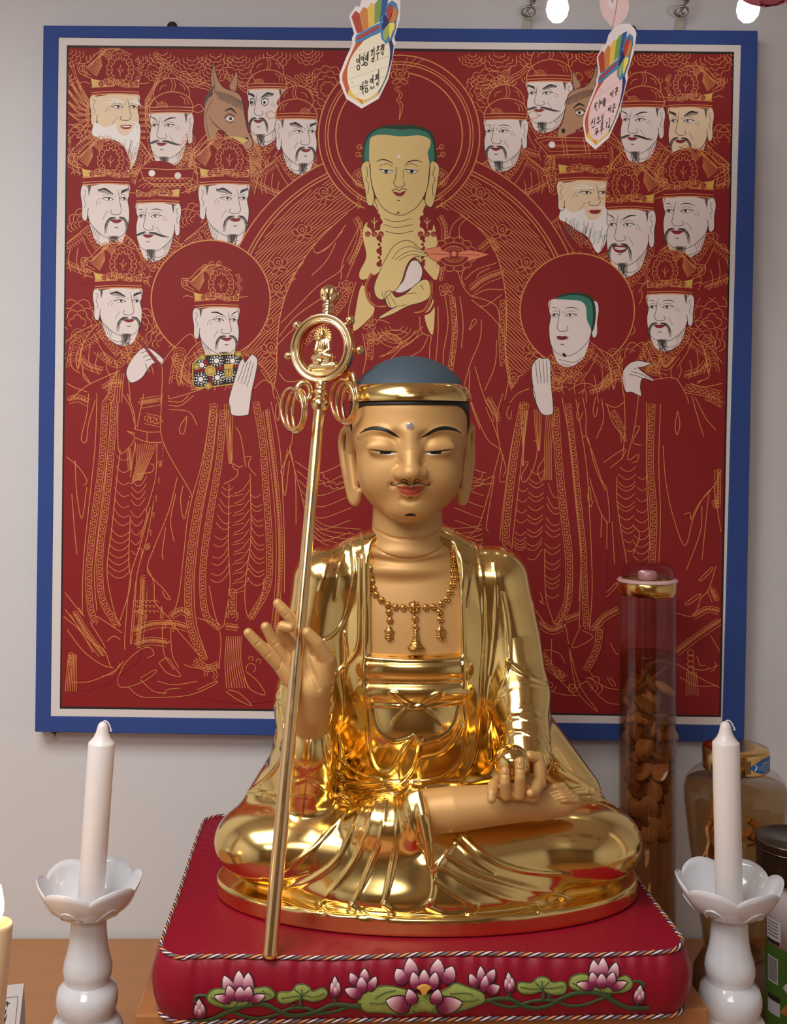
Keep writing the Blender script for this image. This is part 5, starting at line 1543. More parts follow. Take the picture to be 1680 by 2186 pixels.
FOLDS = [
    # lapels and the looped sash
    ([(767, 1118), (779, 1165), (781, 1269), (780, 1388), (778, 1460), (783, 1519), (788, 1597), (801, 1639), (822, 1650), (843, 1639), (861, 1602), (882, 1571)], 5.5),
    ([(788, 1487), (798, 1545), (817, 1571), (843, 1584), (872, 1576)], 4.5),
    ([(900, 1587), (948, 1571), (971, 1545), (982, 1505)], 4.5),
    ([(898, 1618), (940, 1608), (971, 1581), (987, 1550)], 4.5),
    ([(880, 1671), (927, 1665), (969, 1644), (990, 1610), (995, 1519), (991, 1440), (990, 1388), (985, 1290), (977, 1194), (962, 1112)], 5.5),
    ([(898, 1579), (887, 1636), (861, 1670)], 4.5),
    ([(770, 1190), (768, 1300), (765, 1380), (738, 1420), (709, 1450), (691, 1519), (690, 1571), (696, 1623), (717, 1670), (749, 1689), (790, 1689), (843, 1678), (866, 1670)], 5),
    ([(714, 1492), (702, 1571), (709, 1629), (730, 1663)], 3.5),
    ([(707, 1597), (738, 1634), (777, 1657), (811, 1663)], 4),
    ([(752, 1160), (756, 1230), (750, 1262), (742, 1302), (725, 1340), (692, 1368)], 4),
    ([(728, 1150), (700, 1200), (682, 1260)], 3),
    ([(744, 1148), (724, 1215), (716, 1280)], 3),
    ([(708, 1393), (711, 1440), (710, 1493)], 3.5),
    ([(735, 1350), (742, 1400), (735, 1450)], 3),
    # right lapel
    ([(994, 1128), (1012, 1160), (1027, 1209), (1033, 1328), (1026, 1447), (1022, 1540), (1010, 1620), (985, 1668)], 5),
    ([(1008, 1140), (1009, 1209), (997, 1300)], 3),
    ([(1072, 1266), (1083, 1328), (1087, 1412)], [2.5, 4.5, 5]),
    ([(1084, 1412), (1117, 1438), (1166, 1460)], 5),
    ([(1084, 1412), (1078, 1453), (1057, 1495), (1046, 1560), (1048, 1620)], 4.5),
    ([(1057, 1495), (1111, 1458), (1164, 1468)], 3),
    ([(1055, 1200), (1060, 1290), (1052, 1390), (1045, 1440)], 3.2),
    ([(1112, 1514), (1135, 1512), (1152, 1523)], 3.5),
    ([(1067, 1547), (1108, 1532), (1153, 1553), (1183, 1619), (1227, 1660), (1299, 1690)], 4.5),
    ([(1070, 1577), (1102, 1562), (1144, 1574), (1168, 1607), (1186, 1642), (1227, 1666), (1270, 1684)], 4.5),
    ([(1090, 1530), (1125, 1527), (1160, 1540)], 3),
    ([(1215, 1687), (1257, 1681), (1299, 1693), (1337, 1726)], 4),
    ([(1227, 1702), (1272, 1700), (1317, 1723)], 3.5),
    ([(1230, 1714), (1275, 1713), (1312, 1729)], 3),
    # raised sleeve
    ([(630, 1494), (645, 1514), (665, 1536), (673, 1532), (700, 1492), (710, 1470)], 4),
    ([(673, 1531), (679, 1537), (689, 1530)], 3),
    ([(668, 1537), (664, 1581), (663, 1610), (655, 1660)], 3),
    ([(624, 1672), (645, 1666), (654, 1663), (665, 1667), (700, 1688), (736, 1697)], 3.5),
    ([(604, 1440), (596, 1500), (606, 1560), (600, 1620), (570, 1660), (520, 1700)], 4.5),
    ([(600, 1465), (590, 1485), (598, 1500)], 3.5),
    ([(530, 1690), (580, 1694), (640, 1699), (720, 1699), (800, 1696), (866, 1688), (905, 1682)], 4),
    # the fan of folds over the lap
    ([(760, 1709), (706, 1771), (663, 1817), (606, 1857)], [3.5, 5, 5.5, 4]),
    ([(779, 1711), (749, 1777), (717, 1840), (654, 1883), (609, 1897)], [3.5, 5, 6, 5]),
    ([(803, 1709), (783, 1777), (749, 1851), (683, 1928)], [3.5, 5, 5.5, 4.5]),
    ([(823, 1708), (814, 1783), (783, 1869), (747, 1945)], [3.5, 5, 5.5, 4.5]),
    ([(846, 1703), (849, 1754), (840, 1840), (820, 1930)], [3.5, 5, 5.5, 4.5]),
    ([(856, 1699), (882, 1770), (919, 1851)], [4, 5, 3]),
    ([(903, 1688), (915, 1760), (924, 1854), (926, 1900), (917, 1930)], [4, 4, 4, 5, 5]),
    ([(1001, 1759), (956, 1820), (927, 1858)], [5, 5, 4]),
    ([(982, 1778), (1040, 1830), (1117, 1859), (1220, 1867)], [4, 6, 6, 3]),
    ([(972, 1797), (1014, 1836), (1056, 1864)], [4, 5, 2.5]),
    ([(956, 1830), (1021, 1865), (1117, 1894), (1225, 1917)], [4, 6, 7, 4]),
    ([(940, 1849), (1014, 1891), (1101, 1924), (1201, 1929)], [4, 5.5, 5.5, 3]),
    ([(930, 1880), (960, 1905), (1018, 1934)], [4, 4, 4]),
    ([(560, 1870), (600, 1876), (660, 1862)], [3, 4, 3]),
    # the hem lying on the base
    ([(603, 1926), (626, 1934), (666, 1949), (684, 1945), (677, 1930)], 4.5),
    ([(677, 1930), (694, 1946), (715, 1957), (757, 1958), (764, 1948), (749, 1933)], 4.5),
    ([(749, 1933), (777, 1951), (811, 1963), (837, 1953), (822, 1932)], 4.5),
    ([(820, 1931), (846, 1945), (889, 1942), (918, 1925)], 4.5),
    ([(915, 1937), (950, 1950), (989, 1947), (1020, 1936), (1003, 1952)], 4.5),
    ([(1001, 1955), (1040, 1958), (1098, 1953), (1145, 1936), (1152, 1948)], 4.5),
    ([(1149, 1946), (1188, 1943), (1218, 1926), (1270, 1918)], 4),
]
for pts, r in FOLDS:
    R.ridge(pts, np.array(r) * 0.86 if not np.isscalar(r) else r * 0.86, 3.4)
a = np.linspace(0, 2 * np.pi, 97)
R.tube(np.stack([910 + 440 * np.cos(a), np.full(97, 1866.0), 217 * np.sin(a)], 1), 4.5, 3)
place(R.mesh('robe', 2), 'robe', M_GOLD)

# ---- chest and neck
B = Vol((770, 1040, -160), (1000, 1425, 90), 2.2)
B.ell((889, 1440, -60), (180, 322, 103), 0)
B.tube([(872, 1060, -45), (872, 1150, -50)], [74, 78], 0)
B.ell((872, 1178, -55), (100, 34, 88), 14)
B.ell((873, 1216, -52), (112, 34, 82), 12)
B.ridge([(796, 1128), (830, 1146), (872, 1152), (910, 1147), (946, 1126)], 2.2, 3, sink=0.5, cut=True)
B.ridge([(788, 1158), (825, 1184), (872, 1193), (920, 1184), (957, 1155)], 2.2, 3, sink=0.5, cut=True)
place(B.mesh('chest', 2), 'chest', M_SKIN)

# ---- head
H = Vol((715, 745, -165), (1020, 1130, 165), 1.7)
H.ell((875, 890, -15), (127, 128, 134), 0)
H.ell((874, 1000, 6), (112, 110, 110), 38)
H.ell((872, 930, 30), (112, 60, 88), 20)
H.ell((822, 1010, 62), (44, 48, 40), 26)
H.ell((922, 1010, 62), (44, 48, 40), 26)
H.ell((871, 1080, 66), (44, 28, 34), 34)


def both(pts):
    """mirror pixel points about the line of the nose"""
    return [(2 * 876.5 - x, y) for x, y in pts]


for s in (0, 1):
    f = both if s else (lambda p: p)
    # eye hollow, lid and brow line running into the nose
    c = H.hit(f([(822, 938)]))[0]
    H.ell(c + (0, 0, 12), (36, 12, 16), 18, cut=True)
    c = H.hit(f([(842, 948)]))[0]
    H.ell(c + (0, 0, 11), (13, 16, 14), 18, cut=True)
    c = H.hit(f([(821, 955)]))[0]
    H.ell(c + (0, 0, -7), (38, 19, 16), 12)
    H.ridge(f([(766, 930), (785, 920), (812, 917), (838, 927), (853, 944), (861, 968)]), [2, 3, 3.6, 4, 5, 5], 12)
# nose
n0 = H.hit([(876, 925)])[0]
H.tube([n0 + (0, 0, -9), (870.5, 965, 118), (870, 1004, 131)], [12, 14.5, 19], 18)
H.ell((870, 1007, 136), (18, 14, 17), 10)
H.ell((851, 1009, 122), (15, 12, 15), 11)
H.ell((889, 1009, 122), (15, 12, 15), 11)
H.ell((861, 1021, 132), (6, 4, 6), 5, cut=True)
H.ell((879, 1021, 132), (6, 4, 6), 5, cut=True)
for s in (0, 1):
    f = both if s else (lambda p: p)
    H.ridge(f([(847, 988), (851, 993), (852, 997)]), [0.8, 1.3, 0.8], 3, sink=0, cut=True)
    H.ridge(f([(790, 961), (806, 964), (828, 968), (849, 965)]), [1.2, 2.0, 2.2, 1.4], 3, sink=0, cut=True)
# mouth
H.ridge([(843, 1036), (860, 1041), (876, 1043), (893, 1041), (910, 1036)], [3, 9, 9, 9, 3], 7, sink=3)
H.ridge([(853, 1049), (866, 1055), (876, 1056), (887, 1055), (900, 1049)], [3, 9, 10, 9, 3], 6, sink=2.5)
H.ridge([(838, 1036), (855, 1044), (868, 1046), (876, 1048), (884, 1046), (898, 1044), (914, 1036)], 1.5, 3, sink=-0.3, cut=True)
H.ridge([(858, 1066), (876, 1069), (894, 1066)], [2, 4, 2], 10, sink=-2.5, cut=True)
H.ridge([(876, 1024), (876, 1033)], 2.2, 5, sink=-0.5, cut=True)
for f in (lambda p: p, both):
    c = H.hit(f([(836, 1037)]))[0]
    H.ell(c + (0, 0, 3), (6, 5, 6), 8, cut=True)
# long ears
EARL = [(741, 912, -42), (732, 925, -56), (729, 950, -60), (734, 990, -48), (743, 1035, -30), (751, 1066, -16), (760, 1072, -8), (766, 1050, -4)]
H.tube(smooth_path(EARL, 4), 8.5, 5)
H.tube([(752, 925, -36), (748, 970, -40), (756, 1040, -18), (760, 1064, -12)], [13, 12, 10, 9], 8)
EARR = [(1009, 912, -42), (1016, 925, -56), (1017, 950, -60), (1011, 990, -48), (1002, 1035, -30), (994, 1066, -16), (986, 1072, -8), (981, 1050, -4)]
H.tube(smooth_path(EARR, 4), 8.5, 5)
H.tube([(996, 925, -36), (1000, 970, -40), (991, 1040, -18), (986, 1064, -12)], [13, 12, 10, 9], 8)
place(H.mesh('head', 2), 'head', M_SKIN)

# ---- shaven crown painted slate blue, dark hairline, headband
Kp = Vol((725, 748, -170), (1025, 960, 165), 1.8)
Kp.ell((875, 876, -15), (131, 117, 138), 0)
Kp.rbox((700, 846, -200), (1050, 1000, 200), 1, 0, cut=True)
cap = place(Kp.mesh('crown', 2), 'crown', M_CAP)
Kh = Vol((730, 830, -165), (1020, 965, 165), 1.8)
Kh.ell((875, 888, -15), (129.5, 130, 136.5), 0)
Kh.rbox((600, 700, -300), (1100, 845, 300), 1, 0, cut=True)
sl, UU, VV, WW = Kh.box((700, 800, -200), (1050, 1000, 200))
win = np.sqrt(np.maximum(np.abs(UU - 873) - 92, 0) ** 2 + np.maximum(np.abs(VV - 1008) - 109, 0) ** 2) - 30 + 0 * WW   # face window
Kh.F[sl] = np.maximum(Kh.F[sl], -np.maximum(win, -(WW + 30)))
Kh.F[sl] = np.maximum(Kh.F[sl], (VV - 935) + 0 * (UU + WW))
place(Kh.mesh('hairline', 1), 'hairline', M_INK)
mb = MB(STATUE_O)
rows = []
for i in range(97):
    a = 2 * math.pi * i / 96
    row = []
    for t in np.linspace(0, 1, 13):
        v = 822 + 36 * t + 2.0 * math.sin(a)
        rr = 3.2 + 3.5 * math.sin(math.pi * t) ** 0.5
        q1 = math.sqrt(max(0.0, 1 - ((v - 876) / 117.0) ** 2)); q2 = math.sqrt(max(0.0, 1 - ((v - 888) / 130.0) ** 2))
        ru_, rw_ = max(131 * q1, 129.5 * q2), max(138 * q1, 136.5 * q2)
        row.append(U2W(np.array([875 + (ru_ + rr - 1.5) * math.cos(a), v, -15 + (rw_ + rr - 1.5) * math.sin(a)])))
    rows.append(row)
mb.quadgrid(rows)
mb.build('headband', M_GOLD, statue)


# ---- painted face: thin ribbons of paint lying on the skin
def ribbon(vol, pix, width, name, material, parent, off=0.35, cols=4, per=8):
    q = smooth_path(pix, per)
    n = len(q)
    ww = np.interp(np.linspace(0, 1, n), np.linspace(0, 1, len(width)), width) if not np.isscalar(width) else np.full(n, float(width))
    t = np.gradient(q, axis=0); t /= np.linalg.norm(t, axis=1, keepdims=True) + 1e-9
    nn = np.stack([-t[:, 1], t[:, 0]], 1)
    rows = []
    for c in np.linspace(-0.5, 0.5, cols):
        h = vol.hit(q + nn * (ww * c)[:, None])
        rows.append(h + vol.grad(h, 2.0) * off)
    rows = np.array(rows)
    v = U2W(rows.reshape(-1, 3)) - STATUE_O
    f = [(i * n + j, i * n + j + 1, (i + 1) * n + j + 1, (i + 1) * n + j) for i in range(cols - 1) for j in range(n - 1)]
    return add_obj(name, np_mesh(name, v, f), material, parent, loc=(0, 0, 0))


for s in (0, 1):
    f = both if s else (lambda p: p)
    ribbon(H, f([(767, 926), (783, 917), (803, 914), (824, 918), (842, 928), (855, 935)]), [0.5, 5.5, 8, 7.5, 5, 0.5], 'eyebrow', M_INK, statue)
    ribbon(H, f([(806, 964), (820, 968), (834, 969), (845, 966)]), [1, 5.5, 5.5, 1], 'eye_white', M_EYEW, statue, 0.3)
    ribbon(H, f([(788, 960), (803, 961), (815, 963), (832, 964), (848, 966)]), [0.8, 2.2, 2.8, 2.6, 1.2], 'lid_line', M_INK, statue, 0.6)
    ribbon(H, f([(811, 965.5), (823, 966.5), (834, 966)]), [5.5, 6.5, 5.5], 'iris', M_INK, statue, 0.55)
    ribbon(H, f([(870, 1028), (863, 1023), (854, 1027)]), [2.4, 2.2, 0.5], 'moustache_line', M_INK, statue)
    ribbon(H, f([(872, 1034), (862, 1030), (850, 1033), (838, 1036), (836, 1032), (838, 1030)]), [3.0, 2.6, 1.7, 1.8, 2.0, 1.8], 'moustache_line', M_INK, statue)
    ribbon(H, f([(866, 1101), (871, 1098), (876, 1096)]), [4.0, 3.4, 0.8], 'beard_mark', M_INK, statue)
ribbon(H, [(844, 1038), (858, 1041), (870, 1042), (876, 1044), (883, 1042), (895, 1041), (909, 1038)], [1, 5, 7.5, 6, 7.5, 5, 1], 'upper_lip', M_LIP, statue)
ribbon(H, [(847, 1042), (862, 1050), (876, 1052), (891, 1050), (906, 1042)], [1, 9, 11, 9, 1], 'lower_lip', M_LIP, statue, 0.3)
ribbon(H, [(872, 1060), (876, 1062.5), (880, 1060)], 1.6, 'beard_mark', M_INK, statue)
ribbon(H, [(871, 1100), (876, 1099), (881, 1100)], [3.0, 5.0, 3.0], 'beard_mark', M_INK, statue)
# crystal on the forehead
g = H.hit([(874.5, 910.5)])[0]
mb = MB(U2W(g))
ax = Matrix.Rotation(math.radians(90), 3, 'X')
mb.lathe([(0.0001, 0.0035), (0.0024, 0.0032), (0.0045, 0.001), (0.0047, -0.001)], U2W(g), 8, ax)
for i in range(len(mb.s)): mb.s[i] = False
mb.build('forehead_crystal', mat('crystal', (0.9, 0.88, 0.95, 1), rough=0.02, metal=0.75), statue)

# ---- bare leg and foot across the lap
def Q(px, py, w):
    return px2u(px, py, w)


L = Vol((840, 1610, 20), (1270, 1800, 240), 2.0)
L.tube([Q(890, 1736, 128), Q(970, 1727, 148), Q(1060, 1718, 150), Q(1140, 1714, 142), Q(1195, 1712, 130)], [45, 44, 39, 33, 28], 0)
L.tube([Q(1150, 1722, 140), Q(1222, 1712, 126)], [24, 17], 14)
L.tube([Q(1130, 1700, 120), Q(1190, 1690, 110)], [22, 17], 14)
for i in range(5):
    f = i / 4.0
    a = (1167 + 15 * f, 1688 + 17 * f); b = (1202 + 24 * f, 1677 + 31 * f)
    L.tube([Q(a[0], a[1], 146 + 8 * f), Q((a[0] + b[0]) / 2, (a[1] + b[1]) / 2 - 2, 150 + 6 * f), Q(b[0], b[1], 140)], [6.5, 8 + f, 6.5 + 1.6 * f], 2)
for pts in ([(1168, 1694), (1187, 1687), (1208, 1685)], [(1174, 1700), (1193, 1693), (1216, 1691)], [(1180, 1706), (1199, 1699), (1223, 1698)], [(1186, 1712), (1206, 1706), (1230, 1706)]):
    L.ridge(pts, [1.2, 2.2, 1.4], 3, sink=-0.2, cut=True)
place(L.mesh('bare_leg', 2), 'bare_leg', M_SKIN)

# ---- the hand that carries the jewel
A = Vol((985, 1545, 90), (1180, 1715, 268), 1.35)
A.ell(Q(1096, 1684, 172), (46, 18, 42), 0)
A.tube([Q(1112, 1650, 110), Q(1104, 1676, 150)], [34, 30], 14)
A.tube([Q(1062, 1668, 180), Q(1053, 1676, 208), Q(1050, 1692, 226), Q(1049, 1706, 232)], [12, 11, 10, 8.5], 7)
A.tube([Q(1080, 1688, 195), Q(1080, 1697, 212), Q(1078, 1670, 220), Q(1078, 1646, 216)], [12, 11.5, 10.2, 9.2], 5)
A.tube([Q(1108, 1686, 196), Q(1109, 1696, 213), Q(1110, 1660, 222), Q(1110, 1626, 216)], [12, 11.5, 10.4, 9.4], 5)
A.tube([Q(1130, 1690, 180), Q(1147, 1676, 196), Q(1141, 1690, 214), Q(1133, 1693, 226)], [13, 12, 10.5, 8.2], 6)
A.tube([Q(1124, 1698, 195), Q(1140, 1702, 205)], [11, 9.5], 6)
A.tube([Q(1152, 1672, 170), Q(1152, 1640, 165), Q(1148, 1618, 162), Q(1130, 1614, 170)], [13, 13, 12, 10.5], 7)
for pts in ([(1070, 1654), (1078, 1656), (1087, 1654)], [(1101, 1642), (1110, 1644), (1119, 1642)], [(1042, 1687), (1050, 1689), (1058, 1687)]):
    A.ridge(pts, 1.1, 2, sink=-0.3, cut=True)
for c in ((1078, 1648), (1110, 1629)):
    A.ridge([(c[0] - 4.5, c[1] - 5), (c[0] - 4.5, c[1] + 3), (c[0], c[1] + 7), (c[0] + 4.5, c[1] + 3), (c[0] + 4.5, c[1] - 5)], 0.9, 1.5, sink=-0.2, cut=True)
place(A.mesh('hand', 2), 'hand', M_SKIN)['label'] = 'satin gold hand cupped upwards with the fingers curled around a ball'

# ---- the raised hand
A = Vol((505, 1225, 80), (735, 1600, 235), 1.5)
A.tube([Q(668, 1470, 150), Q(664, 1520, 132), Q(664, 1575, 92)], [36, 37, 37], 0)
A.ell(Q(656, 1440, 152), (44, 46, 21), 16)
A.ell(Q(640, 1418, 154), (36, 34, 18), 12)
A.ell(Q(684, 1440, 162), (20, 40, 20), 14)
A.tube([Q(618, 1450, 152), Q(596, 1420, 156), Q(568, 1391, 164), Q(546, 1369, 169), Q(530, 1351, 172)], [15, 13.5, 12, 11, 9.5], 8)
A.tube([Q(632, 1424, 154), Q(605, 1395, 158), Q(581, 1363, 162), Q(567, 1338, 168)], [14, 12.5, 11.5, 9.8], 6)
A.tube([Q(642, 1408, 156), Q(622, 1374, 168), Q(600, 1347, 186), Q(603, 1337, 200), Q(620, 1340, 206)], [13.5, 12, 11, 10.6, 9.2], 3)
A.tube([Q(655, 1404, 152), Q(640, 1352, 152), Q(618, 1317, 156), Q(603, 1300, 158), Q(593, 1288, 158)], [14.5, 13, 12, 11, 9.5], 7)
A.tube([Q(693, 1450, 162), Q(699, 1408, 174), Q(677, 1372, 186), Q(656, 1350, 190)], [19, 15.5, 13.0, 10.5], 10)
for pts in ([(545, 1378), (550, 1373), (555, 1369)], [(567, 1402), (572, 1397), (577, 1394)], [(584, 1379), (588, 1375), (594, 1372)], [(608, 1316), (613, 1312)], [(589, 1432), (597, 1427), (600, 1412)], [(662, 1392), (668, 1396), (673, 1397)]):
    A.ridge(pts, 1.2, 2, sink=-0.3, cut=True)
A.ridge([(655, 1375), (656, 1410), (668, 1440), (680, 1470)], [1, 3, 4, 2], 8, sink=-1.5, cut=True)
A.ridge([(606, 1333), (603, 1339), (607, 1345), (617, 1346)], 1.0, 1.5, sink=-0.2, cut=True)
place(A.mesh('hand', 2), 'hand', M_SKIN)['label'] = 'satin gold raised hand with open fingers and thumb against the staff'

# ---- necklace: every link a small rosette
M_NECK = mat('old_gold', (0.62, 0.36, 0.11, 1), rough=0.28, metal=1.0)


def rosette_mesh(name, r, petals=6):
    mb = MB((0, 0, 0))
    mb.ball((0, 0, 0), (r, r, r * 0.55), 12, 6)
    mb.ball((0, 0, r * 0.42), (r * 0.42, r * 0.42, r * 0.4), 8, 5)
    for k in range(petals):
        a = 2 * math.pi * k / petals
        mb.ball((math.cos(a) * r * 0.78, math.sin(a) * r * 0.78, r * 0.25), r * 0.34, 7, 4)
    me = mb.mesh(name); me.materials.append(M_NECK)
    return me


def normal_frame(n, up=(0, 0, 1)):
    z = Vector(n).normalized(); x = Vector(up).cross(z).normalized(); y = z.cross(x)
    return Matrix((x, y, z)).transposed().to_4x4()


necklace = empty('necklace', (0, 0, 0), statue)
necklace['label'] = 'old gold rosette necklace with three pendants on the bare chest'


def z4(pts):
    return [(700 + x / 3.36, 1120 + y / 3.36) for x, y in pts]


small = rosette_mesh('link', 7.4 * S0)
big = rosette_mesh('medallion', 12.5 * S0, 8)
spots = z4([(295, 180), (300, 228), (300, 270), (305, 312), (310, 357), (318, 405), (328, 455), (345, 500), (385, 540), (430, 575), (485, 590), (540, 595),
            (700, 592), (755, 587), (812, 565), (850, 530), (870, 480), (888, 430), (898, 382), (893, 337), (890, 290), (893, 245), (888, 197), (885, 155),
            (440, 627), (445, 685), (625, 672), (627, 730), (797, 622), (803, 677)])
hit = B.hit(spots); nrm = B.grad(hit, 4.0)


def put(me, name, h, nn, parent, off=2.5):
    o = bpy.data.objects.new(name, me)
    link(o, parent)
    N = Vector((nn[0], -nn[2], -nn[1]))
    M = normal_frame(N)
    p = Vector(U2W(h + nn * off)) - Vector(STATUE_O)
    o.matrix_local = Matrix.Translation(p) @ M
    return o


for h, nn in zip(hit, nrm):
    put(small, 'link', h, nn, necklace)
h = B.hit(z4([(615, 590)])); put(big, 'medallion', h[0], B.grad(h, 4.0)[0], necklace, 3)


def pendant_mesh(name, prof, flat=0.45):
    mb = MB((0, 0, 0))
    rows = []
    for y, w in prof:
        rows.append([(w * math.cos(a) * S0, -y * S0, (w + 3) * 0.45 * math.sin(a) * S0) for a in np.linspace(0, 2 * math.pi, 17)[:-1]])
    mb.quadgrid(rows, close_u=True)
    for y, w in prof[1:-1]:
        mb.tube([(w * 1.02 * math.cos(a) * S0, -y * S0, ((w + 3) * 0.45 * math.sin(a) + 0.8) * S0) for a in np.linspace(0, 2 * math.pi, 17)[:-1]], 1.3 * S0, 5, closed=True)
    me = mb.mesh(name); me.materials.append(M_NECK)
    return me


drop = pendant_mesh('drop_pendant', [(-14, 1), (-11, 5), (-4, 10), (4, 8), (9, 9), (14, 4), (18, 0.5)])
bell = pendant_mesh('bell_pendant', [(-22, 2), (-18, 5), (-8, 6.5), (2, 8), (9, 12), (15, 17), (18, 16), (20, 5)])
for me, xy in ((drop, (440, 775)), (bell, (630, 825)), (drop, (806, 770))):
    h = B.hit(z4([xy])); put(me, me.name, h[0], B.grad(h, 4.0)[0], necklace, 2.5)

# ================================================================== the jewel in the hand
orb_c = Q(1092, 1627, 172)
mb = MB(U2W(orb_c))
mb.ball(U2W(orb_c), 35.5 * S0, 48, 24)
M_ORB = mat('orb_gold', (0.86, 0.58, 0.22, 1), rough=0.09, metal=1.0)
orb = mb.build('golden_ball', [M_ORB, M_INK])
tag(orb, 'polished gold ball resting in the cupped hand of the statue', 'ball')
for px, py in ((1082, 1621), (1086, 1624), (1098, 1593), (1109, 1597)):
    mb = MB(U2W(orb_c))
    d = np.array([px - 1092.0, py - 1628.0]) * 0.92
    n = np.array([d[0], d[1], math.sqrt(max(1.0, 34 ** 2 - d @ d))]) / 34
    c = Vector(U2W(orb_c + n * 35.4))
    mb.ball(c, (1.8 * S0, 1.2 * S0, 1.2 * S0), 8, 5)
    mb.build('pit_mark', M_INK, orb)

# ================================================================== the ring staff
Z_CUSH = 0.994
b0 = P(575, 2044, 0.51 * FPX / (2044 - CY))
sb = np.array([CX + b0.x / S0, 1899.0, (YR - b0.y) / S0])     # foot of the staff in statue units
st = Q(684, 850, 42)


def SQ(px, py, dw=0.0):
    """a pixel in the plane through the staff"""
    w = st[2]
    for _ in range(4):
        v = CY + (py - CY) * (1 - w / FPX)
        w = st[2] + (sb[2] - st[2]) * (v - st[1]) / (sb[1] - st[1])
    return Q(px, py, w + dw)


SO = U2W(sb)
staff = empty('ring_staff', SO)
tag(staff, 'tall gold ringed staff leaning in the raised hand of the statue', 'staff')


def sW(p):
    return Vector(U2W(p))


axis_dir = (sW(st) - sW(sb)).normalized()
AXM = axis_dir.to_track_quat('Z', 'X').to_matrix()
mb = MB(SO)
Ls = (sW(st) - sW(sb)).length
mb.lathe([(0.0005, 0), (14.2 * S0, 0), (14.6 * S0, 0.004), (12.6 * S0, Ls * 0.6), (11.8 * S0, Ls)], SO, 40, AXM)
mb.build('pole', M_STAFF, staff)
# socket and finial follow the axis of the ring head
hd = (sW(SQ(703, 612)) - sW(SQ(684, 850))).normalized()
HM = hd.to_track_quat('Z', 'X').to_matrix()
mb = MB(SO)
u = S0
mb.lathe([(11.8 * u, -10 * u), (16 * u, -4 * u), (18.5 * u, 6 * u), (16 * u, 15 * u), (12 * u, 18 * u), (13 * u, 21 * u), (16 * u, 28 * u), (14 * u, 35 * u), (10 * u, 38 * u), (12 * u, 42 * u), (12 * u, 52 * u)], sW(SQ(682, 868)), 32, HM)
mb.build('socket', M_STAFF, staff)
mb = MB(SO)


def bud(r, h, a):
    return r * (1 + 0.07 * math.cos(5 * a) * (1 if h > 34 * u else 0)), h


mb.lathe([(11 * u, -6 * u), (11.5 * u, 0), (9.5 * u, 4 * u), (12 * u, 8 * u), (12 * u, 13 * u), (9.5 * u, 16 * u), (12.5 * u, 21 * u), (13 * u, 25 * u), (9.5 * u, 29 * u), (11 * u, 33 * u), (17 * u, 41 * u), (19 * u, 50 * u), (17 * u, 60 * u), (10 * u, 67 * u), (4 * u, 70 * u), (0.2 * u, 71 * u)], sW(SQ(699, 674)), 40, HM, rmod=bud)
fin = mb.build('finial', M_STAFF, staff)
for k in range(5):
    mbp = MB(SO)
    a = 2 * math.pi * (k + 0.5) / 5
    line = []
    for h, r in ((34, 12), (41, 18.2), (50, 20.2), (58, 18.6)):
        line.append(sW(SQ(699, 674)) + HM @ Vector((r * u * math.cos(a), r * u * math.sin(a), h * u)))
    mbp.tube(line, [2.2 * u, 2.6 * u, 2.2 * u, 0.8 * u], 8)
    mbp.build('bud_sepal', M_STAFF, fin)
# ring: short moulded hoop turned a little to the left
rc = sW(SQ(691, 745))
yaw = math.radians(24)
rz = Vector((-math.sin(yaw), -math.cos(yaw), 0.05)).normalized()       # where the hoop looks
ry = (hd - rz * hd.dot(rz)).normalized()
rx = ry.cross(rz)
RM = Matrix((rx, ry, rz)).transposed()
mb = MB(SO)
prof = [(56, -15), (60, -17), (66, -15), (70, -8), (71, 0), (70, 5), (72, 9), (73, 13), (70, 17), (66, 15), (63, 12), (60, 15), (56, 17), (53, 14), (53, 9), (55, 5), (55, -8)]
rows = []
for k in range(72):
    a = 2 * math.pi * k / 72
    rows.append([rc + RM @ Vector((r * u * math.cos(a), r * u * math.sin(a) * 1.02, h * u)) for r, h in prof])
mb.quadgrid(rows, close_u=True, close_v=True)
hoop = mb.build('hoop', M_STAFF, staff, fix=True)
for ang in (42, -6, 138, 186):
    a = math.radians(ang)
    d = RM @ Vector((math.cos(a), math.sin(a), 0))
    mbk = MB(SO)
    mbk.lathe([(5 * u, 0), (6 * u, 3 * u), (4.5 * u, 5 * u), (8 * u, 8 * u), (10.5 * u, 14 * u), (8.5 * u, 20 * u), (3 * u, 23.5 * u), (0.2 * u, 24 * u)], rc + d * 70 * u, 18, d.to_track_quat('Z', 'X').to_matrix())
    mbk.build('knob', M_STAFF, staff)
for px, py, tilt in ((748, 816, 30), (648, 836, -30)):
    c = sW(SQ(px, py, 6))
    ml = MB(SO)
    t = math.radians(tilt)
    ex = (rx * math.cos(t) + rz * math.sin(t))
    ml.tube([c + ex * 14 * u * math.cos(a) + ry * 19 * u * math.sin(a) for a in np.linspace(0, 2 * math.pi, 25)[:-1]], 6.0 * u, 10, closed=True)
    ml.build('loop', M_STAFF, staff)
for px, py, sg in ((740, 858, 1), (632, 876, -1)):
    for k in range(3):
        c = sW(SQ(px + (k - 1) * 8 - 1, py + abs(k - 1) * -3 + k * 2, 12 - 7 * k))
        mr = MB(SO)
        a0 = math.radians(54 + 7 * k)
        ex = Vector((math.cos(a0), -math.sin(a0), 0)); ez = (Vector((0, 0, 1)) + ex * (0.10 * (k - 1))).normalized()
        mr.tube([c + ex * 42 * u * math.cos(a) + ez * 44 * u * math.sin(a) for a in np.linspace(0, 2 * math.pi, 41)[:-1]], 3.4 * u, 9, closed=True)
        mr.build('jingle_ring', M_STAFF, staff)
# little seated figure inside the hoop
def rq(x, y, z=0.0):
    return rc + RM @ Vector((x * u, y * u, z * u))


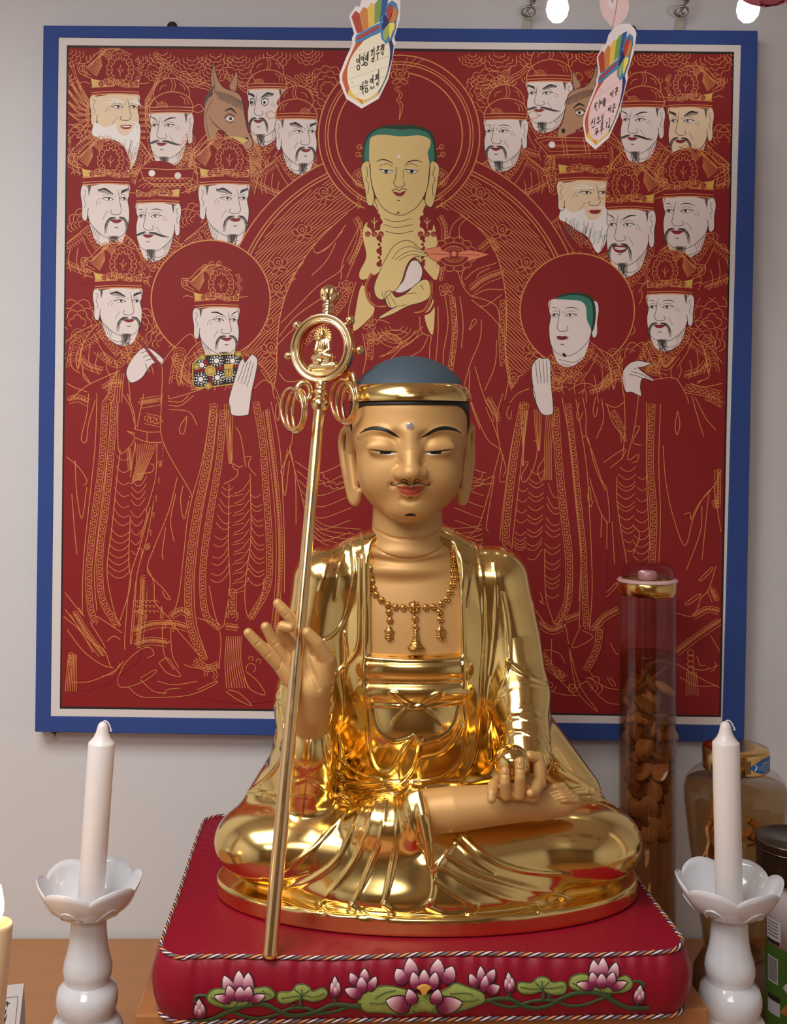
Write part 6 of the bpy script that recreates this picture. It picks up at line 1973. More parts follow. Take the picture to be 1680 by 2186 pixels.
fg = Vol((-40, -62, -20), (40, 62, 26), 0.9)


class _F: pass


fg.ell((0, 24, 0), (20, 22, 4), 0)
for k in range(14):
    a = math.radians(-30 + 240 * k / 13.0)
    fg.tube([(11 * math.cos(a), 26 + 11 * math.sin(a), 4), (19.5 * math.cos(a), 26 + 20 * math.sin(a), 3)], [1.2, 2.3], 0.6)
fg.ell((0, 29, 6), (7.5, 9, 7.5), 1)
fg.ell((0, 35, 6), (5.5, 5.5, 6), 1)
fg.ell((0, 8, 2), (14, 17, 8), 4)
fg.tube([(-13, 13, 2), (-16, -4, 6), (-4, -10, 12)], [5.5, 5, 4], 2)
fg.tube([(13, 13, 2), (16, -4, 6), (4, -10, 12)], [5.5, 5, 4], 2)
fg.tube([(-19, -19, 6), (0, -14, 9), (19, -19, 6)], [8, 8, 8], 3)
fg.ell((-9, -28, 8), (13, 12, 7), 1.5)
fg.ell((14, -27, 7), (11, 10, 6), 1.5)
fg.tube([(-27, -38, 4), (27, -38, 4)], [9, 9], 2)
fg.tube([(-22, -48, 0), (22, -48, 0)], [9, 9], 2)
for x in (-6, 0, 6):
    fg.tube([(x, 14, 10), (x * 0.8, 2, 11)], 1.0, 0.8)
me = fg.mesh('seated_figure', 1)
pos = fg.pos
wv = np.array([rq(*p) for p in pos]) - np.array(SO)
me.vertices.foreach_set('co', wv.astype(np.float32).ravel())
me.normals_split_custom_set_from_vertices([(0, 0, 0)] * len(pos))
me.flip_normals()
add_obj('seated_figure', me, M_STAFF, staff)

# ================================================================== altar table, low stand, cushion
M_WOOD = mat('table_wood', srgb(176, 122, 74), rough=0.38, noise=0.12, nscale=6.0, stretch=(1.5, 14, 14), bump=0.03, bscale=200)
M_WOOD2 = mat('stand_wood', srgb(168, 112, 66), rough=0.35, noise=0.14, nscale=6.0, stretch=(14, 1.5, 14), bump=0.03, bscale=200)
TZ = 0.75
mb = MB((0.05, 1.2, 0.0))
tb = empty('altar_table', (0.05, 1.2, 0.0)); tag(tb, 'wide light brown wooden altar table against the wall', 'table')
mb = MB((0.05, 1.2, 0)); mb.box((-1.2, 0.72, TZ - 0.03), (1.3, 1.612, TZ)); bevel(mb.build('table_top', M_WOOD, tb), 0.003)
for x in (-1.15, 1.21):
    for y in (0.76, 1.55):
        mb = MB((0.05, 1.2, 0)); mb.box((x, y, 0), (x + 0.05, y + 0.05, TZ - 0.0302)); mb.build('leg', M_WOOD, tb)
mb = MB((0.05, 1.2, 0)); mb.box((-1.1, 0.77, TZ - 0.12), (1.21, 0.79, TZ - 0.0302)); mb.build('apron', M_WOOD, tb)

YAW = math.radians(1.3)
CZ0, CZ1 = 0.928, 0.994
SC = Vector((0.066, 1.258, 0))          # centre of stand and cushion in plan


def rotp(x, y, z):
    c, s = math.cos(YAW), math.sin(YAW)
    return Vector((SC.x + x * c - y * s, SC.y + x * s + y * c, z))


st_o = empty('low_stand', (SC.x, SC.y, TZ)); tag(st_o, 'low wooden stand with square legs under the red cushion', 'stand')


def rbox(name, a, c, m, parent, origin):
    mb = MB(origin)
    (x0, y0, z0), (x1, y1, z1) = a, c
    P8 = [rotp(*q) for q in ((x0, y0, z0), (x1, y0, z0), (x1, y1, z0), (x0, y1, z0), (x0, y0, z1), (x1, y0, z1), (x1, y1, z1), (x0, y1, z1))]
    for q in ((0, 3, 2, 1), (4, 5, 6, 7), (0, 1, 5, 4), (1, 2, 6, 5), (2, 3, 7, 6), (3, 0, 4, 7)):
        mb.face([P8[i] for i in q])
    return mb.build(name, m, parent, fix=True)


bevel(rbox('board', (-0.293, -0.188, CZ0 - 0.02), (0.293, 0.205, CZ0), M_WOOD2, st_o, (SC.x, SC.y, TZ)), 0.002)
for x in (-0.27, 0.225):
    for y in (-0.165, 0.14):
        rbox('leg', (x, y, TZ), (x + 0.045, y + 0.045, CZ0 - 0.0202), M_WOOD2, st_o, (SC.x, SC.y, TZ))
for y in (-0.155, 0.16):
    rbox('apron', (-0.225, y, CZ0 - 0.07), (0.225, y + 0.02, CZ0 - 0.0202), M_WOOD2, st_o, (SC.x, SC.y, TZ))

cush = empty('lotus_cushion', (SC.x, SC.y, CZ0))
tag(cush, 'crimson satin cushion with striped cord edging and embroidered lotus flowers under the statue', 'cushion')
HX, HY, RC = 0.266, 0.203, 0.028


def rrect(t, hx, hy, r):
    """rounded rectangle by arc length fraction t, starting at the front left corner, front first"""
    segs = [2 * (hx - r), math.pi * r / 2, 2 * (hy - r), math.pi * r / 2] * 2
    L = 2 * (segs[0] + segs[1] + segs[2] + segs[3]); s = (t % 1.0) * L
    cur = [(-hx + r, -hy, 1, 0), (hx - r, -hy + r, 0, 0), (hx, -hy + r, 0, 1), (hx - r, hy - r, 0, 1), (hx - r, hy, -1, 0), (-hx + r, hy - r, 0, 2), (-hx, hy - r, 0, -1), (-hx + r, -hy + r, 0, 3)]
    for i in range(8):
        if s <= segs[i] or i == 7:
            if i % 2 == 0:
                x, y, dx, dy = cur[i]
                return x + dx * s, y + dy * s, dy, -dx
            x, y, _, q = cur[i]
            a = -math.pi / 2 + q * math.pi / 2 + s / r
            return x + r * math.cos(a), y + r * math.sin(a), math.cos(a), math.sin(a)
        s -= segs[i]


M_SATIN = mat('crimson_satin', srgb(140, 12, 38), rough=0.46, noise=0.06, nscale=9, bump=0.25, bscale=26, spec=0.28)


def cush_side(f):
    """bulge of the side wall, f from 0 at the bottom to 1 at the top"""
    return 0.011 * (math.sin(math.pi * min(1, max(0, f))) ** 0.6)


def pleat(t, f):
    s = t * 1.88
    n = math.sin(s * 330 + 2.1 * math.sin(s * 41)) + 0.6 * math.sin(s * 190 + 1.7)
    edge = 1.0 if t < 0.27 else 0.5
    return 0.0014 * n * edge * max(0.0, (f - 0.25) / 0.75) ** 1.4 * (1 if f < 0.97 else 0.3)


def dip(x, y):
    return 0.0


NP = 520
rows = []
prof = [(-0.9, 0.0), (-0.5, 0.0), (-0.02, 0.0)]
for s_ in (0.0, 0.3, 0.7):
    rows.append([rotp(x * 1, y * 1, CZ0) for x, y in [(rrect(k / NP, HX, HY, RC)[0] * s_, rrect(k / NP, HX, HY, RC)[1] * s_) for k in range(NP)]])
NS = 16
for i in range(NS + 1):
    f = i / NS
    row = []
    for k in range(NP):
        x, y, nx, ny = rrect(k / NP, HX, HY, RC)
        o = cush_side(f) + pleat(k / NP, f)
        wob = 0.0015 * math.sin(k / NP * 46 + 1.0) * f
        row.append(rotp(x + nx * o, y + ny * o, CZ0 + 0.001 + (CZ1 - CZ0 - 0.001) * f + wob * (1 if f > 0.9 else 0.3)))
    rows.append(row)
for s_ in (0.985, 0.96, 0.93, 0.88, 0.8, 0.6, 0.3, 0.0):
    row = []
    for k in range(NP):
        x, y, nx, ny = rrect(k / NP, HX, HY, RC)
        wob = 0.0015 * math.sin(k / NP * 46 + 1.0) * max(0, (s_ - 0.85) / 0.15)
        wr = 0.00025 * math.sin(k * 0.9 + 3 * math.sin(k * 0.13)) * max(0, (s_ - 0.8) / 0.2)
        row.append(rotp(x * s_, y * s_, CZ1 + wob + wr - (0.0004 if s_ > 0.9 else 0.0007)))
    rows.append(row)
mb = MB((SC.x, SC.y, CZ0)); mb.quadgrid(rows, close_u=True)
mb.build('cover', M_SATIN, cush)

PIPE = [mat('cord_white', srgb(236, 220, 210), rough=0.7), mat('cord_navy', srgb(40, 32, 78), rough=0.7), mat('cord_orange', srgb(236, 170, 90), rough=0.7), mat('cord_crimson', srgb(120, 20, 50), rough=0.7), mat('cord_grey_green', srgb(120, 128, 116), rough=0.7), mat('cord_plum', srgb(70, 24, 60), rough=0.7)]


def cord(zf, name):
    c_o = empty(name, (0, 0, 0), cush)
    N = 1500
    L = 1.88
    for j in range(6):
        mb = MB((SC.x, SC.y, CZ0))
        pts = []
        for k in range(N):
            t = k / N
            x, y, nx, ny = rrect(t, HX, HY, RC)
            ph = 2 * math.pi * (t * 74 + j / 6.0)
            o = 0.0012 * math.cos(ph); u_ = 0.0012 * math.sin(ph)
            wob = 0.0015 * math.sin(t * 46 + 1.0) if zf == 1 else 0
            b = 0.0012 + (0.001 if zf else 0.003)
            pts.append(rotp(x + nx * (b + o), y + ny * (b + o), (CZ1 if zf else CZ0 + 0.003) + wob + u_))
        mb.tube(pts, 0.00105, 5, closed=True)
        mb.build('strand', PIPE[j], c_o, loc=(0, 0, 0))
    return c_o


cord(1, 'top_cord'); cord(0, 'bottom_cord')

# ---- embroidery on the front of the cushion
M_PETAL = bpy.data.materials.new('petal_thread'); M_PETAL.use_nodes = True
nt = M_PETAL.node_tree; bs = nt.nodes['Principled BSDF']; bs.inputs['Roughness'].default_value = 0.55
at = nt.nodes.new('ShaderNodeAttribute'); at.attribute_name = 'along'
cr = nt.nodes.new('ShaderNodeValToRGB')
cr.color_ramp.elements[0].color = srgb(78, 8, 36); cr.color_ramp.elements[1].color = srgb(232, 208, 208)
e = cr.color_ramp.elements.new(0.42); e.color = srgb(138, 36, 80)
e = cr.color_ramp.elements.new(0.72); e.color = srgb(198, 142, 154)
wv = nt.nodes.new('ShaderNodeTexNoise'); wv.inputs['Scale'].default_value = 900
ml = nt.nodes.new('ShaderNodeMath'); ml.operation = 'MULTIPLY_ADD'; ml.inputs[1].default_value = 0.16; 
nt.links.new(wv.outputs['Fac'], ml.inputs[0]); nt.links.new(at.outputs['Fac'], ml.inputs[2])
nt.links.new(ml.outputs[0], cr.inputs[0]); nt.links.new(cr.outputs[0], bs.inputs['Base Color'])
M_THREAD = mat('dark_outline_thread', srgb(44, 14, 24), rough=0.7)
M_LEAF = mat('leaf_thread', srgb(146, 158, 78), rough=0.6, noise=0.35, nscale=90, bump=0.3, bscale=600)
M_STEM = mat('stem_thread', srgb(52, 74, 36), rough=0.6, noise=0.2, nscale=120, bump=0.3, bscale=600)
M_POD = mat('pod_thread', srgb(206, 150, 60), rough=0.6, noise=0.1, nscale=200)
M_VEIN = mat('vein_thread', srgb(70, 92, 40), rough=0.6)


def front_pt(px, py, off):
    """a point of the embroidered front: the sight line through a pixel met with the bulging wall"""
    y = 1.05
    for _ in range(3):
        q = P(px, py, y)
        f = (q.z - CZ0) / (CZ1 - CZ0)
        y = SC.y - HY / math.cos(YAW) + (q.x - SC.x) * math.tan(YAW) - cush_side(f) - 0.0004
    return P(px, py, y) + Vector((0, -off, 0))


def petal(parent, base, tip, width, lay=1, mat_=None, bend=0.0):
    b = np.array(base, float); t = np.array(tip, float)
    d = t - b; L = np.linalg.norm(d); d /= L; n = np.array([-d[1], d[0]])
    for outline in (1, 0):
        mb = MB((SC.x, SC.y, CZ0)); rows = []; al = []
        NL, NW = 9, 5
        for i in range(NL + 1):
            f = i / NL
            wd = width / 2 * (math.sin(math.pi * (0.10 + 0.90 * f ** 0.85)) ** 0.75 if f < 1 else 0.0) + (2.6 if outline else 0)
            ff = f * (1 + (0.05 if outline else 0)) - (0.03 if outline else 0)
            c = b + d * L * ff + n * bend * math.sin(math.pi * f)
            row = []
            for j in range(NW + 1):
                g = j / NW * 2 - 1
                q = c + n * wd * g
                row.append(front_pt(q[0], q[1], 0.0003 * lay + (0.0 if outline else 0.0003 + 0.0009 * (1 - g * g) * math.sin(math.pi * min(1, 0.15 + f * 0.8)))))
                al.append(f)
            rows.append(row)
        mb.quadgrid(rows)
        o = mb.build('petal_outline' if outline else 'petal', M_THREAD if outline else (mat_ or M_PETAL), parent)
        if not outline:
            a_ = o.data.attributes.new('along', 'FLOAT', 'POINT'); a_.data.foreach_set('value', al)


def lotus_flower(name, petals):
    e_ = empty(name, (0, 0, 0), cush)
    for k, (b, t, w) in enumerate(petals):
        petal(e_, b, t, w, 2 + k)
    return e_


def blob(parent, name, pts, m, off=0.0004, veins=None, seed=0, rim=True):
    q = smooth_path(pts, 6, True)
    c = q.mean(0)
    mb = MB((SC.x, SC.y, CZ0)); rows = []
    for f in (1.0, 0.92, 0.6, 0.25, 0.02):
        rows.append([front_pt(*(c + (p - c) * f), off + (0.0008 if f < 0.95 else 0)) for p in q])
    mb.quadgrid(rows, close_u=True)
    o = mb.build(name, m, parent)
    if rim:
        mb = MB((SC.x, SC.y, CZ0)); mb.tube([front_pt(*p, off + 0.0004) for p in q], 0.0007, 5, closed=True); mb.build('outline', M_VEIN, parent)
    for v in (veins or []):
        mb = MB((SC.x, SC.y, CZ0)); mb.tube([front_pt(*p, off + 0.0012) for p in smooth_path(v, 5)], 0.0005, 5); mb.build('vein', M_VEIN, parent)
    return o


def stem(parent, pts, w=4.5, off=0.0002):
    mb = MB((SC.x, SC.y, CZ0))
    q = smooth_path(pts, 7)
    t = np.gradient(q, axis=0); t /= np.linalg.norm(t, axis=1, keepdims=True); n = np.stack([-t[:, 1], t[:, 0]], 1)
    mb.quadgrid([[front_pt(*(q[i] + n[i] * w * g / 2 * 2), off + 0.0010 * (1 - g * g)) for g in (-1, -0.5, 0, 0.5, 1)] for i in range(len(q))])
    mb.build('stem', M_STEM, parent)


zI = zz(2.8, 300, 1960); zJ = zz(2.71, 880, 1960)
def one(z, a): return z(a)[0]


vines = empty('vine', (0, 0, 0), cush)
stem(vines, zI((500, 535), (600, 580), (700, 600), (800, 580), (900, 540), (1000, 540), (1060, 570), (1150, 560), (1250, 530), (1320, 510)), 3.6)
stem(vines, zI((280, 622), (400, 612), (480, 580), (560, 545), (640, 520), (740, 515), (820, 550), (890, 580), (960, 580), (1060, 555), (1140, 520), (1230, 520), (1320, 535)), 5, 0.0006)
stem(vines, zI((330, 505), (325, 475), (350, 462), (400, 465)), 3.5); stem(vines, zI((360, 625), (360, 590)), 3.5); stem(vines, zI((920, 540), (910, 510)), 4); stem(vines, zI((965, 540), (955, 500), (965, 460)), 3.5, 0.0012); stem(vines, zI((1162, 515), (1160, 470)), 4)
stem(vines, zJ((430, 470), (500, 500), (580, 515), (660, 490), (740, 475), (830, 480), (900, 505), (980, 505), (1060, 480), (1150, 440)), 3.6)
stem(vines, zJ((420, 480), (500, 465), (570, 470), (640, 505), (710, 520), (790, 505), (860, 465), (940, 435), (1030, 430), (1110, 445), (1180, 490), (1260, 520), (1370, 518)), 5, 0.0006)
stem(vines, zJ((1340, 395), (1330, 375), (1300, 365), (1275, 368)), 3.5); stem(vines, zJ((1302, 515), (1300, 485)), 3.5); stem(vines, zJ((558, 465), (558, 425)), 4); stem(vines, zJ((795, 465), (790, 430)), 4); stem(vines, zJ((755, 465), (760, 430), (745, 400)), 3.5, 0.0012)
lf = empty('leaf', (0, 0, 0), cush)
blob(lf, 'leaf_pad', zI((395, 470), (410, 440), (450, 420), (520, 425), (600, 430), (700, 415), (760, 410), (800, 440), (795, 470), (740, 490), (650, 510), (560, 528), (470, 525), (410, 500)), M_LEAF, veins=[zI((420, 470), (440, 480), (470, 500)), zI((730, 430), (760, 450), (780, 450)), zI((560, 525), (580, 500)), zI((640, 510), (650, 490)), zI((500, 520), (510, 500))])
lf = empty('leaf', (0, 0, 0), cush)
blob(lf, 'leaf_pad', zI((815, 470), (830, 440), (900, 435), (930, 400), (970, 392), (1010, 410), (1030, 435), (1090, 415), (1118, 440), (1100, 475), (1030, 495), (960, 480), (880, 505), (830, 500)), M_LEAF, veins=[zI((965, 455), (900, 465), (840, 475)), zI((965, 455), (1040, 465), (1100, 445)), zI((965, 455), (965, 420)), zI((965, 455), (920, 420)), zI((965, 455), (1010, 425))])
lf = empty('leaf', (0, 0, 0), cush)
blob(lf, 'leaf_pad', [(764, 2143), (768, 2125), (790, 2113), (820, 2103), (860, 2110), (900, 2122), (950, 2112), (972, 2098), (1000, 2106), (1030, 2118), (1034, 2136), (1015, 2146), (985, 2156), (955, 2163), (920, 2160), (900, 2158), (860, 2165), (810, 2160), (780, 2158)], M_LEAF,
     veins=[[(800, 2130), (820, 2118), (845, 2112)], [(790, 2140), (815, 2140), (840, 2130)], [(960, 2120), (990, 2118), (1010, 2122)], [(980, 2135), (1005, 2135), (1022, 2132)], [(880, 2155), (890, 2162)], [(920, 2158), (930, 2150)], [(840, 2158), (850, 2150)]])
lf = empty('leaf', (0, 0, 0), cush)
blob(lf, 'leaf_pad', zJ((605, 400), (620, 370), (690, 372), (720, 345), (755, 337), (790, 350), (810, 370), (870, 365), (892, 390), (880, 430), (820, 440), (750, 420), (690, 435), (630, 430)), M_LEAF, veins=[zJ((748, 400), (690, 405), (625, 395)), zJ((748, 400), (810, 400), (875, 390)), zJ((748, 400), (750, 360)), zJ((748, 400), (790, 365)), zJ((748, 400), (710, 370))])
lf = empty('leaf', (0, 0, 0), cush)
blob(lf, 'leaf_pad', zJ((905, 370), (925, 335), (985, 320), (1060, 345), (1180, 345), (1240, 330), (1272, 365), (1265, 400), (1220, 425), (1130, 430), (1040, 415), (960, 415), (915, 400)), M_LEAF, veins=[zJ((925, 370), (960, 390), (1000, 405)), zJ((1250, 365), (1220, 380), (1190, 400)), zJ((1080, 425), (1090, 400)), zJ((1150, 425), (1160, 405))])
lotus_flower('lotus_flower', [(one(zI, (550, 465)), one(zI, (500, 342)), 25), (one(zI, (592, 455)), one(zI, (588, 310)), 25), (one(zI, (640, 465)), one(zI, (645, 322)), 25), (one(zI, (540, 490)), one(zI, (443, 462)), 18), (one(zI, (660, 490)), one(zI, (744, 455)), 18), (one(zI, (550, 488)), one(zI, (527, 395)), 21), (one(zI, (635, 488)), one(zI, (652, 398)), 21), (one(zI, (597, 490)), one(zI, (597, 400)), 23)])
lotus_flower('lotus_flower', [(one(zJ, (1060, 370)), one(zJ, (1048, 240)), 24), (one(zJ, (1100, 360)), one(zJ, (1102, 226)), 24), (one(zJ, (1150, 370)), one(zJ, (1178, 252)), 24), (one(zJ, (1045, 395)), one(zJ, (950, 375)), 18), (one(zJ, (1150, 400)), one(zJ, (1238, 365)), 18), (one(zJ, (1050, 392)), one(zJ, (1038, 305)), 20), (one(zJ, (1135, 392)), one(zJ, (1160, 305)), 20), (one(zJ, (1092, 398)), one(zJ, (1092, 312)), 22)])
big_f = lotus_flower('lotus_flower', [((866, 2098), (846, 2068), 30), ((950, 2098), (966, 2062), 30), ((880, 2092), (874, 2043), 30), ((930, 2092), (936, 2045), 30), ((875, 2148), (824, 2134), 36), ((932, 2148), (986, 2138), 36), ((890, 2110), (881, 2072), 22), ((921, 2110), (930, 2072), 22), ((905, 2106), (905, 2066), 22), ((882, 2140), (872, 2108), 24), ((928, 2140), (935, 2108), 24)])
blob(big_f, 'seed_pod', [(889, 2104), (896, 2098), (905, 2096), (914, 2098), (920, 2104), (914, 2110), (908, 2120), (902, 2120), (896, 2110)], M_POD, 0.0045, rim=False)
lotus_flower('lotus_flower', [(one(zI, (1290, 400)), one(zI, (1255, 325)), 18), (one(zI, (1335, 390)), one(zI, (1340, 298)), 20), (one(zI, (1365, 430)), one(zI, (1408, 345)), 18), (one(zI, (1320, 460)), one(zI, (1222, 420)), 22), (one(zI, (1325, 440)), one(zI, (1318, 345)), 22)])
lotus_flower('lotus_flower', [(one(zJ, (370, 400)), one(zJ, (333, 320)), 18), (one(zJ, (400, 380)), one(zJ, (395, 275)), 18), (one(zJ, (430, 370)), one(zJ, (475, 292)), 20), (one(zJ, (435, 420)), one(zJ, (505, 390)), 22), (one(zJ, (410, 420)), one(zJ, (425, 325)), 17)])
for z, b, t, w in ((zI, (357, 595), (350, 480), 18), (zI, (1165, 468), (1162, 345), 16), (zJ, (565, 425), (555, 312), 16), (zJ, (1305, 490), (1320, 385), 17)):
    bb, tt = np.array(one(z, b)), np.array(one(z, t))
    side = np.array([(tt - bb)[1], -(tt - bb)[0]]) / np.linalg.norm(tt - bb)
    lotus_flower('lotus_bud', [(bb + side * 1, bb + (tt - bb) * 1.0, w), (bb - side * 4, bb + (tt - bb) * 0.72 - side * 7, w * 0.75), (bb + side * 4, bb + (tt - bb) * 0.72 + side * 7, w * 0.75), (bb, bb + (tt - bb) * 0.5, w * 0.6)])

# ================================================================== candles and candlesticks
M_PORC = mat('white_porcelain', srgb(214, 216, 222), rough=0.14, coat=0.6, noise=0.02, nscale=8)
M_WAX = mat('white_wax', srgb(232, 224, 222), rough=0.38, sss=0.2, noise=0.015, nscale=20)
M_WICK = mat('wick_cotton', srgb(230, 222, 214), rough=0.8)
KC = 1.12 / FPX
CB = Vector((0, 0, 0))


def make_stick():
    root = empty('candlestick', (0, 0, 0))
    k = KC
    zf = lambda py: CAMZ - (py - CY) * k - TZ
    mb = MB((0, 0, 0))
    mb.lathe([(0.0005, 0.0), (112 * k, 0.0), (114 * k, 0.004), (104 * k, 0.014), (84 * k, 0.03), (68 * k, 0.055), (60 * k, zf(2262)), (64 * k, zf(2250)), (74 * k, zf(2236)), (79 * k, zf(2212)), (76 * k, zf(2188)), (66 * k, zf(2170)), (57 * k, zf(2162)),
              (60 * k, zf(2156)), (64.5 * k, zf(2140)), (65 * k, zf(2124)), (60 * k, zf(2106)), (48 * k, zf(2095)), (46.5 * k, zf(2091)), (51 * k, zf(2078)), (52 * k, zf(2062)), (49 * k, zf(2046)), (43.5 * k, zf(2026)), (40 * k, zf(2004)), (38 * k, zf(1980)), (37.5 * k, zf(1962)), (37 * k, zf(1950))], (0, 0, 0), 64)
    mb.build('stem', M_PORC, root, local=True)
    mb = MB((0, 0, 0))
    zb = zf(1956)

    def pet(r, h, a):
        f = max(0.0, min(1.0, (h - zb) / (78 * k)))
        lobe = abs(math.cos(3 * a)) ** 0.7
        return r * (1 + 0.05 * f * (lobe - 0.5)), h + 20 * k * f ** 2 * (lobe - 0.6)
    outer = [(20, 0), (45, 3), (66, 12), (84, 28), (97, 48), (105, 66), (108, 78)]
    inner = [(106, 79.5), (102, 67), (93, 50), (80, 32), (62, 17), (42, 9), (0.3, 8)]
    mb.lathe([(r * k, zb + h * k) for r, h in outer + inner], (0, 0, 0), 120, rmod=pet)
    bowl = mb.build('petal_bowl', M_PORC, root, local=True)
    for j in range(6):
        mp = MB((0, 0, 0))
        a0 = 2 * math.pi * (j + 0.5) / 6 + math.pi / 6
        pts = []
        for h, r, da in ((6, 52, -0.40), (20, 78, -0.30), (36, 92, -0.15), (42, 96, 0), (36, 92, 0.15), (20, 78, 0.30), (6, 52, 0.40)):
            a = a0 + da
            pts.append(Vector((r * k * 0.975 * math.cos(a), r * k * 0.975 * math.sin(a), zb + h * k * 1.0)))
        mp.tube([Vector(p) for p in smooth_path([tuple(p) for p in pts], 5)], 0.0011, 6)
        mp.build('petal_relief', M_PORC, bowl, local=True)
    return root


def make_candle():
    root = empty('candle', (0, 0, 0))
    k = KC
    mb = MB((0, 0, 0))
    Hc = 362 * k
    mb.lathe([(0.0003, 0), (27.2 * k, 0), (28 * k, 0.001), (28 * k, Hc - 2 * k), (27.3 * k, Hc), (24 * k, Hc + 3 * k), (18 * k, Hc + 11 * k), (13.5 * k, Hc + 22 * k), (11.5 * k, Hc + 32 * k), (9.5 * k, Hc + 39 * k), (5 * k, Hc + 43.5 * k), (0.3 * k, Hc + 44 * k)], (0, 0, 0), 48)
    mb.build('wax', M_WAX, root, local=True)
    mb = MB((0, 0, 0))
    mb.tube([Vector((x * k, -2 * k, Hc + z * k)) for x, z in smooth_path([(0, 40), (2, 46), (7, 46), (12, 42), (16, 34), (18, 29)], 5)], [1.5 * k] * 21 + [2.4 * k] * 5 if False else 1.6 * k, 7)
    mb.tube([Vector((17.6 * k, -2 * k, Hc + 31 * k)), Vector((18.5 * k, -2 * k, Hc + 26 * k))], 2.3 * k, 7)
    mb.build('wick', M_WICK, root, local=True)
    return root


stick = make_stick(); cand = make_candle()
pL = P(189, CY, 1.12); pR = P(1560, CY, 1.12)
stick.location = (pL.x - 0.005, 1.12, TZ); stick.rotation_euler = (0, math.radians(1.2), 0.25)
tag(stick, 'white porcelain candlestick with petal bowl and bulbous stem, left of the cushion', 'candlestick', 'porcelain candlesticks')
s2 = copy_tree(stick); s2.location = (pR.x + 0.001, 1.12, TZ); s2.rotation_euler = (0, math.radians(-0.6), -0.18)
tag(s2, 'white porcelain candlestick with petal bowl and bulbous stem, right of the cushion', 'candlestick', 'porcelain candlesticks')
zb_ = CAMZ - (1956 - CY) * KC + 10 * KC
cand.location = (P(192, CY, 1.12).x, 1.12, zb_); cand.rotation_euler = (0, math.radians(4.0), 0)
tag(cand, 'unlit white taper candle leaning in the left porcelain candlestick', 'candle', 'unlit taper candles')
c2 = copy_tree(cand); c2.location = (P(1557, CY, 1.12).x, 1.12, zb_); c2.rotation_euler = (0, math.radians(-1.2), 0)
tag(c2, 'unlit white taper candle in the right porcelain candlestick', 'candle', 'unlit taper candles')

# burning pillar candle at the left edge
pc = empty('pillar_candle', (0, 0, 0)); tag(pc, 'burning pillar candle cut off by the left edge of the picture', 'candle')
kk = 1.02 / FPX
Hp = CAMZ - (1966 - CY) * kk - TZ
mb = MB((0, 0, 0))
rp = 34 * kk
mb.lathe([(0.0004, 0), (rp, 0), (rp, Hp - 0.004), (rp * 0.97, Hp - 0.001), (rp * 0.9, Hp), (rp * 0.8, Hp - 0.002), (rp * 0.5, Hp - 0.006), (0.0003, Hp - 0.007)], (0, 0, 0), 40)
mb.build('wax', mat('warm_wax', srgb(236, 206, 170), rough=0.4, sss=0.4), pc, local=True)
mb = MB((0, 0, 0)); mb.tube([(0, 0, Hp - 0.007), (0.0005, 0, Hp + 0.002), (0.001, 0, Hp + 0.007)], 0.0009, 7); mb.build('wick', M_BLK, pc, local=True)
mb = MB((0, 0, 0)); mb.lathe([(0.0002, 0), (0.0035, 0.004), (0.0052, 0.010), (0.0045, 0.019), (0.0022, 0.029), (0.0002, 0.036)], (0.0006, 0, Hp + 0.001), 20)
mb.build('flame', mat('flame', srgb(255, 190, 110), emit=srgb(255, 196, 120), estr=22.0), pc, local=True)
pc.location = (P(-7, CY, 1.02).x - Hp * math.sin(math.radians(5.2)), 1.02, TZ); pc.rotation_euler = (0, math.radians(5.2), 0)

# little tent card with handwriting beside it
zK = zz(7.143, 0, 1880)
M_PAPER = mat('white_card', srgb(226, 226, 228), rough=0.7)
card = empty('tent_card', (P(20, CY, 1.16).x, 1.17, TZ)); tag(card, 'folded white card with handwritten letters on the table at lower left', 'card')
YC = 1.16


def cardp(px, py, off=0.0):
    p = P(px, py, YC)
    t = (p.z - TZ) / 0.125
    return Vector((p.x, YC + 0.0 * t - off, p.z))


TL, TR = (-70, 2112), (51, 2100)
zbot = 953 + (CAMZ - TZ) * FPX / YC
mb = MB(card.location)
BLc, BRc = (-95, zbot - 0.5), (17, zbot - 0.5)
for o in (0, 0.0006):
    mb.face([cardp(*q, off=-o) for q in ((TL, TR, BRc, BLc) if o else (BLc, BRc, TR, TL))])
mb.build('front_leaf', M_PAPER, card)
mb = MB(card.location)
b1, b2 = cardp(*BLc) + Vector((0, 0.07, 0)), cardp(*BRc) + Vector((0, 0.07, 0))
mb.face([cardp(*TL, off=-0.0008), cardp(*TR, off=-0.0008), b2, b1]); mb.build('back_leaf', M_PAPER, card)


def ink(parent, origin, strokes, fn, w, m, name='handwriting'):
    mb = MB(origin)
    for s in strokes:
        q = smooth_path(s, 5) if len(s) > 2 else np.array(s, float)
        t = np.gradient(q, axis=0); t /= np.linalg.norm(t, axis=1, keepdims=True) + 1e-9
        n = np.stack([-t[:, 1], t[:, 0]], 1)
        rows = [[fn(*(q[i] + n[i] * w / 2)), fn(*(q[i] - n[i] * w / 2))] for i in range(len(q))]
        mb.quadgrid(rows, smooth=False)
    return mb.build(name, m, parent)


def ring_pts(c, r, ry=None):
    return [(c[0] + r * math.cos(a), c[1] + (ry or r) * math.sin(a)) for a in np.linspace(0, 2 * math.pi, 11)]


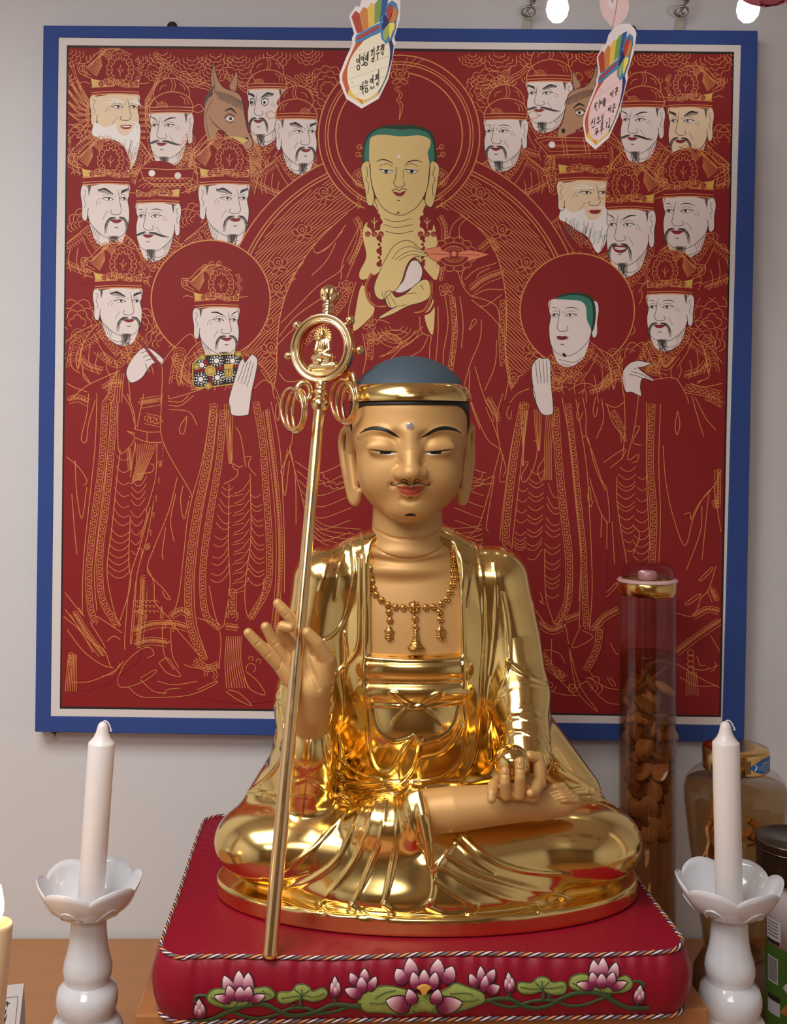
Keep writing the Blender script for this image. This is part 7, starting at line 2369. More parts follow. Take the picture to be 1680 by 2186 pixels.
ink(card, card.location, [zK((50, 1788), (275, 1762)), zK((275, 1762), (235, 2186))], lambda a, b: cardp(a, b, 0.0004), 0.8, M_BLK, 'printed_border')
ink(card, card.location, [zK((65, 1862), (100, 1850), (85, 1890), (45, 1932)), zK((120, 1835), (108, 1925)), zK((112, 1875), (155, 1865)), zK((55, 1975), (35, 2035)), zK((95, 1960), (78, 2030)), zK((50, 2005), (90, 1995)), zK((35, 2035), (80, 2030)), ring_pts(zK((45, 2108))[0], 4, 5), zK((100, 2040), (70, 2160), (50, 2186)), zK((62, 2108), (90, 2095))], lambda a, b: cardp(a, b, 0.0004), 1.7, M_BLK)

# ================================================================== jars and tins at the right
def clear_material(name, tint, gloss=0.06):
    m = bpy.data.materials.new(name); m.use_nodes = True
    nt = m.node_tree; nt.nodes.clear()
    o = nt.nodes.new('ShaderNodeOutputMaterial'); mx = nt.nodes.new('ShaderNodeMixShader'); tr = nt.nodes.new('ShaderNodeBsdfTransparent'); gl = nt.nodes.new('ShaderNodeBsdfGlossy'); lw = nt.nodes.new('ShaderNodeLayerWeight'); lw.inputs['Blend'].default_value = 0.5
    pw = nt.nodes.new('ShaderNodeMath'); pw.operation = 'POWER'; pw.inputs[1].default_value = 4.0
    fr = nt.nodes.new('ShaderNodeMath'); fr.operation = 'MULTIPLY_ADD'; fr.inputs[1].default_value = 0.6; fr.inputs[2].default_value = 0.045
    nt.links.new(lw.outputs['Facing'], pw.inputs[0]); nt.links.new(pw.outputs[0], fr.inputs[0])
    tr.inputs[0].default_value = tint; gl.inputs['Roughness'].default_value = gloss
    nt.links.new(fr.outputs[0], mx.inputs[0]); nt.links.new(tr.outputs[0], mx.inputs[1]); nt.links.new(gl.outputs[0], mx.inputs[2]); nt.links.new(mx.outputs[0], o.inputs[0])
    return m


M_GLASS = clear_material('clear_glass', (0.93, 0.92, 0.92, 1))
M_LIQ = clear_material('amber_liquor', (0.74, 0.50, 0.30, 1))
M_LIQ2 = clear_material('pale_liquor', (0.78, 0.62, 0.40, 1))
M_LID = mat('gilt_lid', (0.78, 0.50, 0.18, 1), rough=0.18, metal=1.0)
M_PINKG = clear_material('rosy_plastic', (0.86, 0.74, 0.76, 1), 0.12)
M_ROOT = mat('steeped_root', srgb(150, 100, 58), rough=0.7, noise=0.3, nscale=40, bump=0.5, bscale=90)
M_LUMP = mat('steeped_mushroom', srgb(160, 130, 108), rough=0.75, noise=0.35, nscale=30, bump=0.6, bscale=70)
M_LUMP2 = mat('pale_steeped_mushroom', srgb(206, 180, 158), rough=0.75, noise=0.3, nscale=30, bump=0.6, bscale=70)
rj = random.Random(11)
YJ = 1.49; kj = YJ / FPX
zj = lambda py: CAMZ - (py - CY) * kj
tj = empty('tall_glass_jar', (P(1382, CY, YJ).x, YJ, TZ)); tag(tj, 'tall cylindrical glass jar of steeped roots with gold band behind the statue', 'jar')
JO = tj.location
def atj(h): return (JO.x, JO.y, h)
mb = MB(JO); mb.lathe([(0.0005, TZ), (58 * kj, TZ), (60 * kj, TZ + 0.003), (60 * kj, zj(1272)), (57 * kj, zj(1262))], (JO.x, JO.y, 0), 56); mb.build('glass', M_GLASS, tj)
mb = MB(JO); mb.lathe([(0.0005, zj(1394)), (57 * kj, zj(1394)), (57.5 * kj, zj(1395)), (57.5 * kj, TZ + 0.008), (0.0005, TZ + 0.0075)], (JO.x, JO.y, 0), 48); mb.build('liquor', M_LIQ, tj)
mb = MB(JO); mb.lathe([(56 * kj, zj(1270)), (60.8 * kj, zj(1268)), (60.8 * kj, zj(1241)), (58 * kj, zj(1238))], (JO.x, JO.y, 0), 56); mb.build('gold_band', M_LID, tj)
mb = MB(JO); mb.lathe([(62.5 * kj, zj(1241)), (63.5 * kj, zj(1237.5)), (60 * kj, zj(1234.5)), (54 * kj, zj(1234))], (JO.x, JO.y, 0), 56); mb.build('lid_flange', mat('pink_plastic', srgb(226, 186, 186), rough=0.3), tj)
mb = MB(JO); mb.lathe([(54 * kj, zj(1235)), (55 * kj, zj(1224)), (53 * kj, zj(1213)), (46 * kj, zj(1205)), (34 * kj, zj(1200)), (0.3 * kj, zj(1199))], (JO.x, JO.y, 0), 48); mb.build('lid_dome', M_PINKG, tj)
mb = MB(JO); mb.lathe([(20 * kj, zj(1236)), (20 * kj, zj(1222)), (15 * kj, zj(1218)), (0.3 * kj, zj(1217.5))], (JO.x, JO.y, 0), 24); mb.build('lid_core', mat('pink_plastic', srgb(226, 186, 186)), tj)
# what steeps inside: lobed mushroom pieces and roots, built where they float
def lump(origin, c, r, seed, squash=(1, 1, 1), n=12, m=8):
    rr = random.Random(seed)
    ph = [(rr.uniform(1, 3), rr.uniform(0, 6.28), rr.uniform(0.08, 0.22)) for _ in range(4)]
    rot = Matrix.Rotation(rr.uniform(0, 6.28), 3, (rr.uniform(-1, 1), rr.uniform(-1, 1), rr.uniform(-1, 1)))
    mb = MB(origin); rows = []
    for i in range(m + 1):
        t = math.pi * i / m; row = []
        for k_ in range(n):
            a = 2 * math.pi * k_ / n
            d = Vector((math.sin(t) * math.cos(a), math.sin(t) * math.sin(a), math.cos(t)))
            f = 1 + sum(am * math.sin(fr * 2 * (d.x + d.y * 0.7) + p + fr * d.z * 2) for fr, p, am in ph)
            v = Vector((d.x * squash[0], d.y * squash[1], d.z * squash[2])) * r * f
            row.append(Vector(c) + rot @ v)
        rows.append(row)
    mb.quadgrid(rows, close_u=True)
    return mb


for i in range(30):
    ang = -1.57 + 1.9 * math.sin(i * 2.399)
    py = 1455 + 10.6 * i
    rad_ = (0.008, 0.016, 0.012)[i % 3]
    r_ = (27 + 8 * ((i * 0.618) % 1.0)) * kj
    lump(JO, (JO.x + rad_ * math.cos(ang), JO.y + rad_ * math.sin(ang), zj(py)), min(r_ * 0.95, 0.034 - rad_), i, (1.05, 0.42, 1.0), 18, 12).build('mushroom_piece', (M_LUMP, M_LUMP2)[i % 2], tj)
for a, b, c in (((1338, 1432), (1360, 1448), (1352, 1470)), ((1350, 1455), (1378, 1420), (1392, 1428)), ((1345, 1466), (1400, 1435), (1428, 1418)), ((1345, 1462), (1334, 1480), (1342, 1500)), ((1370, 1415), (1400, 1408), (1432, 1415)), ((1360, 1600), (1395, 1620), (1420, 1590)), ((1345, 1680), (1380, 1640), (1420, 1660)), ((1355, 1560), (1400, 1570), (1415, 1540))):
    mb = MB(JO); pts = smooth_path([a, b, c], 6)
    mb.tube([Vector((JO.x + (x - 1382) * kj * 0.93, JO.y - 0.022 + 0.02 * (i_ / len(pts)), zj(y))) for i_, (x, y) in enumerate(pts)], [4.6 * kj * (1 - 0.4 * i_ / len(pts)) for i_ in range(len(pts))], 8)
    mb.build('root_piece', M_ROOT, tj)

YB = 1.40; kb = YB / FPX
zb2 = lambda py: CAMZ - (py - CY) * kb
bj = empty('ginseng_jar', (P(1570, CY, YB).x, YB, TZ)); tag(bj, 'round-shouldered glass jar of ginseng root with gold lid and blue label', 'jar')
BO = bj.location
C0 = (BO.x, BO.y, 0)
mb = MB(BO); mb.lathe([(0.0005, TZ), (88 * kb, TZ), (90 * kb, TZ + 0.004), (86 * kb, zb2(2072)), (70 * kb, zb2(2040)), (60 * kb, zb2(2030)), (0.0005, zb2(2030))], C0, 40); mb.build('wooden_foot', mat('dark_stand_wood', srgb(96, 58, 34), rough=0.4, noise=0.2, nscale=20), bj)
gp = [(0.0005, zb2(2029)), (58 * kb, zb2(2029)), (66 * kb, zb2(2022)), (74 * kb, zb2(1960)), (88 * kb, zb2(1860)), (99 * kb, zb2(1780)), (106 * kb, zb2(1710)), (106 * kb, zb2(1685)), (100 * kb, zb2(1665)), (88 * kb, zb2(1650)), (72 * kb, zb2(1640)), (64 * kb, zb2(1636)), (64 * kb, zb2(1610))]
mb = MB(BO); mb.lathe(gp, C0, 64); mb.build('glass', M_GLASS, bj)
lq = [(0.0005, zb2(1672)), (100 * kb, zb2(1672)), (103.5 * kb, zb2(1686)), (103.5 * kb, zb2(1710)), (96.5 * kb, zb2(1780)), (85.5 * kb, zb2(1860)), (71.5 * kb, zb2(1960)), (63.5 * kb, zb2(2020)), (0.0005, zb2(2025))]
mb = MB(BO); mb.lathe(lq, C0, 56); mb.build('liquor', M_LIQ2, bj)
mb = MB(BO); mb.lathe([(67 * kb, zb2(1640)), (68 * kb, zb2(1638)), (68 * kb, zb2(1598)), (66.5 * kb, zb2(1594)), (40 * kb, zb2(1592)), (0.3 * kb, zb2(1592))], C0, 56); mb.build('lid', M_LID, bj)
lid_lab = [(M_WHITE, 62), (mat('label_blue', srgb(30, 100, 170), rough=0.4), 58)]
def cyl(C, r, deg, z):
    a = math.radians(-90 + deg)
    return Vector((C[0] + r * math.cos(a), C[1] + r * math.sin(a), z))
mb = MB(BO); mb.quadgrid([[cyl(C0, 68.4 * kb, d, z) for z in (zb2(1636.5), zb2(1602))] for d in np.linspace(-3, 66, 20)]); lab = mb.build('blue_label', M_LID, bj)
mb = MB(BO)
rows = []
for d in np.linspace(4, 66, 24):
    f = (d - 4) / 62
    hw = 17.5 * min(1, (f * 2.2)) ** 0.6
    rows.append([cyl(C0, 68.8 * kb, d, zb2(1619 + 2 - hw)), cyl(C0, 68.8 * kb, d, zb2(1619 + hw * 0.92))])
mb.quadgrid(rows); mb.build('label_print', lid_lab[1][0], lab)
mb = MB(BO)
for y, d0, d1, hh in ((1613, 30, 56, 3.0), (1619, 22, 52, 1.6), (1624, 22, 52, 1.6), (1630, 32, 50, 2.2)):
    for j in range(9):
        e0 = d0 + (d1 - d0) * j / 9
        mb.quadgrid([[cyl(C0, 69.1 * kb, e0, zb2(y - hh)), cyl(C0, 69.1 * kb, e0, zb2(y + hh))], [cyl(C0, 69.1 * kb, e0 + (d1 - d0) / 14, zb2(y - hh)), cyl(C0, 69.1 * kb, e0 + (d1 - d0) / 14, zb2(y + hh))]])
mb.build('label_lettering', mat('label_pale_ink', srgb(160, 180, 200), rough=0.5), lab)
mb = MB(BO); mb.tube([cyl(C0, 69.2 * kb, d, zb2(y)) for d, y in ((13, 1613), (16, 1615), (17.5, 1619), (16, 1623), (13, 1625))], 0.0007, 5); mb.build('label_moon', M_WHITE, lab)
for j in range(6):
    mb = MB(BO); d = -2 + j * 1.5
    mb.quadgrid([[cyl(C0, 68.9 * kb, d, zb2(1604 + 4 * (j % 2))), cyl(C0, 68.9 * kb, d, zb2(1632))], [cyl(C0, 68.9 * kb, d + 0.6, zb2(1604)), cyl(C0, 68.9 * kb, d + 0.6, zb2(1632))]]); mb.build('print_bar', M_BLK, lab)
def rootp(px, py, dy): return Vector((BO.x + (px - 1570) * kb, BO.y + dy, zb2(py)))
M_GIN = mat('ginseng_root', srgb(206, 150, 96), rough=0.6, noise=0.15, nscale=40, bump=0.4, bscale=200)
roots = [([(1545, 1660), (1540, 1690), (1530, 1715), (1528, 1735)], [4, 10, 24, 26], -0.02), ([(1528, 1730), (1545, 1760), (1580, 1775)], [24, 16, 10], -0.02), ([(1500, 1730), (1492, 1750), (1495, 1775), (1490, 1800), (1498, 1850)], [6, 6, 4.5, 2.5, 1.2], -0.035), ([(1510, 1735), (1500, 1755), (1496, 1775)], [5, 4, 2], -0.035),
         ([(1580, 1732), (1605, 1755), (1630, 1765), (1668, 1764)], [8, 6, 3.5, 1], -0.03), ([(1580, 1760), (1600, 1775), (1612, 1782)], [10, 8.5, 5], -0.03), ([(1575, 1772), (1605, 1785), (1640, 1800), (1650, 1830)], [5, 3, 1.6, 0.9], -0.02), ([(1590, 1800), (1625, 1790), (1650, 1780)], [3, 2, 1], -0.01)]
for j in range(9):
    x = 1484 + j * 5
    roots.append(([(1500 + j * 3, 1780 + 4 * j), (x, 1820 + 5 * j), (x + 14 + 2 * j, 1865 + 3 * j), (x + 30, 1900)], [2.2, 1.6, 1.2, 0.8], -0.03 + 0.004 * j))
for pts, rr_, dy in roots:
    mb = MB(BO); q = smooth_path(pts, 6); rad = np.interp(np.linspace(0, 1, len(q)), np.linspace(0, 1, len(rr_)), rr_)
    mb.tube([rootp(x, y, dy) for x, y in q], [float(r) * kb for r in rad], 9); mb.build('root', M_GIN, bj)

# printed can with a dark tin standing on it
YT = 1.28; kt = YT / FPX
zt = lambda py: CAMZ - (py - CY) * kt
CT = (P(1698, CY, YT).x, YT, 0)
can = empty('printed_can', (CT[0], CT[1], TZ)); tag(can, 'white and green printed can with barcode at the right edge', 'can')
CO = can.location
M_CANW = mat('can_white_print', srgb(214, 206, 212), rough=0.3); M_CANG = mat('can_green_print', srgb(66, 104, 34), rough=0.3)
rt = 61 * kt
mb = MB(CO); mb.lathe([(rt - 0.001, zt(2008)), (rt, zt(2008)), (rt, zt(1876)), (rt * 0.985, zt(1871)), (rt * 0.95, zt(1873)), (0.0005, zt(1873))], CT, 48); mb.build('white_body', M_CANW, can)
mb = MB(CO); mb.lathe([(0.0005, TZ), (rt, TZ), (rt * 1.015, TZ + 0.002), (rt, TZ + 0.004), (rt, zt(2008))], CT, 48); mb.build('green_body', M_CANG, can)
def patch(name, d0, d1, py0, py1, m, off=0.0003, n=8, shape=None):
    mb = MB(CO)
    if shape is None:
        mb.quadgrid([[cyl(CT, rt + off, d, zt(py0)), cyl(CT, rt + off, d, zt(py1))] for d in np.linspace(d0, d1, n)])
    else:
        mb.quadgrid([[cyl(CT, rt + off, d, zt(a)), cyl(CT, rt + off, d, zt(b))] for d, a, b in shape])
    return mb.build(name, m, can)
M_CPALE = mat('can_label_pale', srgb(190, 188, 190), rough=0.4)
patch('label_panel', -88, -50, 1952, 2003, M_CPALE)
patch('label_bar', -86, -52, 1995, 2003, M_BLK, 0.0006)
for j in range(5):
    patch('label_text', -84, -56, 1957 + 7 * j, 1959 + 7 * j, M_GRY, 0.0006)
bc = patch('barcode_panel', -84, -56, 2032, 2086, M_CPALE)
for j in range(13):
    patch('barcode_bar', -82, -58, 2035 + 3.7 * j, 2036.6 + 3.7 * j, M_BLK, 0.0006)
patch('label_bar', -84, -52, 2112, 2122, M_BLK, 0.0004); patch('label_panel', -84, -52, 2124, 2152, M_CPALE)
patch('print_mushroom', 0, 0, 0, 0, mat('print_pale', srgb(206, 194, 200), rough=0.4), 0.0005, shape=[(d, 2086 - 20 * math.sin(math.pi * f) ** 0.6, 2086 + 17 * math.sin(math.pi * f) ** 0.6) for d, f in zip(np.linspace(-46, 20, 14), np.linspace(0, 1, 14))])
patch('print_slice', 0, 0, 0, 0, mat('print_tan', srgb(176, 118, 62), rough=0.4), 0.0005, shape=[(d, 2138 - 30 * math.sin(math.pi * f) ** 0.7, 2142 + 4 * f) for d, f in zip(np.linspace(-50, 20, 14), np.linspace(0, 1, 14))])
tin = empty('round_tin', (CT[0], CT[1], zt(1871))); tag(tin, 'dark brown round tin with glossy lid standing on the printed can', 'tin')
r2 = 81 * kt
M_TIN = mat('dark_tin', srgb(44, 30, 22), rough=0.3, coat=0.4); M_TINR = mat('tin_rim', (0.32, 0.27, 0.2, 1), rough=0.25, metal=1.0)
TO = tin.location
mb = MB(TO); mb.lathe([(0.0005, zt(1870.9)), (r2 * 0.96, zt(1870.9)), (r2 * 0.98, zt(1868)), (r2 * 0.98, zt(1806))], CT, 48); mb.build('tin_body', M_TIN, tin)
mb = MB(TO); mb.lathe([(r2 * 0.99, zt(1808)), (r2 * 1.01, zt(1806)), (r2 * 1.01, zt(1792)), (r2 * 1.0, zt(1789)), (r2 * 0.95, zt(1789)), (r2 * 0.93, zt(1792)), (0.0005, zt(1792))], CT, 56); mb.build('tin_lid', M_TIN, tin)
for y in (1790, 1806):
    mb = MB(TO); mb.tube([cyl(CT, r2 * 1.0, d, zt(y)) for d in np.linspace(0, 360, 49)[:-1]], 0.0009, 6, closed=True); mb.build('tin_rim', M_TINR, tin)

# ================================================================== bulbs, lantern, hooks
M_BULB = mat('lit_bulb', (1, 1, 1, 1), emit=(1.0, 0.97, 0.92, 1), estr=16.0)
M_SOCK = mat('bulb_socket', srgb(220, 214, 210), rough=0.4)
M_CORDW = mat('lamp_cord', srgb(210, 205, 205), rough=0.6)


def bulb(px, py, Y, label):
    c = P(px, py, Y); k = Y / FPX
    o = empty('light_bulb', c); tag(o, label, 'light bulb', 'lit bulbs along the top')
    mb = MB(c); r = 24 * k
    mb.lathe([(0.0002, -1.15 * r), (0.5 * r, -1.02 * r), (0.85 * r, -0.6 * r), (1.0 * r, 0), (0.9 * r, 0.6 * r), (0.6 * r, 1.2 * r), (0.5 * r, 1.5 * r)], c, 28); mb.build('glass_globe', M_BULB, o)
    mb = MB(c); mb.lathe([(0.54 * r, 1.48 * r), (0.58 * r, 1.5 * r), (0.58 * r, 2.6 * r), (0.3 * r, 2.8 * r), (0.12 * r, 2.85 * r)], c, 20); mb.build('socket', M_SOCK, o)
    mb = MB(c); mb.tube([c + Vector((0, 0, 2.8 * r)), Vector((c.x, c.y, ROOM['z1'])) - Vector((0, 0, 0.0005))], 0.0022, 8); mb.build('cord', M_CORDW, o)
    return o


bulb(1190, 20, 1.42, 'lit round bulb hanging above the right half of the painting')
bulb(1597, 20, 1.42, 'lit round bulb beside the pink lantern at top right')


def paper_petal_mat(name, c1, c2):
    m = bpy.data.materials.new(name); m.use_nodes = True
    nt = m.node_tree; b = nt.nodes['Principled BSDF']; b.inputs['Roughness'].default_value = 0.6
    a = nt.nodes.new('ShaderNodeAttribute'); a.attribute_name = 'along'
    r = nt.nodes.new('ShaderNodeValToRGB'); r.color_ramp.elements[0].color = c1; r.color_ramp.elements[1].color = c2
    nt.links.new(a.outputs['Fac'], r.inputs[0]); nt.links.new(r.outputs[0], b.inputs['Base Color'])
    return m


M_LPINK = paper_petal_mat('pink_petal_cloth', srgb(236, 140, 170), srgb(206, 44, 96))
M_LGREEN = paper_petal_mat('green_petal_cloth', srgb(120, 170, 90), srgb(60, 120, 60))


def lantern(c, R_, label, green=None):
    o = empty('lotus_lantern', c); tag(o, label, 'lantern', 'pink lotus lanterns hung from the ceiling')
    mb = MB(c); mb.ball(c, (R_ * 0.72, R_ * 0.72, R_ * 0.62), 24, 12); mb.build('globe', mat('lantern_cloth', srgb(224, 120, 150), rough=0.7), o)
    for ring, (n, z0, up, w, m) in enumerate(((10, -0.42, 0.55, 0.62, M_LPINK), (10, -0.52, 0.30, 0.6, M_LPINK), (8, -0.6, 0.02, 0.55, M_LPINK if green is None else M_LGREEN))):
        for j in range(n):
            a = 2 * math.pi * (j + 0.5 * (ring % 2)) / n
            rows = []; al = []
            for i in range(7):
                f = i / 6
                rr = R_ * (0.35 + 0.68 * math.sin(f * 1.45))
                zz_ = R_ * (z0 + (up - z0) * f ** 1.4)
                wd = w * R_ * 0.5 * math.sin(math.pi * (0.15 + 0.83 * f)) ** 0.8
                row = []
                for g in (-1, -0.5, 0, 0.5, 1):
                    e_r = Vector((math.cos(a), math.sin(a), 0)); e_t = Vector((-math.sin(a), math.cos(a), 0))
                    row.append(c + e_r * (rr - 0.12 * R_ * g * g) + e_t * wd * g + Vector((0, 0, zz_)))
                    al.append(f)
                rows.append(row)
            mb = MB(c); mb.quadgrid(rows)
            p_ = mb.build('lantern_petal', m, o)
            t_ = p_.data.attributes.new('along', 'FLOAT', 'POINT'); t_.data.foreach_set('value', al)
    mb = MB(c); mb.tube([c + Vector((0, 0, R_ * 0.6)), Vector((c.x, c.y, ROOM['z1'] - 0.0005))], 0.0015, 6); mb.build('cord', M_CORDW, o)
    return o


cL = P(1648, -42, 1.30)
lantern(cL, 0.044, 'pink cloth lotus lantern cut off by the top right corner')
for lx, ly, w in ((0.62, 0.55, 'over the right knee'), (0.30, 0.42, 'over the lap'), (-0.05, 0.50, 'over the left knee'), (0.95, 0.40, 'by the right wall'), (0.45, 0.05, 'in the second row')):
    lantern(Vector((lx, ly, 2.12)), 0.10, 'pink cloth lotus lantern hung high in front of the altar, ' + w, True)

M_STEEL = mat('steel', (0.45, 0.44, 0.43, 1), rough=0.3, metal=1.0)
M_STRAP = mat('clear_strap', srgb(196, 186, 172), rough=0.35)


def hanger(px, label):
    Y = 1.60
    k = Y / FPX
    c = P(px, 22, Y)
    o = empty('wall_hook', c); tag(o, label, 'hook', 'hooks above the painting')
    mb = MB(c)
    a, b = P(px - 12, 66, 1.6145), P(px + 12, -40, 1.6145)
    s0, s1 = P(px - 14, 64, 1.615), P(px + 4, 64, 1.615)
    s2, s3 = P(px + 8, 26, 1.615), P(px - 8, 26, 1.615)
    mb.face([s0, s1, s2, s3]); mb.face([q + Vector((0, 0.0012, 0)) for q in (s3, s2, s1, s0)])
    for i in range(4):
        q = [s0, s1, s2, s3]; j = (i + 1) % 4
        mb.face([q[i], q[i] + Vector((0, 0.0012, 0)), q[j] + Vector((0, 0.0012, 0)), q[j]])
    mb.build('strap', M_STRAP, o, fix=True)
    mb = MB(c); mb.tube([c + Vector((14 * k * math.cos(t), -6 * k * math.sin(t), 8 * k * math.sin(t) - 2 * k)) for t in np.linspace(0, 2 * math.pi, 25)[:-1]], 2.6 * k, 8, closed=True); mb.build('ring', M_STEEL, o)
    mb = MB(c); mb.tube([c + Vector((x * k, -3 * k, z * k)) for x, z in smooth_path([(2, -14), (-4, -6), (2, 4), (6, 14), (10, 24)], 5)], 3.0 * k, 8); mb.build('shank', M_STEEL, o)
    mb = MB(c); mb.tube([c + Vector((9 * k + 10 * k * math.cos(t) * 0.6, 3 * k * math.sin(t), 26 * k + 12 * k * math.sin(t))) for t in np.linspace(0, 2 * math.pi, 21)[:-1]], 2.4 * k, 8, closed=True); mb.build('chain_link', M_STEEL, o)
    mb = MB(c); mb.tube([c + Vector((11 * k, 0, 36 * k)), c + Vector((16 * k, 0.006, 60 * k))], 2.2 * k, 8); mb.build('screw_eye', M_STEEL, o)
    return o


hanger(1128, 'steel wall hook with clear strap left of the paper butterfly')
hanger(1455, 'steel wall hook with clear strap right of the paper butterfly')
# small screw under the lower left corner, hanging plates over the top edge
sc_c = P(114, 1569, 1.606)
mb = MB(sc_c); mb.lathe([(0.0045, 0.0), (0.0045, 0.0015), (0.002, 0.003), (0.0003, 0.003)], sc_c, 14, Matrix.Rotation(math.radians(90), 3, 'X')); mb.lathe([(0.0018, 0), (0.0018, -0.0139)], sc_c, 8, Matrix.Rotation(math.radians(90), 3, 'X'))
tag(mb.build('wall_screw', M_STEEL), 'small steel screw in the wall below the lower left corner of the painting', 'screw')
for px, py in ((368, 58), (1347, 66)):
    q = P(px, py, 1.609)
    mb = MB(PO); mb.lathe([(0.0003, 0.0), (0.008, 0.0), (0.008, 0.002), (0.0003, 0.002)], q, 20, Matrix.Rotation(math.radians(90), 3, 'X')); mb.build('hanging_plate', mat('dark_tin', srgb(44, 30, 22)), painting)

# ================================================================== paper tags shaped like a bag of crayons
TM = {n: mat('tag_' + n, srgb(*c), rough=0.6) for n, c in dict(white=(238, 228, 230), red=(176, 66, 44), orange=(210, 132, 62), yellow=(232, 196, 90), green=(120, 162, 78), blue=(46, 92, 160), navy=(44, 42, 100), cream=(240, 232, 208), sky=(70, 134, 184), rose=(176, 66, 70), lime=(160, 180, 90), lemon=(244, 224, 90), rust=(196, 92, 48), pinkish=(236, 206, 206), grey=(150, 146, 146), dgreen=(70, 120, 70)).items()}


def paper_tag(label, fn, origin, words, butterfly=False, zs=8.4):
    """drawn in the units of the left tag; fn maps (x, y, lift) to the place"""
    o = empty('paper_tag', origin); tag(o, label, 'paper tag', 'paper tags hanging in front of the painting')
    def pl(name, pts, m, lift, smooth=False):
        mb = MB(origin)
        q = smooth_path(pts, 4, True) if smooth else pts
        mb.poly([tuple(p) for p in q], lambda x, y: fn(x, y, lift))
        return mb.build(name, TM[m] if isinstance(m, str) else m, o)
    out = [(570, 120), (500, 110), (380, 290), (470, 600), (430, 680), (440, 790), (330, 1020), (205, 1340), (215, 1480), (330, 1770), (605, 1945), (910, 1770), (1090, 1400), (1215, 760), (1190, 680), (1290, 330), (1300, 30), (1240, -60), (1120, -160), (900, -200), (760, -180), (620, -60)]
    mb = MB(origin)
    mb.poly(out, lambda x, y: fn(x, y, 0)); mb.poly(out[::-1], lambda x, y: fn(x, y, -0.0008))
    for i in range(len(out)):
        a, b = out[i], out[(i + 1) % len(out)]
        mb.face([fn(*a, 0), fn(*a, -0.0008), fn(*b, -0.0008), fn(*b, 0)])
    mb.build('card', TM['white'], o, fix=True)
    pl('bag_side', [(500, 770), (640, 700), (600, 800), (420, 1020), (360, 1200), (350, 1400), (385, 1580), (345, 1700), (255, 1440), (260, 1330), (380, 1040)], 'rust', 0.0003)
    pl('bag_side', [(1090, 730), (1140, 720), (1180, 820), (1150, 1050), (1090, 1270), (1060, 1260), (1110, 1000)], 'navy', 0.0003)
    pl('bag_side', [(1090, 1265), (1060, 1380), (910, 1690), (900, 1640), (1040, 1280)], 'dgreen', 0.00035)
    pl('bag_base', [(385, 1590), (345, 1700), (610, 1870), (905, 1700), (900, 1620), (640, 1790), (480, 1720)], 'yellow', 0.0003)
    pl('bag_base', [(500, 1740), (610, 1870), (620, 1790)], 'orange', 0.0004)
    for m, q in (('red', [(495, 195), (565, 240), (625, 560), (520, 600), (420, 300)]), ('orange', [(640, 125), (705, 160), (725, 500), (625, 555), (572, 230)]), ('yellow', [(775, 50), (835, 75), (835, 440), (728, 500), (708, 150)]), ('green', [(900, 0), (970, -20), (930, 380), (838, 430), (842, 70)]), ('blue', [(975, -30), (1080, -40), (1040, 250), (930, 400)])):
        pl('crayon', q, m, 0.0003)
    pl('bag_face', [(950, 620), (860, 625), (720, 690), (590, 800), (440, 1000), (360, 1200), (350, 1400), (385, 1570), (480, 1720), (640, 1795), (780, 1740), (900, 1640), (1010, 1440), (1080, 1220), (1112, 1000), (1100, 800), (1060, 700)], 'cream' if not butterfly else 'pinkish', 0.0005, True)
    pl('ribbon', [(490, 700), (500, 640), (560, 600), (910, 420), (960, 430), (960, 560), (850, 620), (540, 770), (490, 760)], 'sky', 0.0007, False)
    pl('ribbon_band', [(510, 690), (540, 650), (900, 460), (930, 470), (920, 510), (560, 710), (520, 720)], 'rose', 0.0009)
    pl('bow', [(930, 420), (960, 300), (1030, 240), (1050, 90), (1150, 10), (1230, 70), (1255, 200), (1220, 400), (1210, 520), (1140, 720), (1040, 790), (960, 700), (940, 560)], 'sky', 0.0008)
    for m, q in (('rose', [(1105, 390), (1050, 250), (1060, 150), (1140, 80), (1165, 180)]), ('orange', [(1110, 395), (1170, 170), (1210, 140), (1240, 250), (1200, 380)]), ('navy', [(1090, 405), (1040, 290), (1000, 280), (980, 350), (995, 400), (965, 440), (970, 520), (1000, 530)]), ('lime', [(1090, 420), (1010, 540), (985, 650), (1030, 730), (1080, 640)]), ('lemon', [(1105, 420), (1190, 420), (1190, 520), (1160, 570), (1120, 680), (1095, 640)])):
        pl('bow_loop', q, m, 0.001, True)
    mk = lambda s, w, m, nm, lf: ink(o, origin, s, lambda x, y: fn(x, y, lf), w, m, nm)
    mk([[(480, 1010), (1060, 790)], [(390, 1230), (1095, 1010)], [(375, 1420), (1070, 1190)], [(400, 1580), (1000, 1380)], [(460, 1710), (900, 1570)]], 2.5, TM['grey'], 'ruled_line', 0.0008)
    mk(words, 13, M_BLK, 'handwriting', 0.0011)
    mk([[(560, 900), (585, 890)], [(570, 895), (572, 915)], [(600, 890), (618, 910)], [(410, 1480), (430, 1480)], [(440, 1460), (450, 1505)]], 5, TM['grey'], 'small_print', 0.0009)
    if butterfly:
        pl('paper_butterfly', [(700, -180), (560, -300), (420, -420), (300, -700), (380, -900), (500, -1000), (640, -1300), (800, -1500), (1000, -1550), (1150, -1200), (1120, -900), (1000, -700), (1060, -420), (950, -240)], 'pinkish', 0.0004, True)
        for m, q in (('white', [(740, -760), (520, -960), (470, -820), (560, -560), (690, -500)]), ('white', [(790, -760), (960, -1150), (1040, -1050), (980, -820), (850, -640)]), ('grey', [(720, -740), (600, -860), (580, -720), (640, -600)]), ('grey', [(810, -760), (930, -1000), (950, -880), (860, -700)]), ('pinkish', [(860, -620), (960, -560), (950, -420), (880, -400), (830, -500)])):
            pl('butterfly_wing', q, m, 0.0006, True)
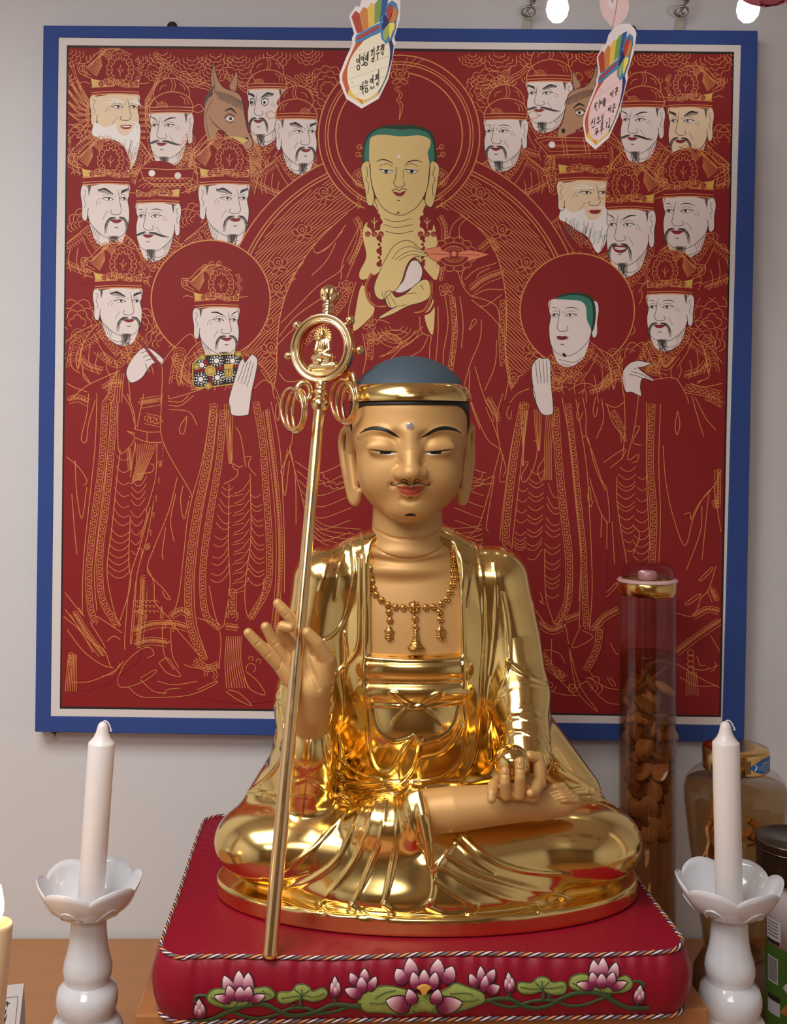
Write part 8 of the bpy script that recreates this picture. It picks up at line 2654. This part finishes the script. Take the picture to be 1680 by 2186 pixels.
        mk([[(760, -760), (740, -400), (690, -160)], [(770, -780), (700, -1150)], [(780, -780), (820, -1250)]], 9, TM['rose'], 'butterfly_line', 0.0008)
    mb = MB(origin)
    top = fn(760, -170 if not butterfly else -1480, -0.0004)
    mb.tube([top, Vector((top.x, top.y, ROOM['z1'] - 0.0005))], 0.0005, 5); mb.build('thread', M_WICK, o)
    return o


def rg(c, r, ry=None): return ring_pts(c, r, ry)


W1 = [rg((530, 1090), 20, 28), [(570, 980), (566, 1060), (572, 1150)], [(520, 1190), (525, 1250), (560, 1245), (558, 1170), (520, 1185)], rg((610, 1050), 18, 26), [(600, 1180), (640, 1160)], [(652, 960), (640, 1060), (648, 1180)], [(690, 990), (668, 1080)], [(684, 1040), (700, 1080)], [(706, 950), (708, 1100)], [(722, 930), (712, 1090)], rg((680, 1150), 26, 28),
      [(765, 930), (805, 895), (790, 960), (775, 1010)], [(822, 845), (828, 960), (818, 1070)], [(788, 1060), (790, 1110), (818, 1100), (815, 1045), (788, 1058)], [(880, 850), (912, 828), (890, 890), (868, 930)], [(895, 880), (915, 900)], [(858, 975), (930, 942)], [(895, 962), (888, 1080)], [(942, 840), (985, 800), (965, 860), (940, 910)], [(965, 860), (990, 850)], [(960, 890), (992, 880)], [(1005, 790), (995, 920)], rg((975, 960), 16, 24),
      [(575, 1560), (580, 1610), (608, 1600), (605, 1545), (575, 1560)], [(628, 1465), (622, 1580), (630, 1700)], [(625, 1590), (655, 1575)], rg((685, 1475), 20, 24), [(650, 1555), (715, 1530)], [(672, 1590), (675, 1660), (708, 1640), (705, 1580), (672, 1592)], rg((775, 1450), 18, 32), [(808, 1340), (800, 1430), (812, 1510)], [(806, 1440), (830, 1430)], [(768, 1545), (770, 1590), (800, 1580), (830, 1545)], [(845, 1375), (890, 1335), (865, 1400), (845, 1440)], [(865, 1395), (885, 1430)], [(880, 1400), (908, 1385)], [(912, 1250), (905, 1350), (912, 1480)], rg((885, 1510), 16, 24)]
YT1 = 1.30
o1 = P(775, 120, YT1)


def fn1(x, y, lift):
    return P(700 + x / 8.4, y / 8.4, YT1) + Vector((0, -lift, 0))


paper_tag('flat paper tag with handwritten words in front of the painting, left of centre top', fn1, o1, W1)
yaw2 = math.radians(58)
roll2 = math.radians(9)
o2 = P(1298, 190, 1.30)


def fn2(x, y, lift):
    # the same card, turned almost edge-on about the vertical and hanging a little lower
    k = 1.30 / FPX
    ex, ez = (x - 760) / 8.4 * k, -(y - 900) / 8.4 * k
    dx, dz = ex * math.cos(roll2) + ez * math.sin(roll2), ez * math.cos(roll2) - ex * math.sin(roll2)
    return Vector((o2.x + dx * math.cos(yaw2) - lift * math.sin(yaw2), o2.y - dx * math.sin(yaw2) - lift * math.cos(yaw2), o2.z + dz))


W2 = [[(480, 1130), (560, 1110)], rg((500, 1170), 18, 24), [(590, 1060), (600, 1220)], [(500, 1210), (560, 1260)], rg((640, 1120), 22, 26), [(690, 1050), (700, 1200)], [(715, 1050), (712, 1180)], [(740, 1060), (735, 1210)], rg((860, 1000), 16, 26), [(900, 930), (905, 1060)], [(950, 930), (1010, 900), (985, 960)], [(940, 985), (1030, 955)], [(985, 970), (985, 1040)],
      [(470, 1400), (440, 1480)], [(465, 1420), (490, 1470)], [(520, 1380), (525, 1500)], [(460, 1530), (500, 1550), (530, 1520)], rg((610, 1400), 20, 26), [(570, 1480), (680, 1440)], [(620, 1460), (622, 1500)], [(720, 1330), (725, 1470)], [(700, 1350), (690, 1420)], rg((720, 1500), 18, 22), rg((850, 1260), 14, 26), [(890, 1190), (895, 1320)], [(940, 1200), (980, 1180), (960, 1240)], [(930, 1270), (1010, 1240)], rg((960, 1310), 14, 20),
      rg((600, 1600), 26, 28), [(560, 1660), (660, 1630)], [(610, 1640), (612, 1700)], rg((720, 1560), 20, 24), [(690, 1620), (770, 1590)], [(730, 1600), (730, 1680)], [(820, 1500), (850, 1490), (830, 1560), (860, 1590)], [(900, 1420), (905, 1540)], rg((900, 1570), 14, 20)]
paper_tag('turned paper tag with pink butterfly hanging in front of the right horse', fn2, o2, W2, True)

# ceiling lamps: frames around the lit panels
for x, y, _, w in LAMPS:
    o = empty('ceiling_lamp', (x, y, 2.40)); tag(o, 'square ceiling lamp with white frame, ' + w, 'ceiling lamp', 'ceiling lamps')
    for a, b in (((-0.48, -0.48), (0.48, -0.455)), ((-0.48, 0.455), (0.48, 0.48)), ((-0.48, -0.455), (-0.455, 0.455)), ((0.455, -0.455), (0.48, 0.455))):
        mb = MB(o.location); mb.box((x + a[0], y + a[1], 2.378), (x + b[0], y + b[1], 2.4195)); mb.build('frame_bar', M_SOCK, o)
